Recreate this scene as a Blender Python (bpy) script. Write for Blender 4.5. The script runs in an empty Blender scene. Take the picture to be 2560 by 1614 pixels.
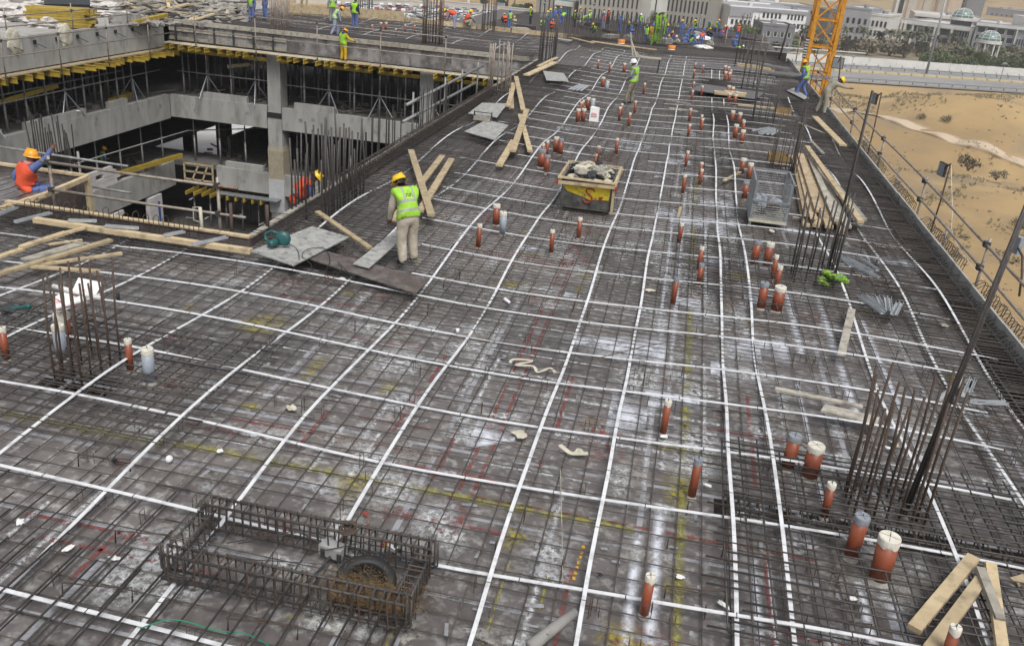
import bpy, bmesh, math, random
from mathutils import Vector, Matrix, noise
random.seed(7)
RND = random.random
def U(a, b): return a + (b - a) * RND()
SC = bpy.context.scene
COL = SC.collection

# ------------------------------------------------------------------ camera
FPX, YAW, PITCH, ROLL, HC = 2169.5, 0.16849996, 0.41458348, 0.08579246, 6.0
_f = Vector((-math.sin(YAW) * math.cos(PITCH), math.cos(YAW) * math.cos(PITCH), -math.sin(PITCH)))
_r0 = Vector((math.cos(YAW), math.sin(YAW), 0)); _u0 = _r0.cross(_f)
_r = math.cos(ROLL) * _r0 + math.sin(ROLL) * _u0
_u = -math.sin(ROLL) * _r0 + math.cos(ROLL) * _u0
EYE = Vector((0, 0, HC))
cam = bpy.data.cameras.new('camera'); cam.sensor_width = 36; cam.lens = 36 * FPX / 2560
cam.clip_end = 6000; cam.clip_start = 0.1
camo = bpy.data.objects.new('camera', cam); COL.objects.link(camo)
camo.matrix_world = Matrix(((_r.x, _u.x, -_f.x, 0), (_r.y, _u.y, -_f.y, 0), (_r.z, _u.z, -_f.z, HC), (0, 0, 0, 1)))
SC.camera = camo
# ------------------------------------------------------------------ world, sun, exposure
W = bpy.data.worlds.new('World'); SC.world = W; W.use_nodes = True
_n = W.node_tree.nodes; _l = W.node_tree.links
SUN_EL, SUN_AZ = math.radians(58), math.radians(150)      # azimuth from +Y clockwise
sky = _n.new('ShaderNodeTexSky'); sky.sky_type = 'NISHITA'; sky.sun_disc = False
sky.sun_elevation = SUN_EL; sky.sun_rotation = SUN_AZ; sky.dust_density = 4.0; sky.air_density = 1.0; sky.ozone_density = 1.0
hsv = _n.new('ShaderNodeHueSaturation'); hsv.inputs['Saturation'].default_value = 0.22   # overcast: the blue is veiled by thin cloud
_bg = _n['Background']; _bg.inputs['Strength'].default_value = 0.128
_l.new(sky.outputs[0], hsv.inputs['Color']); _l.new(hsv.outputs[0], _bg.inputs[0])
sl = bpy.data.lights.new('sun', 'SUN'); sl.energy = 1.5; sl.angle = math.radians(20); sl.color = (1, 0.97, 0.92)
so = bpy.data.objects.new('sun', sl); COL.objects.link(so)
_sd = Vector((math.sin(SUN_AZ) * math.cos(SUN_EL), math.cos(SUN_AZ) * math.cos(SUN_EL), math.sin(SUN_EL)))
so.rotation_euler = _sd.to_track_quat('Z', 'Y').to_euler(); so.location = (0, 0, 60)
SC.view_settings.view_transform = 'Standard'; SC.view_settings.look = 'None'
SC.view_settings.gamma = 1; SC.view_settings.use_curve_mapping = False; SC.view_settings.exposure = 0.3
SC.cycles.max_bounces = 6; SC.cycles.transparent_max_bounces = 16
SC.cycles.diffuse_bounces = 3; SC.cycles.glossy_bounces = 2
SC.cycles.use_denoising = True
try: SC.cycles.denoiser = 'OPENIMAGEDENOISE'
except Exception: pass

# ------------------------------------------------------------------ survey helpers: sight line through a photo point -> a place in the world
def ray(px, py): return _f + _r * ((px - 1280) / FPX) - _u * ((py - 807) / FPX)
def at(px, py, z=0.0):
    d = ray(px, py); return EYE + d * ((z - HC) / d.z)
def atY(px, py, y):
    d = ray(px, py); return EYE + d * (y / d.y)
def atX(px, py, x):
    d = ray(px, py); return EYE + d * (x / d.x)
def hgt(px, py, b):
    d = ray(px, py); t = (d.x * b[0] + d.y * b[1]) / (d.x ** 2 + d.y ** 2); return HC + t * d.z

# ------------------------------------------------------------------ mesh building
Z = Vector((0, 0, 1))
def _ico(sub):
    bm = bmesh.new(); bmesh.ops.create_icosphere(bm, subdivisions=sub, radius=1)
    v = [x.co.copy() for x in bm.verts]; f = [[q.index for q in p.verts] for p in bm.faces]; bm.free(); return v, f
ICO = {k: _ico(k) for k in (1, 2, 3)}
class MB:
    def __init__(s): s.v = []; s.f = []; s.m = []; s.uv = {}
    def quad(s, a, b, c, d, mi=0, uv=False):
        n = len(s.v); s.v += [Vector(a), Vector(b), Vector(c), Vector(d)]
        if uv: s.uv[len(s.f)] = ((0, 0), (1, 0), (1, 1), (0, 1)) if uv is True else uv
        s.f.append((n, n + 1, n + 2, n + 3)); s.m.append(mi); return s
    def hexa(s, p, mi=0):
        n = len(s.v); s.v += [Vector(q) for q in p]
        for q in ((3, 2, 1, 0), (4, 5, 6, 7), (0, 1, 5, 4), (1, 2, 6, 5), (2, 3, 7, 6), (3, 0, 4, 7)):
            s.f.append(tuple(n + i for i in q)); s.m.append(mi)
        return s
    def box(s, c, d, rz=0.0, mi=0):
        c = Vector(c); R = Matrix.Rotation(rz, 3, 'Z'); x, y, z = d[0] / 2, d[1] / 2, d[2] / 2
        return s.hexa([c + R @ Vector(q) for q in ((-x, -y, -z), (x, -y, -z), (x, y, -z), (-x, y, -z), (-x, -y, z), (x, -y, z), (x, y, z), (-x, y, z))], mi)
    def span(s, x0, x1, y0, y1, z0, z1, mi=0):
        return s.box(((x0 + x1) / 2, (y0 + y1) / 2, (z0 + z1) / 2), (x1 - x0, y1 - y0, z1 - z0), 0, mi)
    def beam(s, a, b, w, h, up=Z, mi=0):
        a, b = Vector(a), Vector(b); t = (b - a).normalized(); up = Vector(up)
        if abs(t.dot(up)) > .98: up = Vector((1, 0, 0))
        x = t.cross(up).normalized() * (w / 2); y = x.cross(t).normalized() * (h / 2)
        return s.hexa([a - x - y, a + x - y, a + x + y, a - x + y, b - x - y, b + x - y, b + x + y, b - x + y], mi)
    def tube(s, pts, r, n=5, cap=True, mi=0):
        pts = [Vector(p) for p in pts]; k = len(pts); rs = r if isinstance(r, (list, tuple)) else [r] * k
        base = len(s.v); px = None
        for i, p in enumerate(pts):
            t = (pts[min(i + 1, k - 1)] - pts[max(i - 1, 0)]).normalized()
            if px is None:
                ref = Z if abs(t.z) < .9 else Vector((1, 0, 0)); px = t.cross(ref).normalized()
            else:
                px = px - t * px.dot(t)
                px = px.normalized() if px.length > 1e-6 else t.orthogonal().normalized()
            py = t.cross(px)
            for j in range(n):
                a = 2 * math.pi * j / n; s.v.append(p + (px * math.cos(a) + py * math.sin(a)) * rs[i])
        for i in range(k - 1):
            for j in range(n):
                a = base + i * n + j; b = base + i * n + (j + 1) % n
                s.f.append((a, b, b + n, a + n)); s.m.append(mi)
        if cap:
            s.f.append(tuple(base + j for j in range(n))[::-1]); s.m.append(mi)
            s.f.append(tuple(base + (k - 1) * n + j for j in range(n))); s.m.append(mi)
        return s
    def lathe(s, c, prof, n=12, mi=0, axis=Z, mids=None):
        q = Vector(axis).normalized().to_track_quat('Z', 'Y'); c = Vector(c); base = len(s.v); k = len(prof)
        for r, z in prof:
            for j in range(n):
                a = 2 * math.pi * j / n; s.v.append(c + q @ Vector((r * math.cos(a), r * math.sin(a), z)))
        for i in range(k - 1):
            for j in range(n):
                a = base + i * n + j; b = base + i * n + (j + 1) % n
                s.f.append((a, b, b + n, a + n)); s.m.append(mids[i] if mids else mi)
        s.f.append(tuple(base + j for j in range(n))[::-1]); s.m.append(mids[0] if mids else mi)
        s.f.append(tuple(base + (k - 1) * n + j for j in range(n))); s.m.append(mids[-1] if mids else mi)
        return s
    def prism(s, poly, vec, mi=0):
        n = len(s.v); k = len(poly); vec = Vector(vec); s.v += [Vector(p) for p in poly] + [Vector(p) + vec for p in poly]
        s.f.append(tuple(range(n, n + k))[::-1]); s.f.append(tuple(range(n + k, n + 2 * k))); s.m += [mi, mi]
        for i in range(k):
            j = (i + 1) % k; s.f.append((n + i, n + j, n + k + j, n + k + i)); s.m.append(mi)
        return s
    def blob(s, c, r, seed=0, sub=2, amp=.25, freq=1.3, mi=0, rz=0):
        c = Vector(c); r = Vector(r) if not isinstance(r, (int, float)) else Vector((r, r, r)); vs, fs = ICO[sub]; n = len(s.v)
        R = Matrix.Rotation(rz, 3, 'Z')
        for v in vs:
            k = 1 + amp * noise.noise(v * freq + Vector((seed * 7.3, seed * 3.1, seed)))
            s.v.append(c + R @ Vector((v.x * r.x * k, v.y * r.y * k, v.z * r.z * k)))
        for f in fs: s.f.append(tuple(n + i for i in f)); s.m.append(mi)
        return s
    def ribbon(s, pts, w, th=.004, side=None, mi=0):
        """flat band along a polyline, lying flat, with thickness"""
        pts = [Vector(p) for p in pts]; k = len(pts); n = len(s.v)
        for i, p in enumerate(pts):
            t = (pts[min(i + 1, k - 1)] - pts[max(i - 1, 0)]); sd = Vector(side) if side else Vector((t.y, -t.x, 0)).normalized()
            sd = sd * (w / 2); up = Vector((0, 0, th))
            s.v += [p - sd, p + sd, p + sd + up, p - sd + up]
        for i in range(k - 1):
            a = n + 4 * i
            for j in range(4):
                s.f.append((a + j, a + (j + 1) % 4, a + 4 + (j + 1) % 4, a + 4 + j)); s.m.append(mi)
        s.f.append((n + 3, n + 2, n + 1, n)); e = n + 4 * (k - 1); s.f.append((e, e + 1, e + 2, e + 3)); s.m += [mi, mi]
        return s
    def mesh(s, name, mats, smooth=False):
        me = bpy.data.meshes.new(name); me.from_pydata([tuple(v) for v in s.v], [], s.f)
        for m in (mats if isinstance(mats, (list, tuple)) else [mats]): me.materials.append(m)
        me.polygons.foreach_set('material_index', s.m)
        if s.uv:
            lay = me.uv_layers.new(name='UVMap')
            for fi, uv in s.uv.items():
                for li, q in zip(me.polygons[fi].loop_indices, uv): lay.data[li].uv = q
        if smooth: me.polygons.foreach_set('use_smooth', [True] * len(me.polygons))
        me.update(); return me
    def build(s, name, mats, parent=None, smooth=False, **kw):
        return OB(name, s.mesh(name, mats, smooth), parent, **kw)
def OB(name, data, parent=None, label=None, cat=None, group=None, kind=None, loc=None):
    o = bpy.data.objects.new(name, data); COL.objects.link(o)
    if parent is not None:
        o.parent = parent; o.matrix_parent_inverse = MW(parent).inverted()
    if loc is not None: o.location = loc
    return TAG(o, label, cat, group, kind)
def TAG(o, label=None, cat=None, group=None, kind=None):
    for k, v in (('label', label), ('category', cat), ('group', group), ('kind', kind)):
        if v: o[k] = v
    return o
def MW(o):                       # world matrix without a depsgraph pass
    m = Matrix.LocRotScale(o.location, o.rotation_euler, o.scale)
    return m if o.parent is None else MW(o.parent) @ o.matrix_parent_inverse @ m
def EMPTY(name, loc, label=None, cat=None, group=None, kind=None):
    return OB(name, None, None, label, cat, group, kind, loc)
def COPY(root, loc, rz=0, label=None, group=None, scale=None):
    """copies a thing with its parts and sub-parts; local origin of root is moved to loc"""
    kids = {}
    def rec(o, p):
        c = o.copy(); COL.objects.link(c)
        if p is not None: c.parent = p; c.matrix_parent_inverse = o.matrix_parent_inverse.copy()
        for ch in CH.get(o.name, ()): rec(ch, c)
        return c
    CH = {}
    for q in root.children_recursive: CH.setdefault(q.parent.name, []).append(q)
    c = rec(root, None); c.location = loc; c.rotation_euler = (0, 0, rz)
    if scale: c.scale = (scale, scale, scale) if isinstance(scale, (int, float)) else scale
    if label: c['label'] = label
    if group: c['group'] = group
    return c

# ------------------------------------------------------------------ materials
def mat(name, c1, c2=None, scale=8, rough=.7, metal=0, bump=0, detail=5, lo=.35, hi=.65, spec=.5, stretch=None, rnd=0, c3=None, s3=2, bscale=None):
    m = bpy.data.materials.new(name); m.use_nodes = True; nt = m.node_tree; N = nt.nodes; L = nt.links
    b = N['Principled BSDF']; b.inputs['Roughness'].default_value = rough; b.inputs['Metallic'].default_value = metal
    b.inputs['Specular IOR Level'].default_value = spec
    c2 = c2 or tuple(x * .8 for x in c1)
    tc = N.new('ShaderNodeTexCoord'); src = tc.outputs['Object']
    if stretch:
        mp = N.new('ShaderNodeMapping'); mp.inputs['Scale'].default_value = stretch; L.new(src, mp.inputs[0]); src = mp.outputs[0]
    oi = None
    if rnd:
        oi = N.new('ShaderNodeObjectInfo'); ad = N.new('ShaderNodeVectorMath'); ad.operation = 'MULTIPLY_ADD'
        L.new(oi.outputs['Random'], ad.inputs[0]); ad.inputs[1].default_value = (37, 91, 53); L.new(src, ad.inputs[2]); src = ad.outputs[0]
    def nz(sc, lo, hi, det=detail):
        t = N.new('ShaderNodeTexNoise'); t.inputs['Scale'].default_value = sc; t.inputs['Detail'].default_value = det; t.inputs['Roughness'].default_value = .6
        L.new(src, t.inputs['Vector']); r = N.new('ShaderNodeMapRange'); r.inputs[1].default_value = lo; r.inputs[2].default_value = hi
        L.new(t.outputs['Fac'], r.inputs[0]); return t, r
    t, r = nz(scale, lo, hi)
    mx = N.new('ShaderNodeMixRGB'); mx.inputs[1].default_value = (*c1, 1); mx.inputs[2].default_value = (*c2, 1); L.new(r.outputs[0], mx.inputs[0]); out = mx.outputs[0]
    if c3:
        t3, r3 = nz(s3, .5, .72); m3 = N.new('ShaderNodeMixRGB'); m3.inputs[2].default_value = (*c3, 1); L.new(out, m3.inputs[1]); L.new(r3.outputs[0], m3.inputs[0]); out = m3.outputs[0]
    if rnd:
        mr = N.new('ShaderNodeMapRange'); mr.inputs[3].default_value = 1 - rnd; mr.inputs[4].default_value = 1 + rnd; L.new(oi.outputs['Random'], mr.inputs[0])
        mm = N.new('ShaderNodeVectorMath'); mm.operation = 'SCALE'; L.new(out, mm.inputs[0]); L.new(mr.outputs[0], mm.inputs['Scale']); out = mm.outputs[0]
    L.new(out, b.inputs['Base Color'])
    if bump:
        tb, _ = nz(bscale or scale * 3, 0, 1); bp = N.new('ShaderNodeBump'); bp.inputs['Strength'].default_value = bump; bp.inputs['Distance'].default_value = .02
        L.new(tb.outputs['Fac'], bp.inputs['Height']); L.new(bp.outputs[0], b.inputs['Normal'])
    return m
def plain(name, c, rough=.6, metal=0, spec=.5): return mat(name, c, tuple(x * .82 for x in c), 14, rough, metal, spec=spec)
def paint(name, c, rough=.6, soft=.35, cover=.5, scale=9, spec=.4, blob=False):
    """worn or sprayed paint and painted-in sheen lying on the deck: coverage broken by noise, soft at the sides (UV)"""
    m = bpy.data.materials.new(name); m.use_nodes = True; nt = m.node_tree; N = nt.nodes; L = nt.links; b = N['Principled BSDF']
    b.inputs['Base Color'].default_value = (*c, 1); b.inputs['Roughness'].default_value = rough; b.inputs['Specular IOR Level'].default_value = spec
    tc = N.new('ShaderNodeTexCoord'); sp = N.new('ShaderNodeSeparateXYZ'); L.new(tc.outputs['UV'], sp.inputs[0])
    def M(op, a, b2=None):
        q = N.new('ShaderNodeMath'); q.operation = op
        for i, x in enumerate((a, b2)):
            if x is None: continue
            if isinstance(x, (int, float)): q.inputs[i].default_value = x
            else: L.new(x, q.inputs[i])
        return q.outputs[0]
    def edge(o): return M('SUBTRACT', 1.0, M('ABSOLUTE', M('SUBTRACT', M('MULTIPLY', o, 2.0), 1.0)))
    if blob:
        dx = M('SUBTRACT', sp.outputs[0], .5); dy = M('SUBTRACT', sp.outputs[1], .5)
        e = M('SUBTRACT', 1.0, M('MULTIPLY', M('SQRT', M('ADD', M('MULTIPLY', dx, dx), M('MULTIPLY', dy, dy))), 2.0))
    else: e = edge(sp.outputs[1])
    t = N.new('ShaderNodeTexNoise'); t.inputs['Scale'].default_value = scale; t.inputs['Detail'].default_value = 8; t.inputs['Roughness'].default_value = .7
    L.new(tc.outputs['Object'], t.inputs['Vector'])
    r = N.new('ShaderNodeMapRange'); r.inputs[1].default_value = .62 - cover * .35; r.inputs[2].default_value = .72 - cover * .2; L.new(t.outputs['Fac'], r.inputs[0])
    s = N.new('ShaderNodeMapRange'); s.inputs[1].default_value = 0; s.inputs[2].default_value = soft; L.new(e, s.inputs[0])
    L.new(M('MULTIPLY', r.outputs[0], s.outputs[0]), b.inputs['Alpha'])
    return m
PLY = mat('film_plywood', (.095, .084, .081), (.165, .15, .145), 3.5, .33, bump=.08, lo=.3, hi=.72, rnd=.3, c3=(.34, .335, .325), s3=8, spec=.5, detail=12)
PLYD = mat('dusty_plywood', (.26, .26, .25), (.38, .38, .36), 5, .75, c3=(.12, .12, .13), s3=9)
PLYB = mat('brown_plywood', (.075, .058, .055), (.11, .09, .085), 4, .5, c3=(.17, .16, .14), s3=6)
BAR = mat('rebar_steel', (.06, .052, .047), (.1, .085, .074), 18, .6, metal=.25, rnd=.2)
BARD = mat('dark_rebar', (.05, .046, .045), (.085, .075, .07), 18, .6, metal=.3)
RUST = mat('rusty_rebar', (.06, .043, .035), (.1, .066, .048), 30, .75, metal=.15)
DUCT = mat('white_duct', (.7, .71, .73), (.6, .61, .63), 3, .4, c3=(.42, .42, .43), s3=6)
TAPE = mat('grey_tape', (.3, .3, .32), (.24, .24, .26), 6, .5, c3=(.15, .15, .15), s3=10)
PIPE = mat('orange_pipe', (.25, .066, .03), (.2, .05, .023), 6, .42, rnd=.12, c3=(.25, .075, .04), s3=9)
PIPEG = mat('grey_pipe', (.3, .33, .38), (.24, .27, .31), 6, .45)
CAPW = mat('cream_cap', (.72, .69, .6), (.58, .55, .47), 14, .7)
CAPG = mat('grey_cap', (.28, .3, .33), (.2, .22, .25), 14, .6)
WOOD = mat('pine_wood', (.4, .31, .185), (.53, .43, .275), 4, .85, c3=(.22, .18, .125), s3=5, rnd=.22, bump=.2, lo=.3, hi=.7)
WOODG = mat('weathered_wood', (.28, .255, .215), (.37, .345, .295), 6, .85, c3=(.13, .12, .1), s3=5, rnd=.25, bump=.25)
CONC = mat('fresh_concrete', (.3, .295, .28), (.38, .375, .355), 1.3, .88, bump=.15, c3=(.2, .193, .178), s3=2.2, detail=9, stretch=(1, 1, .3))
CONCD = mat('rough_concrete', (.22, .21, .2), (.29, .28, .265), 2.2, .9, bump=.15, c3=(.16, .155, .15), s3=4)
YBEAM = mat('yellow_beam', (.4, .28, .04), (.3, .21, .03), 5, .6, rnd=.2)
STEEL = mat('galvanised_steel', (.36, .38, .4), (.26, .28, .3), 8, .45, metal=.6)
TUBE = mat('scaffold_tube', (.36, .33, .29), (.26, .22, .185), 7, .6, metal=.4, c3=(.2, .1, .06), s3=5)
PROP = mat('prop_steel', (.3, .3, .3), (.19, .185, .18), 7, .6, metal=.4, c3=(.3, .3, .29), s3=5)
BLACK = plain('black_rubber', (.02, .02, .021), .6)
CHAN = mat('zinc_channel', (.46, .48, .5), (.36, .38, .4), 7, .45, metal=.25)
WHITE = plain('white_paper', (.78, .78, .77), .8)
CREAM = mat('cream_cloth', (.55, .52, .42), (.45, .42, .34), 9, .9)
LIME = mat('hi_vis_lime', (.34, .64, .05), (.27, .52, .04), 5, .75, bump=.8, bscale=10)
REFL = plain('reflective_tape', (.34, .35, .34), .4)
ORANGE = mat('hi_vis_orange', (.74, .1, .035), (.6, .075, .03), 5, .75, bump=.8, bscale=10)
HYEL = plain('yellow_helmet', (.85, .55, .02), .35); HORA = plain('orange_helmet', (.85, .36, .02), .35)
HWHI = plain('white_helmet', (.8, .8, .8), .35); HBLU = plain('blue_helmet', (.05, .2, .55), .4)
SKIN = plain('brown_skin', (.16, .085, .055), .6); HAIR = plain('black_hair', (.012, .01, .01), .7)
BOOT = plain('dark_boots', (.045, .042, .04), .7)
BLUE = mat('blue_coverall', (.085, .12, .29), (.12, .165, .36), 5, .92, bump=1, bscale=11); BEIGE = mat('beige_coverall', (.4, .355, .28), (.5, .45, .37), 5, .92, c3=(.3, .26, .2), s3=4, bump=1, bscale=11)
KHAKI = mat('khaki_coverall', (.33, .31, .25), (.27, .25, .2), 6, .9, bump=1, bscale=11); YCOV = mat('yellow_coverall', (.72, .48, .02), (.6, .38, .015), 6, .85, bump=1, bscale=11)
DENIM = mat('faded_denim', (.3, .34, .46), (.22, .26, .38), 6, .9, bump=1, bscale=11); DARKC = plain('dark_cloth', (.04, .045, .05), .9)
MUDDY = mat('stained_trousers', (.12, .1, .075), (.3, .27, .21), 11, .9); GREYC = plain('grey_cloth', (.26, .28, .3), .9)
P_WHITE = paint('white_spray', (.6, .61, .63), .45, .8, .58, 13); P_GLOSS = paint('white_spray_sheen', (.62, .64, .7), .25, .8, .85, 5)  # the gloss material is white spray mixed with painted-in sky reflection
P_RED = paint('red_line_paint', (.24, .062, .057), .65, .6, .66, 9); P_YEL = paint('yellow_line_paint', (.29, .27, .075), .65, 1, .7, 8)
P_BLOB = paint('white_smear', (.58, .59, .6), .45, .75, .58, 14, blob=True); P_YBLOB = paint('yellow_smear', (.4, .34, .05), .6, .8, .5, 14, blob=True)
P_DUST = paint('dust_smear', (.3, .285, .26), .8, .8, .55, 11, blob=True); P_RBLOB = paint('red_smear', (.28, .06, .05), .6, .8, .4, 9, blob=True)
# ================================================================== DECK
deck = EMPTY('deck', (0, 0, 0), kind='structure')
TRENCH = [(1.1, 6.2, 8.86, 9.22), (5.62, 6.28, 9.3, 34.0), (-8.0, -6.95, 8.95, 9.5)]
REG = [(-20.2, 6.36, 1.9, 15.1), (-20.2, -13.5, 15.1, 17.6), (-7.98, 6.36, 15.1, 48.3), (-30.1, 6.36, 48.3, 62.8)]
PX, PY = 2.62, 1.31
sheet_me = MB().span(0.002, PX - .002, 0.002, PY - .002, -.021, 0).mesh('plywood_sheet', PLY)
sheets = []
def clip(r, t):
    x0, x1, y0, y1 = r; a, b, c, d = t
    if x1 <= a or x0 >= b or y1 <= c or y0 >= d: return [r]
    out = []
    if y0 < c: out.append((x0, x1, y0, c))
    if y1 > d: out.append((x0, x1, d, y1))
    yy0, yy1 = max(y0, c), min(y1, d)
    if x0 < a: out.append((x0, a, yy0, yy1))
    if x1 > b: out.append((b, x1, yy0, yy1))
    return out
for ri, (rx0, rx1, ry0, ry1) in enumerate(REG):
    j0, j1 = math.floor((ry0 - 1.37) / PY), math.ceil((ry1 - 1.37) / PY)
    for j in range(j0, j1 + 1):
        off = .25 + (PX / 2 if j % 2 else 0) * (0 if j < 8 else 1)
        for i in range(-14, 6):
            x0, y0 = off + i * PX, 1.37 + j * PY
            r = (max(x0, rx0), min(x0 + PX, rx1), max(y0, ry0), min(y0 + PY, ry1))
            if r[1] - r[0] < .05 or r[3] - r[2] < .05: continue
            full = r == (x0, x0 + PX, y0, y0 + PY)
            parts = [r]
            for t in TRENCH: parts = [q for p in parts for q in clip(p, t)]
            for q in parts:
                sheets.append((math.hypot((q[0] + q[1]) / 2 + 2, (q[2] + q[3]) / 2), q, full and len(parts) == 1))
sheets.sort(key=lambda s: s[0]); restm = MB()
for k, (d, q, full) in enumerate(sheets):
    dz = -.003 * RND()
    if k >= 296:
        restm.span(q[0] + .002, q[1] - .002, q[2] + .002, q[3] - .002, -.021, dz); continue
    if full:
        OB('plywood_sheet', sheet_me, deck, loc=(q[0], q[2], dz))
    else:
        MB().span(.002, q[1] - q[0] - .002, .002, q[3] - q[2] - .002, -.021, 0).build('plywood_sheet', PLY, deck, loc=(q[0], q[2], dz))
restm.build('plywood_sheet', PLY, deck, kind='stuff')
under = MB()
for (x0, x1, y0, y1) in REG: under.span(x0 + .02, x1 - .02, y0 + (.02 if y0 != 63.3 else 0), y1, -1.0, -.75)
for (a, b, c, d) in TRENCH[:1]: pass
under.build('deck_underside', DARKC, kind='structure')  # blocks light from below; its dark colour stands in for trench shade
# sides of the trenches so that no light leaks below the sheets
sk = MB()
for (a, b, c, d) in TRENCH:
    for q in ((a - .03, a, c, d), (b, b + .03, c, d), (a, b, c - .03, c), (a, b, d, d + .03)): sk.span(q[0], q[1], q[2], q[3], -.75, -.022)
sk.build('trench_side', PLYB, deck)
# grey seam tape over the joints, worn away in places
def tape(p0, p1, w=.07, m=None, z=.003, name='seam_tape'):
    p0, p1 = Vector((*p0[:2], z)), Vector((*p1[:2], z)); t = (p1 - p0).normalized(); n = Vector((-t.y, t.x, 0)) * w / 2
    mb = MB(); L = (p1 - p0).length; k = max(1, int(L / 1.5))
    for i in range(k):
        a, b = p0.lerp(p1, i / k), p0.lerp(p1, (i + 1) / k)
        mb.quad(a - n, b - n, b + n, a + n, 0, uv=((0, 0), (1, 0), (1, 1), (0, 1)))
    return mb.build(name, m or TAPE, deck)
TAPEP = paint('worn_grey_tape', (.3, .3, .32), .45, .12, .93, 3)
for j in range(3, 14):
    y = 1.37 + j * PY
    if y > 15: break
    for a, b in ((-9, -6.2), (-6.2, -3.1), (-3.1, -.6), (-.6, 2.4), (2.4, 5.5)):
        if RND() < .88: tape((a + U(0, .3), y), (b - U(0, .25), y), U(.055, .08), TAPEP, .003)
for j in range(14, 32):
    y = 1.37 + j * PY
    if RND() < .5: tape((U(-5, -3), y), (U(0, 4), y), .06, TAPEP, .003)
for x in (-7.61, -4.99, -2.37, .25, 2.87, 5.2):
    for a, b in ((4, 6.2), (6.2, 9.4), (9.4, 12), (12, 14.8)):
        if RND() < .85: tape((x, a + U(0, .3)), (x, b - U(0, .3)), .075, TAPEP, .0045)
    for a in range(16, 44, 4):
        if RND() < .5 and x > -6: tape((x, a), (x, a + U(2, 4)), .07, TAPEP, .0045)
# painted setting-out lines; the glossy white ones also paint in sky sheen
def line(px0, px1, w, m, z=.006, name='paint_sheen_line'): return tape(at(*px0), at(*px1), w, m, z, name)
def vline(x, y0, y1, w, m, z=.006): return tape((x, y0), (x, y1), w, m, z, 'paint_sheen_line')
def hline(y, x0, x1, w, m, z=.006): return tape((x0, y), (x1, y), w, m, z, 'paint_sheen_line')
for a, b in ((20, 15.2), (15.2, 11.5), (11.5, 8.4)): vline(-1.72, a, b - .1, .06, P_RED); vline(-1.89, a - .3, b, .06, P_RED, .0065)
for y in (29.5, 26.4, 23.5): vline(-1.71, y, y + 2.2, .06, P_RED); vline(-1.9, y, y + 2, .06, P_RED, .0065)
for y, x0, x1 in ((9.02, -5.2, -2.3), (8.72, -5.6, -1.5), (9.62, -3.6, -2.6), (11.9, -4.6, -3.4), (13.1, -6.4, -4.8), (8.33, -1.7, 2.2), (6.25, -5.8, -3.8), (6.55, -6.2, -4.6), (5.7, -.7, .2), (12.2, -.4, .5),
                  (7.75, -2.5, -1.2), (9.75, -7.2, -5.4), (16.6, -4.3, -1.6), (16.9, -4.3, -2), (10.9, .9, 2.5), (5.35, .9, 2.2), (7.05, 1.6, 3.2)):
    hline(y, x0, x1, .06, P_RED)
for x, y0, y1 in ((-3.05, 9.4, 10.6), (-4.05, 8.7, 9.6), (-.4, 5.4, 7.4), (-3.0, 10.9, 11.9), (-2.25, 8.5, 9.5), (1.62, 9.6, 12.2), (-5.1, 5.8, 6.6), (1.65, 6, 8.4), (-1.0, 10.2, 11.8), (2.2, 5.9, 6.6)): vline(x, y0, y1, .07, P_RED)
hline(8.21, -8.8, -5.6, .2, P_YEL); hline(8.27, -5.5, -1.6, .22, P_YEL, .0062); hline(8.27, -1.7, .2, .22, P_YEL)
for a, b in ((6, 8.3), (8.2, 10.9), (10.8, 13.3), (13.2, 16.8), (17.5, 21.5), (23, 27)): vline(.72, a, b, U(.14, .2), P_YEL, .0062)
for x, y0, y1 in ((-1.05, 6.0, 7.3), (-.62, 6.7, 7.3), (-1.9, 5.5, 6.2)): vline(x, y0, y1, .05, P_YEL, .007)
for x, y0, y1, w, m in ((.24, 9.2, 14.5, .1, P_WHITE), (.45, 10, 14.5, .1, P_WHITE), (.47, 5.4, 8.7, .17, P_GLOSS), (.25, 5.3, 8.2, .15, P_GLOSS), (1.52, 5.3, 8.2, .13, P_GLOSS), (1.68, 5.4, 8.1, .06, P_GLOSS),
                        (2.62, 5.6, 8.1, .14, P_GLOSS), (2.95, 5.2, 8, .2, P_GLOSS), (.98, 9.8, 13, .08, P_WHITE), (1.2, 11.8, 13.2, .08, P_WHITE), (2.1, 8.6, 12.6, .1, P_WHITE), (2.42, 9.5, 12.8, .1, P_GLOSS),
                        (-2.2, 9.4, 12, .09, P_WHITE), (-2.45, 10.6, 13.2, .09, P_WHITE), (-3.35, 8.9, 10.2, .1, P_WHITE), (-3.7, 8.2, 9.3, .09, P_WHITE), (-3.2, 8.2, 9.3, .08, P_WHITE), (-.7, 5.9, 8.8, .09, P_WHITE),
                        (-5.7, 5.2, 7.2, .09, P_WHITE), (-6.1, 5.4, 6.8, .08, P_WHITE), (.2, 14, 22, .09, P_GLOSS), (.45, 13.6, 24, .12, P_GLOSS), (.6, 20, 30, .12, P_WHITE), (.2, 24, 32, .1, P_WHITE), (-1.15, 13, 17, .07, P_WHITE), (-4.3, 14, 30, .07, P_WHITE),
                        (3.2, 12, 17, .2, P_GLOSS), (3.9, 11, 16, .14, P_GLOSS), (4.4, 12, 17, .1, P_WHITE), (2.6, 14, 17, .2, P_GLOSS), (4.9, 9.6, 13, .12, P_WHITE), (1.0, 15, 21, .1, P_GLOSS)): vline(x, y0, y1, w, m, .0068)
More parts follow.
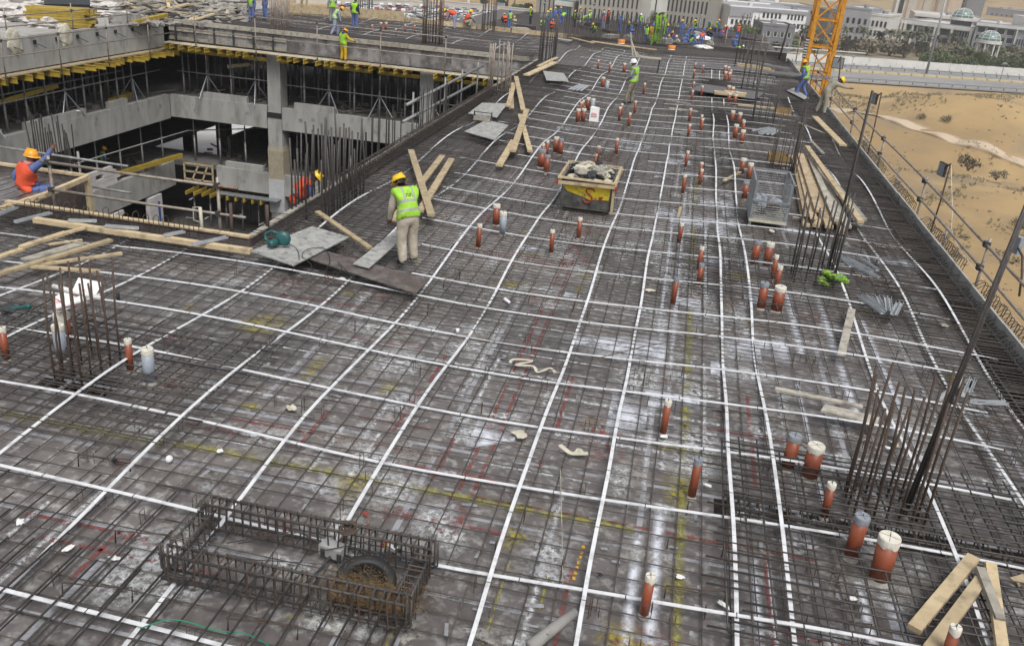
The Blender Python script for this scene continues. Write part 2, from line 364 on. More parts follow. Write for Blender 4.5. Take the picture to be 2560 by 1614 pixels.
for y, x0, x1, w in ((10.35, -.6, 3.3, .09), (11.6, -3.5, -1, .12), (11.05, -1.4, 1.2, .1), (10.05, -1, .4, .16), (9.05, -2.0, -.4, .1), (8.5, -6.1, -4.5, .08), (11.2, -6.5, -3.8, .1), (12.3, -2.4, .6, .08), (10.75, 1, 4.4, .09), (12.6, 1, 5, .1),
                     (13.4, -3, 0, .08), (14.6, -1, 3, .12), (16.2, .4, 4, .1), (12.9, -7, -5, .08), (9.75, -5.8, -4.6, .1), (5.25, .2, 1.1, .14), (10.9, -8.6, -6.8, .1), (18.4, -3, 2, .1), (20.6, -3, 3, .1), (15.4, -4, -1, .09)):
    hline(y, x0, x1, w, P_WHITE, .0072)
def smear(x, y, rx, ry, m, name='paint_sheen_smear', z=.008):
    a = U(0, 6.3); c, s = math.cos(a) * .3, math.sin(a) * .3
    return MB().quad((x - rx, y - ry + c, z), (x + rx, y - ry - s, z), (x + rx, y + ry + s, z), (x - rx, y + ry - c, z), 0, uv=True).build(name, m, deck)
for k in range(420):
    y = 4.6 + 16 * RND() ** 1.3; x = U(-.62 * y - 1, 5.6) if y < 15 else U(-6, 5.5)
    smear(x, y, U(.06, .55), U(.06, .34), random.choice((P_BLOB, P_BLOB, P_BLOB, P_BLOB, P_DUST, P_DUST, P_DUST, P_DUST, P_YBLOB, P_RBLOB)), z=.008 + k * 1.2e-5)
for k in range(190): smear(U(-.2, 1.8) if RND() < .6 else U(-4, 5.5), U(9, 34), U(.12, .5), U(.15, .55), random.choice((P_BLOB, P_BLOB, P_DUST, P_GLOSS)), z=.0115 + k * 2e-5)  # pale smears, with sky sheen painted in down the centre-right
for x, y in ((-1.05, 7.62), (-.95, 7.95)): smear(x, y, .22, .2, P_YBLOB, z=.0135)
for x, y in ((-2.05, 9.72), (-2.3, 10.1), (-1.75, 7.45), (-3.4, 11.3), (-3.0, 12.1), (.33, 11.4), (.4, 9.8), (-4.6, 7.6), (-2.6, 7.0), (-.7, 6.2), (-1.2, 6.2), (.2, 5.6), (.6, 5.4)): smear(x, y, U(.12, .25), U(.12, .22), P_BLOB, z=.014)
tb_ = MB()
for k in range(320):
    y = 4.8 + 13 * RND(); x = U(max(-.62 * y, -12), 5.4); a = random.choice((0, 1.57)) + U(-.25, .25); L, w_ = U(.05, .2), U(.03, .055); c, s = Vector((math.cos(a), math.sin(a), 0)), Vector((-math.sin(a), math.cos(a), 0)); p = Vector((x, y, .0155 + k * 1e-6))
    tb_.quad(p - c * L / 2 - s * w_ / 2, p + c * L / 2 - s * w_ / 2, p + c * L / 2 + s * w_ / 2, p - c * L / 2 + s * w_ / 2)
tb_.build('tape_scrap', TAPE, deck, kind='stuff')
# yellow dashes of a setting-out note sprayed by the strip
for k in range(7): MB().quad(*[(at(1458 - k * 4 + dx, 1362 + k * 13 + dy, .0142)) for dx, dy in ((-4, 9), (4, 10), (5, 0), (-3, -1))], 0, uv=True).build('paint_sheen_line', paint('amber_mark', (.6, .33, .03), .6, .3, .8, 20), deck)

# ------------------------------------------------------------------ reinforcement mats
def barpts(axis, c, a, b, z, wob=.02):
    n = max(2, int(abs(b - a) / 1.6) + 1); ph = U(0, 50); out = []
    for i in range(n):
        t = a + (b - a) * i / (n - 1); w = wob * noise.noise((t * .6, ph, c)); zz = z + .5 * wob * noise.noise((t * .7, c, ph + 9))
        out.append((t, c + w, zz) if axis == 'x' else (c + w, t, zz))
    return out
def mat_thing(bars, r, m, label, group, limit=300, cat='rebar mat', name='rebar_mat'):
    """bars: list of polylines; nearest `limit` as parts, the others joined"""
    root = EMPTY(name, (0, 0, 0), label, cat, group)
    bars.sort(key=lambda p: min(Vector(q).length for q in p)); rest = MB()
    for i, p in enumerate(bars):
        if i < limit: MB().tube(p, r, 5, True).build('bar', m, root, True)
        else: rest.tube(p, r, 4, False)
    if rest.v: rest.build('bar', m, root, True, kind='stuff')
    return root
B = []
x = -15.0
while x < 6.2:
    xx = x + U(-.02, .02); y0 = 3.5; y1 = 15.0 if xx < -8 else 62.4
    if xx < -13.6: y1 = 17.5
    e = y0 + U(0, 4)
    while e < y1 - .5:
        q = min(y1, e + 12); B.append(barpts('y', xx + U(-.012, .012), max(3.2, e - .5) if e > 5 else 3.2, q, .045)); e = q
    x += .29
y = 3.6
while y < 62.4:
    x0 = -15 if y < 15 else -7.9
    if y > 48.3: x0 = -30
    yy = y + U(-.02, .02); e = x0
    while e < 6.2:
        q = min(6.25, e + U(8, 12)); B.append(barpts('x', yy + U(-.012, .012), e - (.4 if e > x0 else 0), q, .058)); e = q
    y += .27 if y < 13 else (.16 if y < 48 else .3)
mat_thing(B, .0075, BAR, 'wide thin rebar mesh lying low over the whole plywood deck', 'rebar mats on the deck')
def grid(x0, x1, y0, y1, sx, sy, z, jit=.15, r=.009, m=BAR, label='', lim=300):
    b = []; x = x0
    while sx and x <= x1: b.append(barpts('y', x + U(-.02, .02), y0 + U(-jit, jit), y1 + U(-jit, jit), z)); x += sx * U(.9, 1.1)
    y = y0
    while sy and y <= y1: b.append(barpts('x', y + U(-.02, .02), x0 + U(-jit, jit), x1 + U(-jit, jit), z + .016)); y += sy * U(.9, 1.1)
    return mat_thing(b, r, m, label, 'rebar mats on the deck', lim)
grid(-11.5, -5.4, 7.75, 10.9, .26, .15, .2, .35, .0115, BARD, 'raised dense rebar mat around the near-left column bars')
grid(1.15, 6.1, 6.7, 10.3, .24, .15, .21, .25, .0115, BARD, 'raised dense rebar mat around the tall column bars at lower right')
grid(.4, 5.2, 15.6, 19.0, .3, .17, .21, .4, .009, BARD, 'raised dense rebar mat under the lime cloth and timber stack')
grid(4.6, 6.25, 8.5, 50, 1.6, .13, .17, .35, .008, BARD, 'long dense rebar band along the right edge formwork', 300)
grid(-7.9, -5.2, 15.3, 47, .3, .17, .19, .5, .008, BARD, 'long dense rebar band beside the atrium opening', 300)
grid(-13.5, -8, 13.6, 15.0, .5, .12, .16, .2, .008, BARD, 'narrow dense rebar band behind the long timber at the atrium')
grid(.6, 6.0, 25.5, 29.5, .3, .2, .2, .5, .008, BARD, 'dense rebar mat around the column bars behind the timber stack')
grid(1.0, 5.6, 34, 38, .2, .12, .2, .5, .009, BARD, 'dense dark rebar mat around the middle right column bars')
grid(.8, 6.1, 43.0, 47.5, .2, .1, .2, .4, .009, BARD, 'dark rebar mat near the man carrying cutters')
grid(-7, 6.1, 58.6, 62.3, .3, .1, .22, .4, .01, BARD, 'dark rebar mat in front of the far starter wall')
grid(-30, -8.5, 48.7, 50.6, .35, .1, .2, .3, .01, BARD, 'dense dark rebar band on the far slab edge')
grid(-28, -8.5, 51, 61, .35, .4, .18, .3, .008, BARD, 'far slab rebar mat behind the yellow clad man')
MB().span(-26, 9, 64, 122, -3.0, -2.75).build('lower_far_slab', PLYB, None, kind='structure')
grid(-22, 8.5, 65, 120, .8, .6, -2.55, .5, .014, BARD, 'rebar mat under the distant crowd of steel fixers', 160)
grid(-6.2, -1.6, 3.6, 6.15, .25, 0, .17, .25, .0115, BARD, 'thick lengthwise bars in front of the foreground rebar cage')
grid(-9.5, -4.3, 3.8, 7.0, .3, 0, .1, .4, .0095, BARD, 'thick lengthwise bars at the bottom left corner')
# small wire chairs that hold the strips and mats up
ch = MB()
for k in range(420):
    y = U(4.8, 34); x = U(max(-.62 * y - 2, -11 if y < 15 else -7.5), 6)
    if RND() < .5: d = (U(.04, .1), 0)
    else: d = (0, U(.04, .1))
    h = U(.12, .22); p = Vector((x, y, .0))
    for s in (0, 1): ch.tube([p + Vector((d[0] * s, d[1] * s, .01)), p + Vector((d[0] * s, d[1] * s, h))], .0045, 4, False)
    ch.tube([p + Vector((0, 0, h)), p + Vector((d[0], d[1], h))], .0045, 4, False)
TAG(ch.build('bar_chair', RUST), 'small bent wire chairs standing all over the deck mesh', 'wire chairs', None, 'stuff')

# ------------------------------------------------------------------ post-tension ducts (white flat strips)
ORD = ['first', 'second', 'third', 'fourth', 'fifth', 'sixth', 'seventh', 'eighth', 'ninth', 'tenth', 'eleventh', 'twelfth', 'thirteenth', 'fourteenth', 'fifteenth']
def zV(y): return .15 + .11 * math.cos(2 * math.pi * (y - 9.1) / 8.7)
def zH(x): return .135 + .09 * math.cos(2 * math.pi * (x + 7.6) / 10.7)
def duct(pts, label, group):
    o = MB().ribbon(pts, .044, .009).build('tendon_duct', DUCT)
    t_ = MB(); acc = 0
    for i in range(1, len(pts)):
        a, b = Vector(pts[i - 1]), Vector(pts[i]); acc += (b - a).length
        if acc > .8: acc = U(-.25, .25); d_ = (b - a).normalized(); s_ = Vector((d_.y, -d_.x, 0)) * .03; t_.tube([b - s_ - Z * .012, b - s_ + Z * .012, b + s_ + Z * .012, b + s_ - Z * .012], .0045, 4)
    if t_.v: t_.build('tie_wire', BLACK, o, kind='stuff')
    TAG(o, label, 'duct', group)
def vduct(x, y0, y1, label, group='white ducts running away from the camera'):
    n = int((y1 - y0) / .55) + 2; ph = U(0, 99)
    duct([(x + .035 * noise.noise((i * .22, ph, 0)), y0 + (y1 - y0) * i / (n - 1), zV(y0 + (y1 - y0) * i / (n - 1)) - .012) for i in range(n)], label, group)
def hduct(y, x0, x1, label, group='white ducts running across the deck'):
    n = int((x1 - x0) / .55) + 2; ph = U(0, 99)
    duct([(x0 + (x1 - x0) * i / (n - 1), y + .035 * noise.noise((i * .25, ph, 0)), zH(x0 + (x1 - x0) * i / (n - 1))) for i in range(n)], label, group)
for x, y0, y1, lb in ((5.6, 8, 34.5, 'white lengthwise duct nearest the right edge formwork'), (4.8, 9.3, 43.5, 'white lengthwise duct second in from the right edge formwork'),
                      (3.66, 6.2, 21.6, 'white lengthwise duct passing beside the tall leaning column bars'), (1.81, 3.5, 41.5, 'white lengthwise duct just left of the wire mesh pallet cage'),
                      (1.27, 3.5, 41.4, 'almost upright white duct running past the three thin pipes right of centre'), (-.2, 3.5, 58.5, 'white duct running away just right of the concrete-stained pole'),
                      (-1.16, 3.5, 58.2, 'white duct passing along the right side of the rubble skip'), (-2.83, 6.9, 57.5, 'white duct running from the rebar cage to behind the rubble skip'),
                      (-4.1, 4.6, 58.2, 'white duct that crosses the rebar cage and bends past the dark board'), (-5.52, 4.8, 58.2, 'white duct passing under the beige worker and near board'),
                      (-7.03, 6.5, 58.3, 'white duct passing the foot of the near-left column bars'), (-8.95, 8.8, 14.6, 'short white duct between the papers and the long timber'),
                      (-10.2, 10.2, 14.6, 'leftmost short white duct in front of the sitting man')): vduct(x, y0, y1, lb)
HL = ['white crosswise duct at the very bottom left corner', 'white crosswise duct passing through the rebar cage', 'white crosswise duct just beyond the rebar cage', 'white crosswise duct in front of the near-left column bars',
      'white crosswise duct right behind the near-left column bars', 'white crosswise duct ending left in the papers on column bars', 'white crosswise duct just in front of the dark brown board', 'white crosswise duct that starts at the tip of the dark board',
      'white crosswise duct at the feet of the beige worker', 'white crosswise duct beside the pair of pipe stubs near centre', 'white crosswise duct just behind the pair of pipe stubs', 'white crosswise duct right in front of the rubble skip',
      'white crosswise duct meeting the front half of the skip', 'white crosswise duct meeting the rear of the skip', 'white crosswise duct just behind the rubble skip']
HY = [(5.36, -9, -2.4), (6.98, -9.5, 4.5), (8.6, -10.5, 4.6), (10.05, -11, 4.75), (11.4, -11.5, 5.0), (12.5, -12, 5.1), (13.8, -13, 5.0), (14.75, -4.5, 5.9), (16.38, -4.8, 5.5), (18.05, -5.3, 5.7), (19.58, -5.5, 5.4), (20.75, -5.6, 5.7), (22.25, -5.7, 5.6), (23.95, -6, 4.2), (25.5, -4.6, 4)]
for (y, a, b), lb in zip(HY, HL): hduct(y, a, b, lb)
y = 26.95; k = 0
while y < 59:
    for a, b in (((-5.6, 4.9),) if k % 4 else ((-6, -1.6), (-1.3, 5.2))): hduct(y, a + U(-.6, .8), b + U(-1, .4), 'thin white crosswise duct far beyond the rubble skip', 'far white ducts across the deck')
    y += U(1.25, 1.6); k += 1
for k, x in enumerate((-27.5, -24.6, -21.9, -19, -16.4, -13.6, -11)): vduct(x, 49.6, 61.5, 'white lengthwise duct on the far slab behind the atrium', 'far slab ducts')
for y in (50.6, 52.3, 54, 55.8, 57.5, 59.6): hduct(y, -29, -8.8, 'white crosswise duct on the far slab behind the atrium', 'far slab ducts')
for x, y0, y1 in ((1.3, 47.5, 51.5), (1.75, 46.5, 51.5), (3.6, 46.8, 49.5), ): vduct(x, y0, y1, 'short far white duct in front of the distant crowd', 'far white ducts along the deck')
for y in ():
    hduct(y, -12, 3, 'white duct among the distant crowd of workers', 'ducts under the distant crowd')
# deck edges
edge = EMPTY('edge_formwork', (6.4, 30, 0), 'grey edge formwork board along the right side of the deck', 'formwork')
y = 4.0
while y < 62.5:
    y1 = min(y + 2.44, 62.6); MB().span(6.37, 6.42, y + .004, y1 - .004, -.5, .27 + U(-.01, .01)).build('board', CONC, edge); MB().span(6.425, 6.5, y + .01, y1 - .01, .12, .19 + U(-.005, .005)).build('waler', WOODG, edge)
    y = y1
ae = EMPTY('atrium_formwork', (-10.6, 15.1, 0), 'cream topped timber edge form at the near side of the atrium', 'formwork')
for a, b in ((-13.4, -10.9), (-10.9, -8.6), (-8.6, -7.95)):
    MB().span(a + .003, b - .003, 15.08, 15.12, -1.2, .2).build('board', PLYB, ae); MB().span(a + .01, b - .01, 15.05, 15.16, .203, .25).build('top_plank', WOOD, ae)
se = EMPTY('atrium_formwork', (-14, 17.6, 0), 'timber edge form behind the sitting man at far left', 'formwork')
MB().span(-20, -13.35, 17.6, 17.65, -1.2, .15).build('board', PLYB, se); MB().span(-20, -13.3, 17.57, 17.68, .153, .21).build('top_plank', WOOD, se); MB().span(-13.4, -13.35, 15.2, 17.6, -1.2, .12).build('board', PLYB, se)
re_ = EMPTY('atrium_formwork', (-8.1, 30, 0), 'long plywood edge form on the right side of the atrium', 'formwork')
y = 15.2
while y < 48.2:
    y1 = min(48.2, y + 2.44); MB().span(-8.06, -8.01, y + .004, y1 - .004, -1.3, .16).build('board', PLYB, re_); MB().span(-8.1, -7.97, y + .01, y1 - .01, .163, .2).build('top_plank', WOODG, re_); y = y1
# ================================================================== PIPE STUBS
def pipe_proto(r, body, cap, h=.55):
    root = EMPTY('pipe_stub', (0, 0, 0))
    hc = .04 + r * .42
    MB().lathe((0, 0, 0), [(r * 1.32, .0), (r * 1.25, .01), (r * 1.08, .022), (r * 1.04, .045)], 11).build('base_collar', COLLAR, root, True)
    MB().lathe((0, 0, 0), [(r, .03), (r, h - hc)], 18).build('pipe', body, root, True)
    mb = MB().lathe((0, 0, 0), [(r * 1.04, h - hc - .008), (r * 1.07, h - hc + .02), (r * 1.06, h - .012), (r * 1.0, h)], 18)
    for i_ in range(18): mb.v[i_].z += U(-.022, .012)
    cp = mb.build('cap', cap, root, False)
    st = MB()
    for k in range(2):
        a = k * 1.4; d = Vector((math.cos(a), math.sin(a), 0)) * r * .99; st.tube([Vector((0, 0, h + .001)) - d, Vector((0, 0, h + .001)) + d], .0022, 4)
    st.tube([(0, 0, h), (0.004, 0, h + .03)], .005, 4)
    st.build('tie_wire', BLACK, cp)
    return root
PR = {}
COLLAR = mat('foam_collar', (.4, .385, .35), (.25, .24, .22), 20, .9)
def pipe(px, py, size, cap, label, group='capped pipe stubs on the deck', body='o', h=.55):
    r = {'s': .05, 'm': .082, 'l': .108}[size]; key = (size, cap, body, h)
    loc = at(px, py, h); loc.z = 0.004
    if key not in PR:
        PR[key] = pipe_proto(r, PIPE if body == 'o' else PIPEG, CAPW if cap == 'w' else CAPG, h); o = PR[key]
        o.location = loc; o['group'] = group
    else: o = COPY(PR[key], loc, U(0, 6), None, group)
    o.rotation_euler = (U(-.035, .035), U(-.035, .035), U(0, 6)); o.scale = (U(.95, 1.04),) * 2 + (U(.9, 1.06),)
    o['label'] = label; o['category'] = 'pipe stub'
near = [
 (2228, 1348, 'l', 'w', 'o', 'widest pipe stub with a cream cap, at lower right near the planks'), (2154, 1293, 'm', 'g', 'o', 'orange pipe stub with grey taped cap between dark trench and widest pipe'),
 (2085, 1200, 's', 'w', 'o', 'thin orange pipe stub left of the tall front column bars'), (2393, 1570, 's', 'w', 'o', 'thin pipe stub in the bottom right corner among leaning planks'),
 (2046, 1103, 'l', 'w', 'o', 'wide cream capped pipe stub behind the front trench'), (1989, 1082, 'm', 'g', 'o', 'grey capped orange pipe just left of a wide cream capped one'),
 (1671.5, 999.5, 's', 'w', 'o', 'thin pipe stub standing alone beside the yellow painted line'), (1746, 1150, 's', 'g', 'o', 'thin grey capped pipe under the dense right bars, by yellow line'),
 (1628, 1430, 's', 'w', 'o', 'thin orange pipe stub nearest the bottom centre of the deck'), (1954.5, 711, 'l', 'w', 'o', 'wide cream capped pipe left of the lime cloth bundle'),
 (1915, 705.6, 'm', 'g', 'o', 'grey capped pipe just left of the wide one by the lime cloth'), (1951.6, 666, 's', 'w', 'o', 'thin pipe directly behind the wide one near lime cloth'),
 (1943, 640, 's', 'w', 'o', 'thin pipe at the left foot of the middle column bars'), (1927, 608, 'm', 'w', 'o', 'cream capped pipe below the wire mesh pallet cage'),
 (1895, 602, 'm', 'g', 'o', 'grey capped pipe left below the wire mesh pallet cage'), (1756, 617, 's', 'w', 'o', 'upper of two thin pipes in line left of the middle column mat'),
 (1756, 652, 's', 'g', 'o', 'lower of two thin pipes in line left of the middle column mat'), (1692, 695, 's', 'g', 'o', 'thin grey capped pipe on the white sprayed line mid-deck'),
 (1705, 553, 's', 'w', 'o', 'thin pipe with splayed base right of the rubble skip, by a wood offcut'), (1452, 540, 's', 'w', 'o', 'thin pipe stub just in front of the rubble skip'),
 (1384, 573, 's', 'w', 'o', 'thin pipe stub front left of the rubble skip'), (1713.6, 438, 's', 'w', 'o', 'thin orange pipe level with the rubble on the skip'),
 (1244, 506.5, 'm', 'w', 'o', 'cream capped orange pipe of the pair right of the beige worker'), (1261, 528, 'm', 'w', 'g', 'grey pipe of the pair right of the beige worker'),
 (1199, 559, 's', 'w', 'o', 'thin pipe closest to the right of the beige worker'), (148, 778, 'l', 'w', 'o', 'orange pipe behind the near-left column bars and papers'),
 (144, 813, 'm', 'w', 'g', 'grey pipe half hidden by the near-left column bars'), (2, 816, 's', 'w', 'o', 'thin pipe cut by the left photo edge'),
 (317, 842.5, 's', 'w', 'o', 'thin orange pipe right of the near-left column bars'), (365, 870, 'm', 'w', 'g', 'short grey pipe right of the near-left column bars'),
 (1719.5, 376.5, 's', 'w', 'o', 'thin pipe beyond the skip on the right white line'), (1756, 403, 's', 'w', 'o', 'rear one of two thin pipes left of the mesh pallet cage'), (1756, 418, 's', 'w', 'o', 'front one of two thin pipes left of the mesh pallet cage'),
 (1860, 393, 'm', 'w', 'o', 'cream capped pipe behind the mesh pallet cage'), (1878, 407.6, 'm', 'w', 'o', 'cream capped pipe touching the back of the mesh cage'), (1869, 450, 'm', 'g', 'o', 'grey capped pipe at the left side of the mesh cage'),
 (1392, 339, 'm', 'w', 'o', 'cream capped pipe of a pair upper left of the skip'), (1404, 344.5, 'm', 'g', 'o', 'grey capped pipe of a pair upper left of the skip'),
 (1356, 373.5, 'l', 'g', 'o', 'widest grey capped pipe left behind the skip'), (1369, 388, 'm', 'g', 'o', 'grey capped pipe in front of the widest one behind the skip'),
 (1370.6, 349, 's', 'w', 'o', 'taller thin pipe in the cluster upper left of the skip'), (1360, 357.6, 's', 'w', 'o', 'shorter thin pipe in the cluster upper left of the skip'),
 (1497, 362, 's', 'w', 'o', 'thin pipe right behind the rubble heap in the skip'), (1490, 381, 's', 'w', 'o', 'thin pipe hidden by wire on the rubble heap'), (1545, 346, 's', 'w', 'o', 'thin pipe between the skip and the white helmeted man'),
 (1472, 243, 'm', 'w', 'o', 'cream capped pipe left of the white helmeted man, beside a grey one'), (1484, 245.6, 'm', 'w', 'g', 'grey pipe in the cluster left of the white helmeted man'),
 (1447.7, 270, 'm', 'w', 'o', 'left front pipe above the white bag'), (1461, 270, 'm', 'w', 'o', 'right front pipe above the white bag'),
 (1508.7, 192, 'm', 'w', 'o', 'orange pipe far left behind the white helmeted man'), (1519, 200.6, 'm', 'w', 'g', 'grey pipe far left behind the white helmeted man')]
for px, py, s, c, b, lb in near: pipe(px, py, s, c, lb, body=b)
for px, py, s in ((1453.5, 251.5, 's'), (1459, 248.5, 's'), (1555, 259, 's'), (1552, 269, 's'), (1590, 251.5, 's'), (1575, 282, 's'), (1612, 208, 's'), (1497, 150, 's'), (1526, 157, 's'), (1562.5, 157, 'm')):
    pipe(px, py, s, 'w', 'small orange pipe stub in the far area around the white helmeted man', 'far pipe stubs round the white helmeted man')
for px, py, s in ((1739, 157, 's'), (1737, 171.5, 's'), (1759, 163, 's'), (1735.5, 202, 's'), (1732.6, 225, 's'), (1757, 214, 's'), (1728, 272, 's'), (1757, 288, 's'), (1757, 296.5, 's'), (1725, 308, 's'), (1815, 179, 'm'), (1825.6, 182, 'm'), (1828.5, 173, 's'),
                  (1814, 163, 'm'), (1822.7, 166, 'm'), (1823, 212, 'm'), (1834, 215, 'm'), (1825.6, 231, 'm'), (1840, 234, 'm'), (1841.6, 227, 's'), (1834, 277.6, 'm'), (1852, 282, 'm'), (1860.5, 296.5, 's'), (1862, 304, 's'), (1843, 311, 'm'), (1859, 324, 'm')):
    pipe(px, py, s, 'w', 'small orange pipe stub in the far right part of the deck', 'far pipe stubs at right')
for px, py, s in ((953, 55, 'm'), (965, 55, 'm'), (931, 62, 's'), (1013, 60, 's'), (1037, 62, 's'), (989.6, 70, 's')):
    pipe(px, py, s, 'w', 'small orange pipe stub on the far slab behind the atrium', 'pipe stubs on the far slab')

# ================================================================== COLUMN STARTER BARS
def column(c, wx, wy, nx, ny, h, label, r=.014, m=RUST, jit=.12, lean=(0, 0), ties=2, group='column starter bars', skip=0):
    root = EMPTY('column_rebar', (c[0], c[1], 0), label, 'starter bars', group)
    for i in range(nx):
        for j in range(ny):
            if 0 < i < nx - 1 and 0 < j < ny - 1: continue
            if RND() < skip: continue
            x = c[0] - wx / 2 + wx * i / max(1, nx - 1) + U(-.02, .02); y = c[1] - wy / 2 + wy * j / max(1, ny - 1) + U(-.02, .02); hh = h + U(-jit, jit)
            MB().tube([(x, y, -.45), (x + U(-.02, .02) + lean[0] * .5, y + U(-.02, .02) + lean[1] * .5, hh * .5), (x + lean[0] + U(-.04, .04), y + lean[1] + U(-.04, .04), hh)], r, 6).build('bar', m, root, True)
    for k in range(ties):
        z = .12 + .16 * k; a, b = wx / 2 + .02, wy / 2 + .02
        MB().tube([(c[0] - a, c[1] - b, z), (c[0] + a, c[1] - b, z), (c[0] + a, c[1] + b, z), (c[0] - a, c[1] + b, z), (c[0] - a, c[1] - b, z)], .006, 4).build('stirrup', m, root)
    return root
column((-7.55, 9.5), .42, .8, 4, 5, 1.5, 'rusty vertical column bars at near left with papers tucked in them')
column((3.12, 9.6), .8, .6, 7, 4, 1.75, 'rusty column bars at lower right in the dark trench', jit=.25, r=.0155)
column((3.2, 18.0), .8, .7, 5, 4, 1.75, 'dark column bars in front of the timber stack', m=BARD, jit=.2, r=.018)
column((3.3, 27.4), .7, .8, 4, 4, 1.9, 'thin column bars behind the wire mesh pallet cage', m=BARD, r=.012)
column((3.2, 36.0), .8, .8, 4, 4, 1.9, 'dark column bars among pipe stubs in the far right', m=BARD, r=.013)
column((3.1, 45.0), .8, .8, 4, 4, 2.3, 'dark column bars to the left of the man carrying cutters', m=BARD, r=.015)
column((3.2, 56.5), .9, .8, 5, 4, 3.0, 'tall dark column bars in front of the grey tree', m=BARD, r=.016)
column((-7.7, 18.5), .7, 2.5, 3, 15, 1.6, 'dense dark wall starter bars hiding the red vested worker', m=BARD, r=.02, jit=.4)
column((-7.6, 36.4), .75, .8, 5, 5, 2.1, 'tall pale column bars at the far end of the crossed planks', m=TUBE, r=.022)
column((-7.6, 48.8), .8, .8, 5, 5, 2.5, 'dark column bars at the far right corner of the atrium', m=BARD, r=.022)
column((-14.4, 49.6), .95, .8, 6, 5, 2.6, 'rusty column bars on the far slab right of the yellow clad man', m=RUST, r=.024)
column((-23.5, 49.3), .8, .8, 6, 5, 2.1, 'boarded grey column bars left of the yellow clad man', m=TUBE, r=.03)
column((-23.4, 63.0), .8, .8, 5, 4, 2.5, 'column bars behind the white helmeted man on the far slab', m=BARD, r=.022)
column((-14.1, 62.6), .8, .8, 5, 4, 2.5, 'column bars right of the bending orange vested man', m=BARD, r=.022)
wl = EMPTY('wall_rebar', (-5, 62, 0), 'long row of dark wall starter bars before the distant crowd', 'starter bars')
for k in range(92):
    x = -8.6 + 7.6 * k / 91; hh = U(1.7, 2.2)
    for yy in (61.4,): MB().tube([(x, yy + U(-.03, .03), 0), (x + U(-.05, .05), yy + U(-.05, .05), hh)], .016, 4).build('bar', BARD, wl)
for z in (.6, 1.5): MB().tube([(-8.6, 61.38, z), (-1, 61.38, z)], .012, 4).build('bar', BARD, wl)
for (x0, y0, x1, y1, n, h, lb) in ((-8.25, 22.3, -8.1, 25.0, 18, 1.0, 'row of starter bars rising at the atrium edge, right of dense group'), (-8.3, 27.2, -8.15, 30.6, 24, 1.15, 'screen of close starter bars beside the scaffold rail')):
    w2 = EMPTY('wall_rebar', (x0, y0, 0), lb, 'starter bars', 'starter bars on the atrium edge')
    for k in range(n):
        t = k / (n - 1); x = x0 + (x1 - x0) * t + U(-.08, .08); y = y0 + (y1 - y0) * t
        MB().tube([(x, y, -.8), (x + U(-.03, .03), y + U(-.04, .04), h + U(-.2, .35))], .014, 5).build('bar', BARD, w2)
def longbar(p0, p1, r, n, label, m=BARD, spread=.05):
    root = EMPTY('leaning_bar', p0, label, 'steel bar', 'tall leaning steel bars')
    for k in range(n):
        d = Vector((U(-spread, spread), U(-spread, spread), 0)); q = Vector(p0) + d; e = Vector(p1) + d * .6; mid = q.lerp(e, .5) + Vector((0, 0, -.03))
        MB().tube([q, mid, e], r, 7).build('bar', m, root, True)
def ray_at_depth(px, py, k): d = ray(px, py); return EYE + d * k
p0 = at(2262, 1290, 0); q = ray(2560, 540); kk = p0.y / q.y * .985; e = EYE + q * kk; longbar(p0, p0 + (e - p0) * 1.12, .017, 3, 'tall bundled steel bars leaning out of frame at right', spread=.045)
p0 = at(2068, 692, 0); e = EYE + ray(2183, 227) * (p0.y / ray(2183, 227).y); longbar(p0, e, .02, 2, 'tall steel bar leaning from the column bars by the timber stack', spread=.03)
p0 = at(1972, 447, 0); e = EYE + ray(2046, 122) * (p0.y / ray(2046, 122).y); longbar(p0, e, .016, 1, 'thin tall steel bar rising behind the timber stack')
p0 = at(1978, 447, 0); e = EYE + ray(2001, 335) * (p0.y / ray(2001, 335).y); longbar(p0, e, .03, 2, 'short thick steel bars standing at the left end of the timber stack', spread=.03)
p0 = at(1880, 312, 0); e = EYE + ray(1900, 150) * (p0.y / ray(1900, 150).y); longbar(p0, e, .018, 1, 'long upright steel bar in the far right column bars')
p0 = at(1945, 158, 0); e = EYE + ray(1973, 62) * (p0.y / ray(1973, 62).y); longbar(p0, e, .05, 2, 'pair of tall dark steel bars in front of white office', spread=.05)

# ================================================================== STIRRUP CAGES
def cage(a, b, w, h, z0, label_root, nst, r=.0095, m=BARD, name='side'):
    """one straight beam cage between a and b: long bars and stirrups as parts of label_root"""
    a, b = Vector(a), Vector(b); t = (b - a).normalized(); s = Vector((t.y, -t.x, 0)) * w / 2
    for sd in (-1, 1):
        for z in (z0, z0 + h):
            MB().tube([a + s * sd + Z * z - t * .02, b + s * sd + Z * z + t * .02], .0155, 6).build('long_bar', BARD, label_root, True)
    for k in range(nst):
        p = a + (b - a) * ((k + .5) / nst) + t * U(-.015, .015); sl = t * U(-.03, .03); e = .014
        s2 = s * (1 + e / (w / 2)); lo, hi = Z * (z0 - .015), Z * (z0 + h + .018)
        MB().tube([p - s2 + lo, p + s2 + lo, p + s2 + hi + sl, p - s2 + hi + sl, p - s2 + lo], r, 4).build('stirrup', m if k % 3 else RUST, label_root)
ring = EMPTY('rebar_cage', (-3, 6.4, 0), 'rectangular ring cage of rebar and stirrups in the foreground', 'rebar cage')
X0, X1, Y0, Y1 = -4.14, -1.83, 6.0, 6.82
cage((X0 - .05, Y1, 0), (X1 + .05, Y1, 0), .14, .29, .13, ring, 26); cage((X0 - .05, Y0, 0), (X1 + .05, Y0, 0), .14, .29, .13, ring, 26)
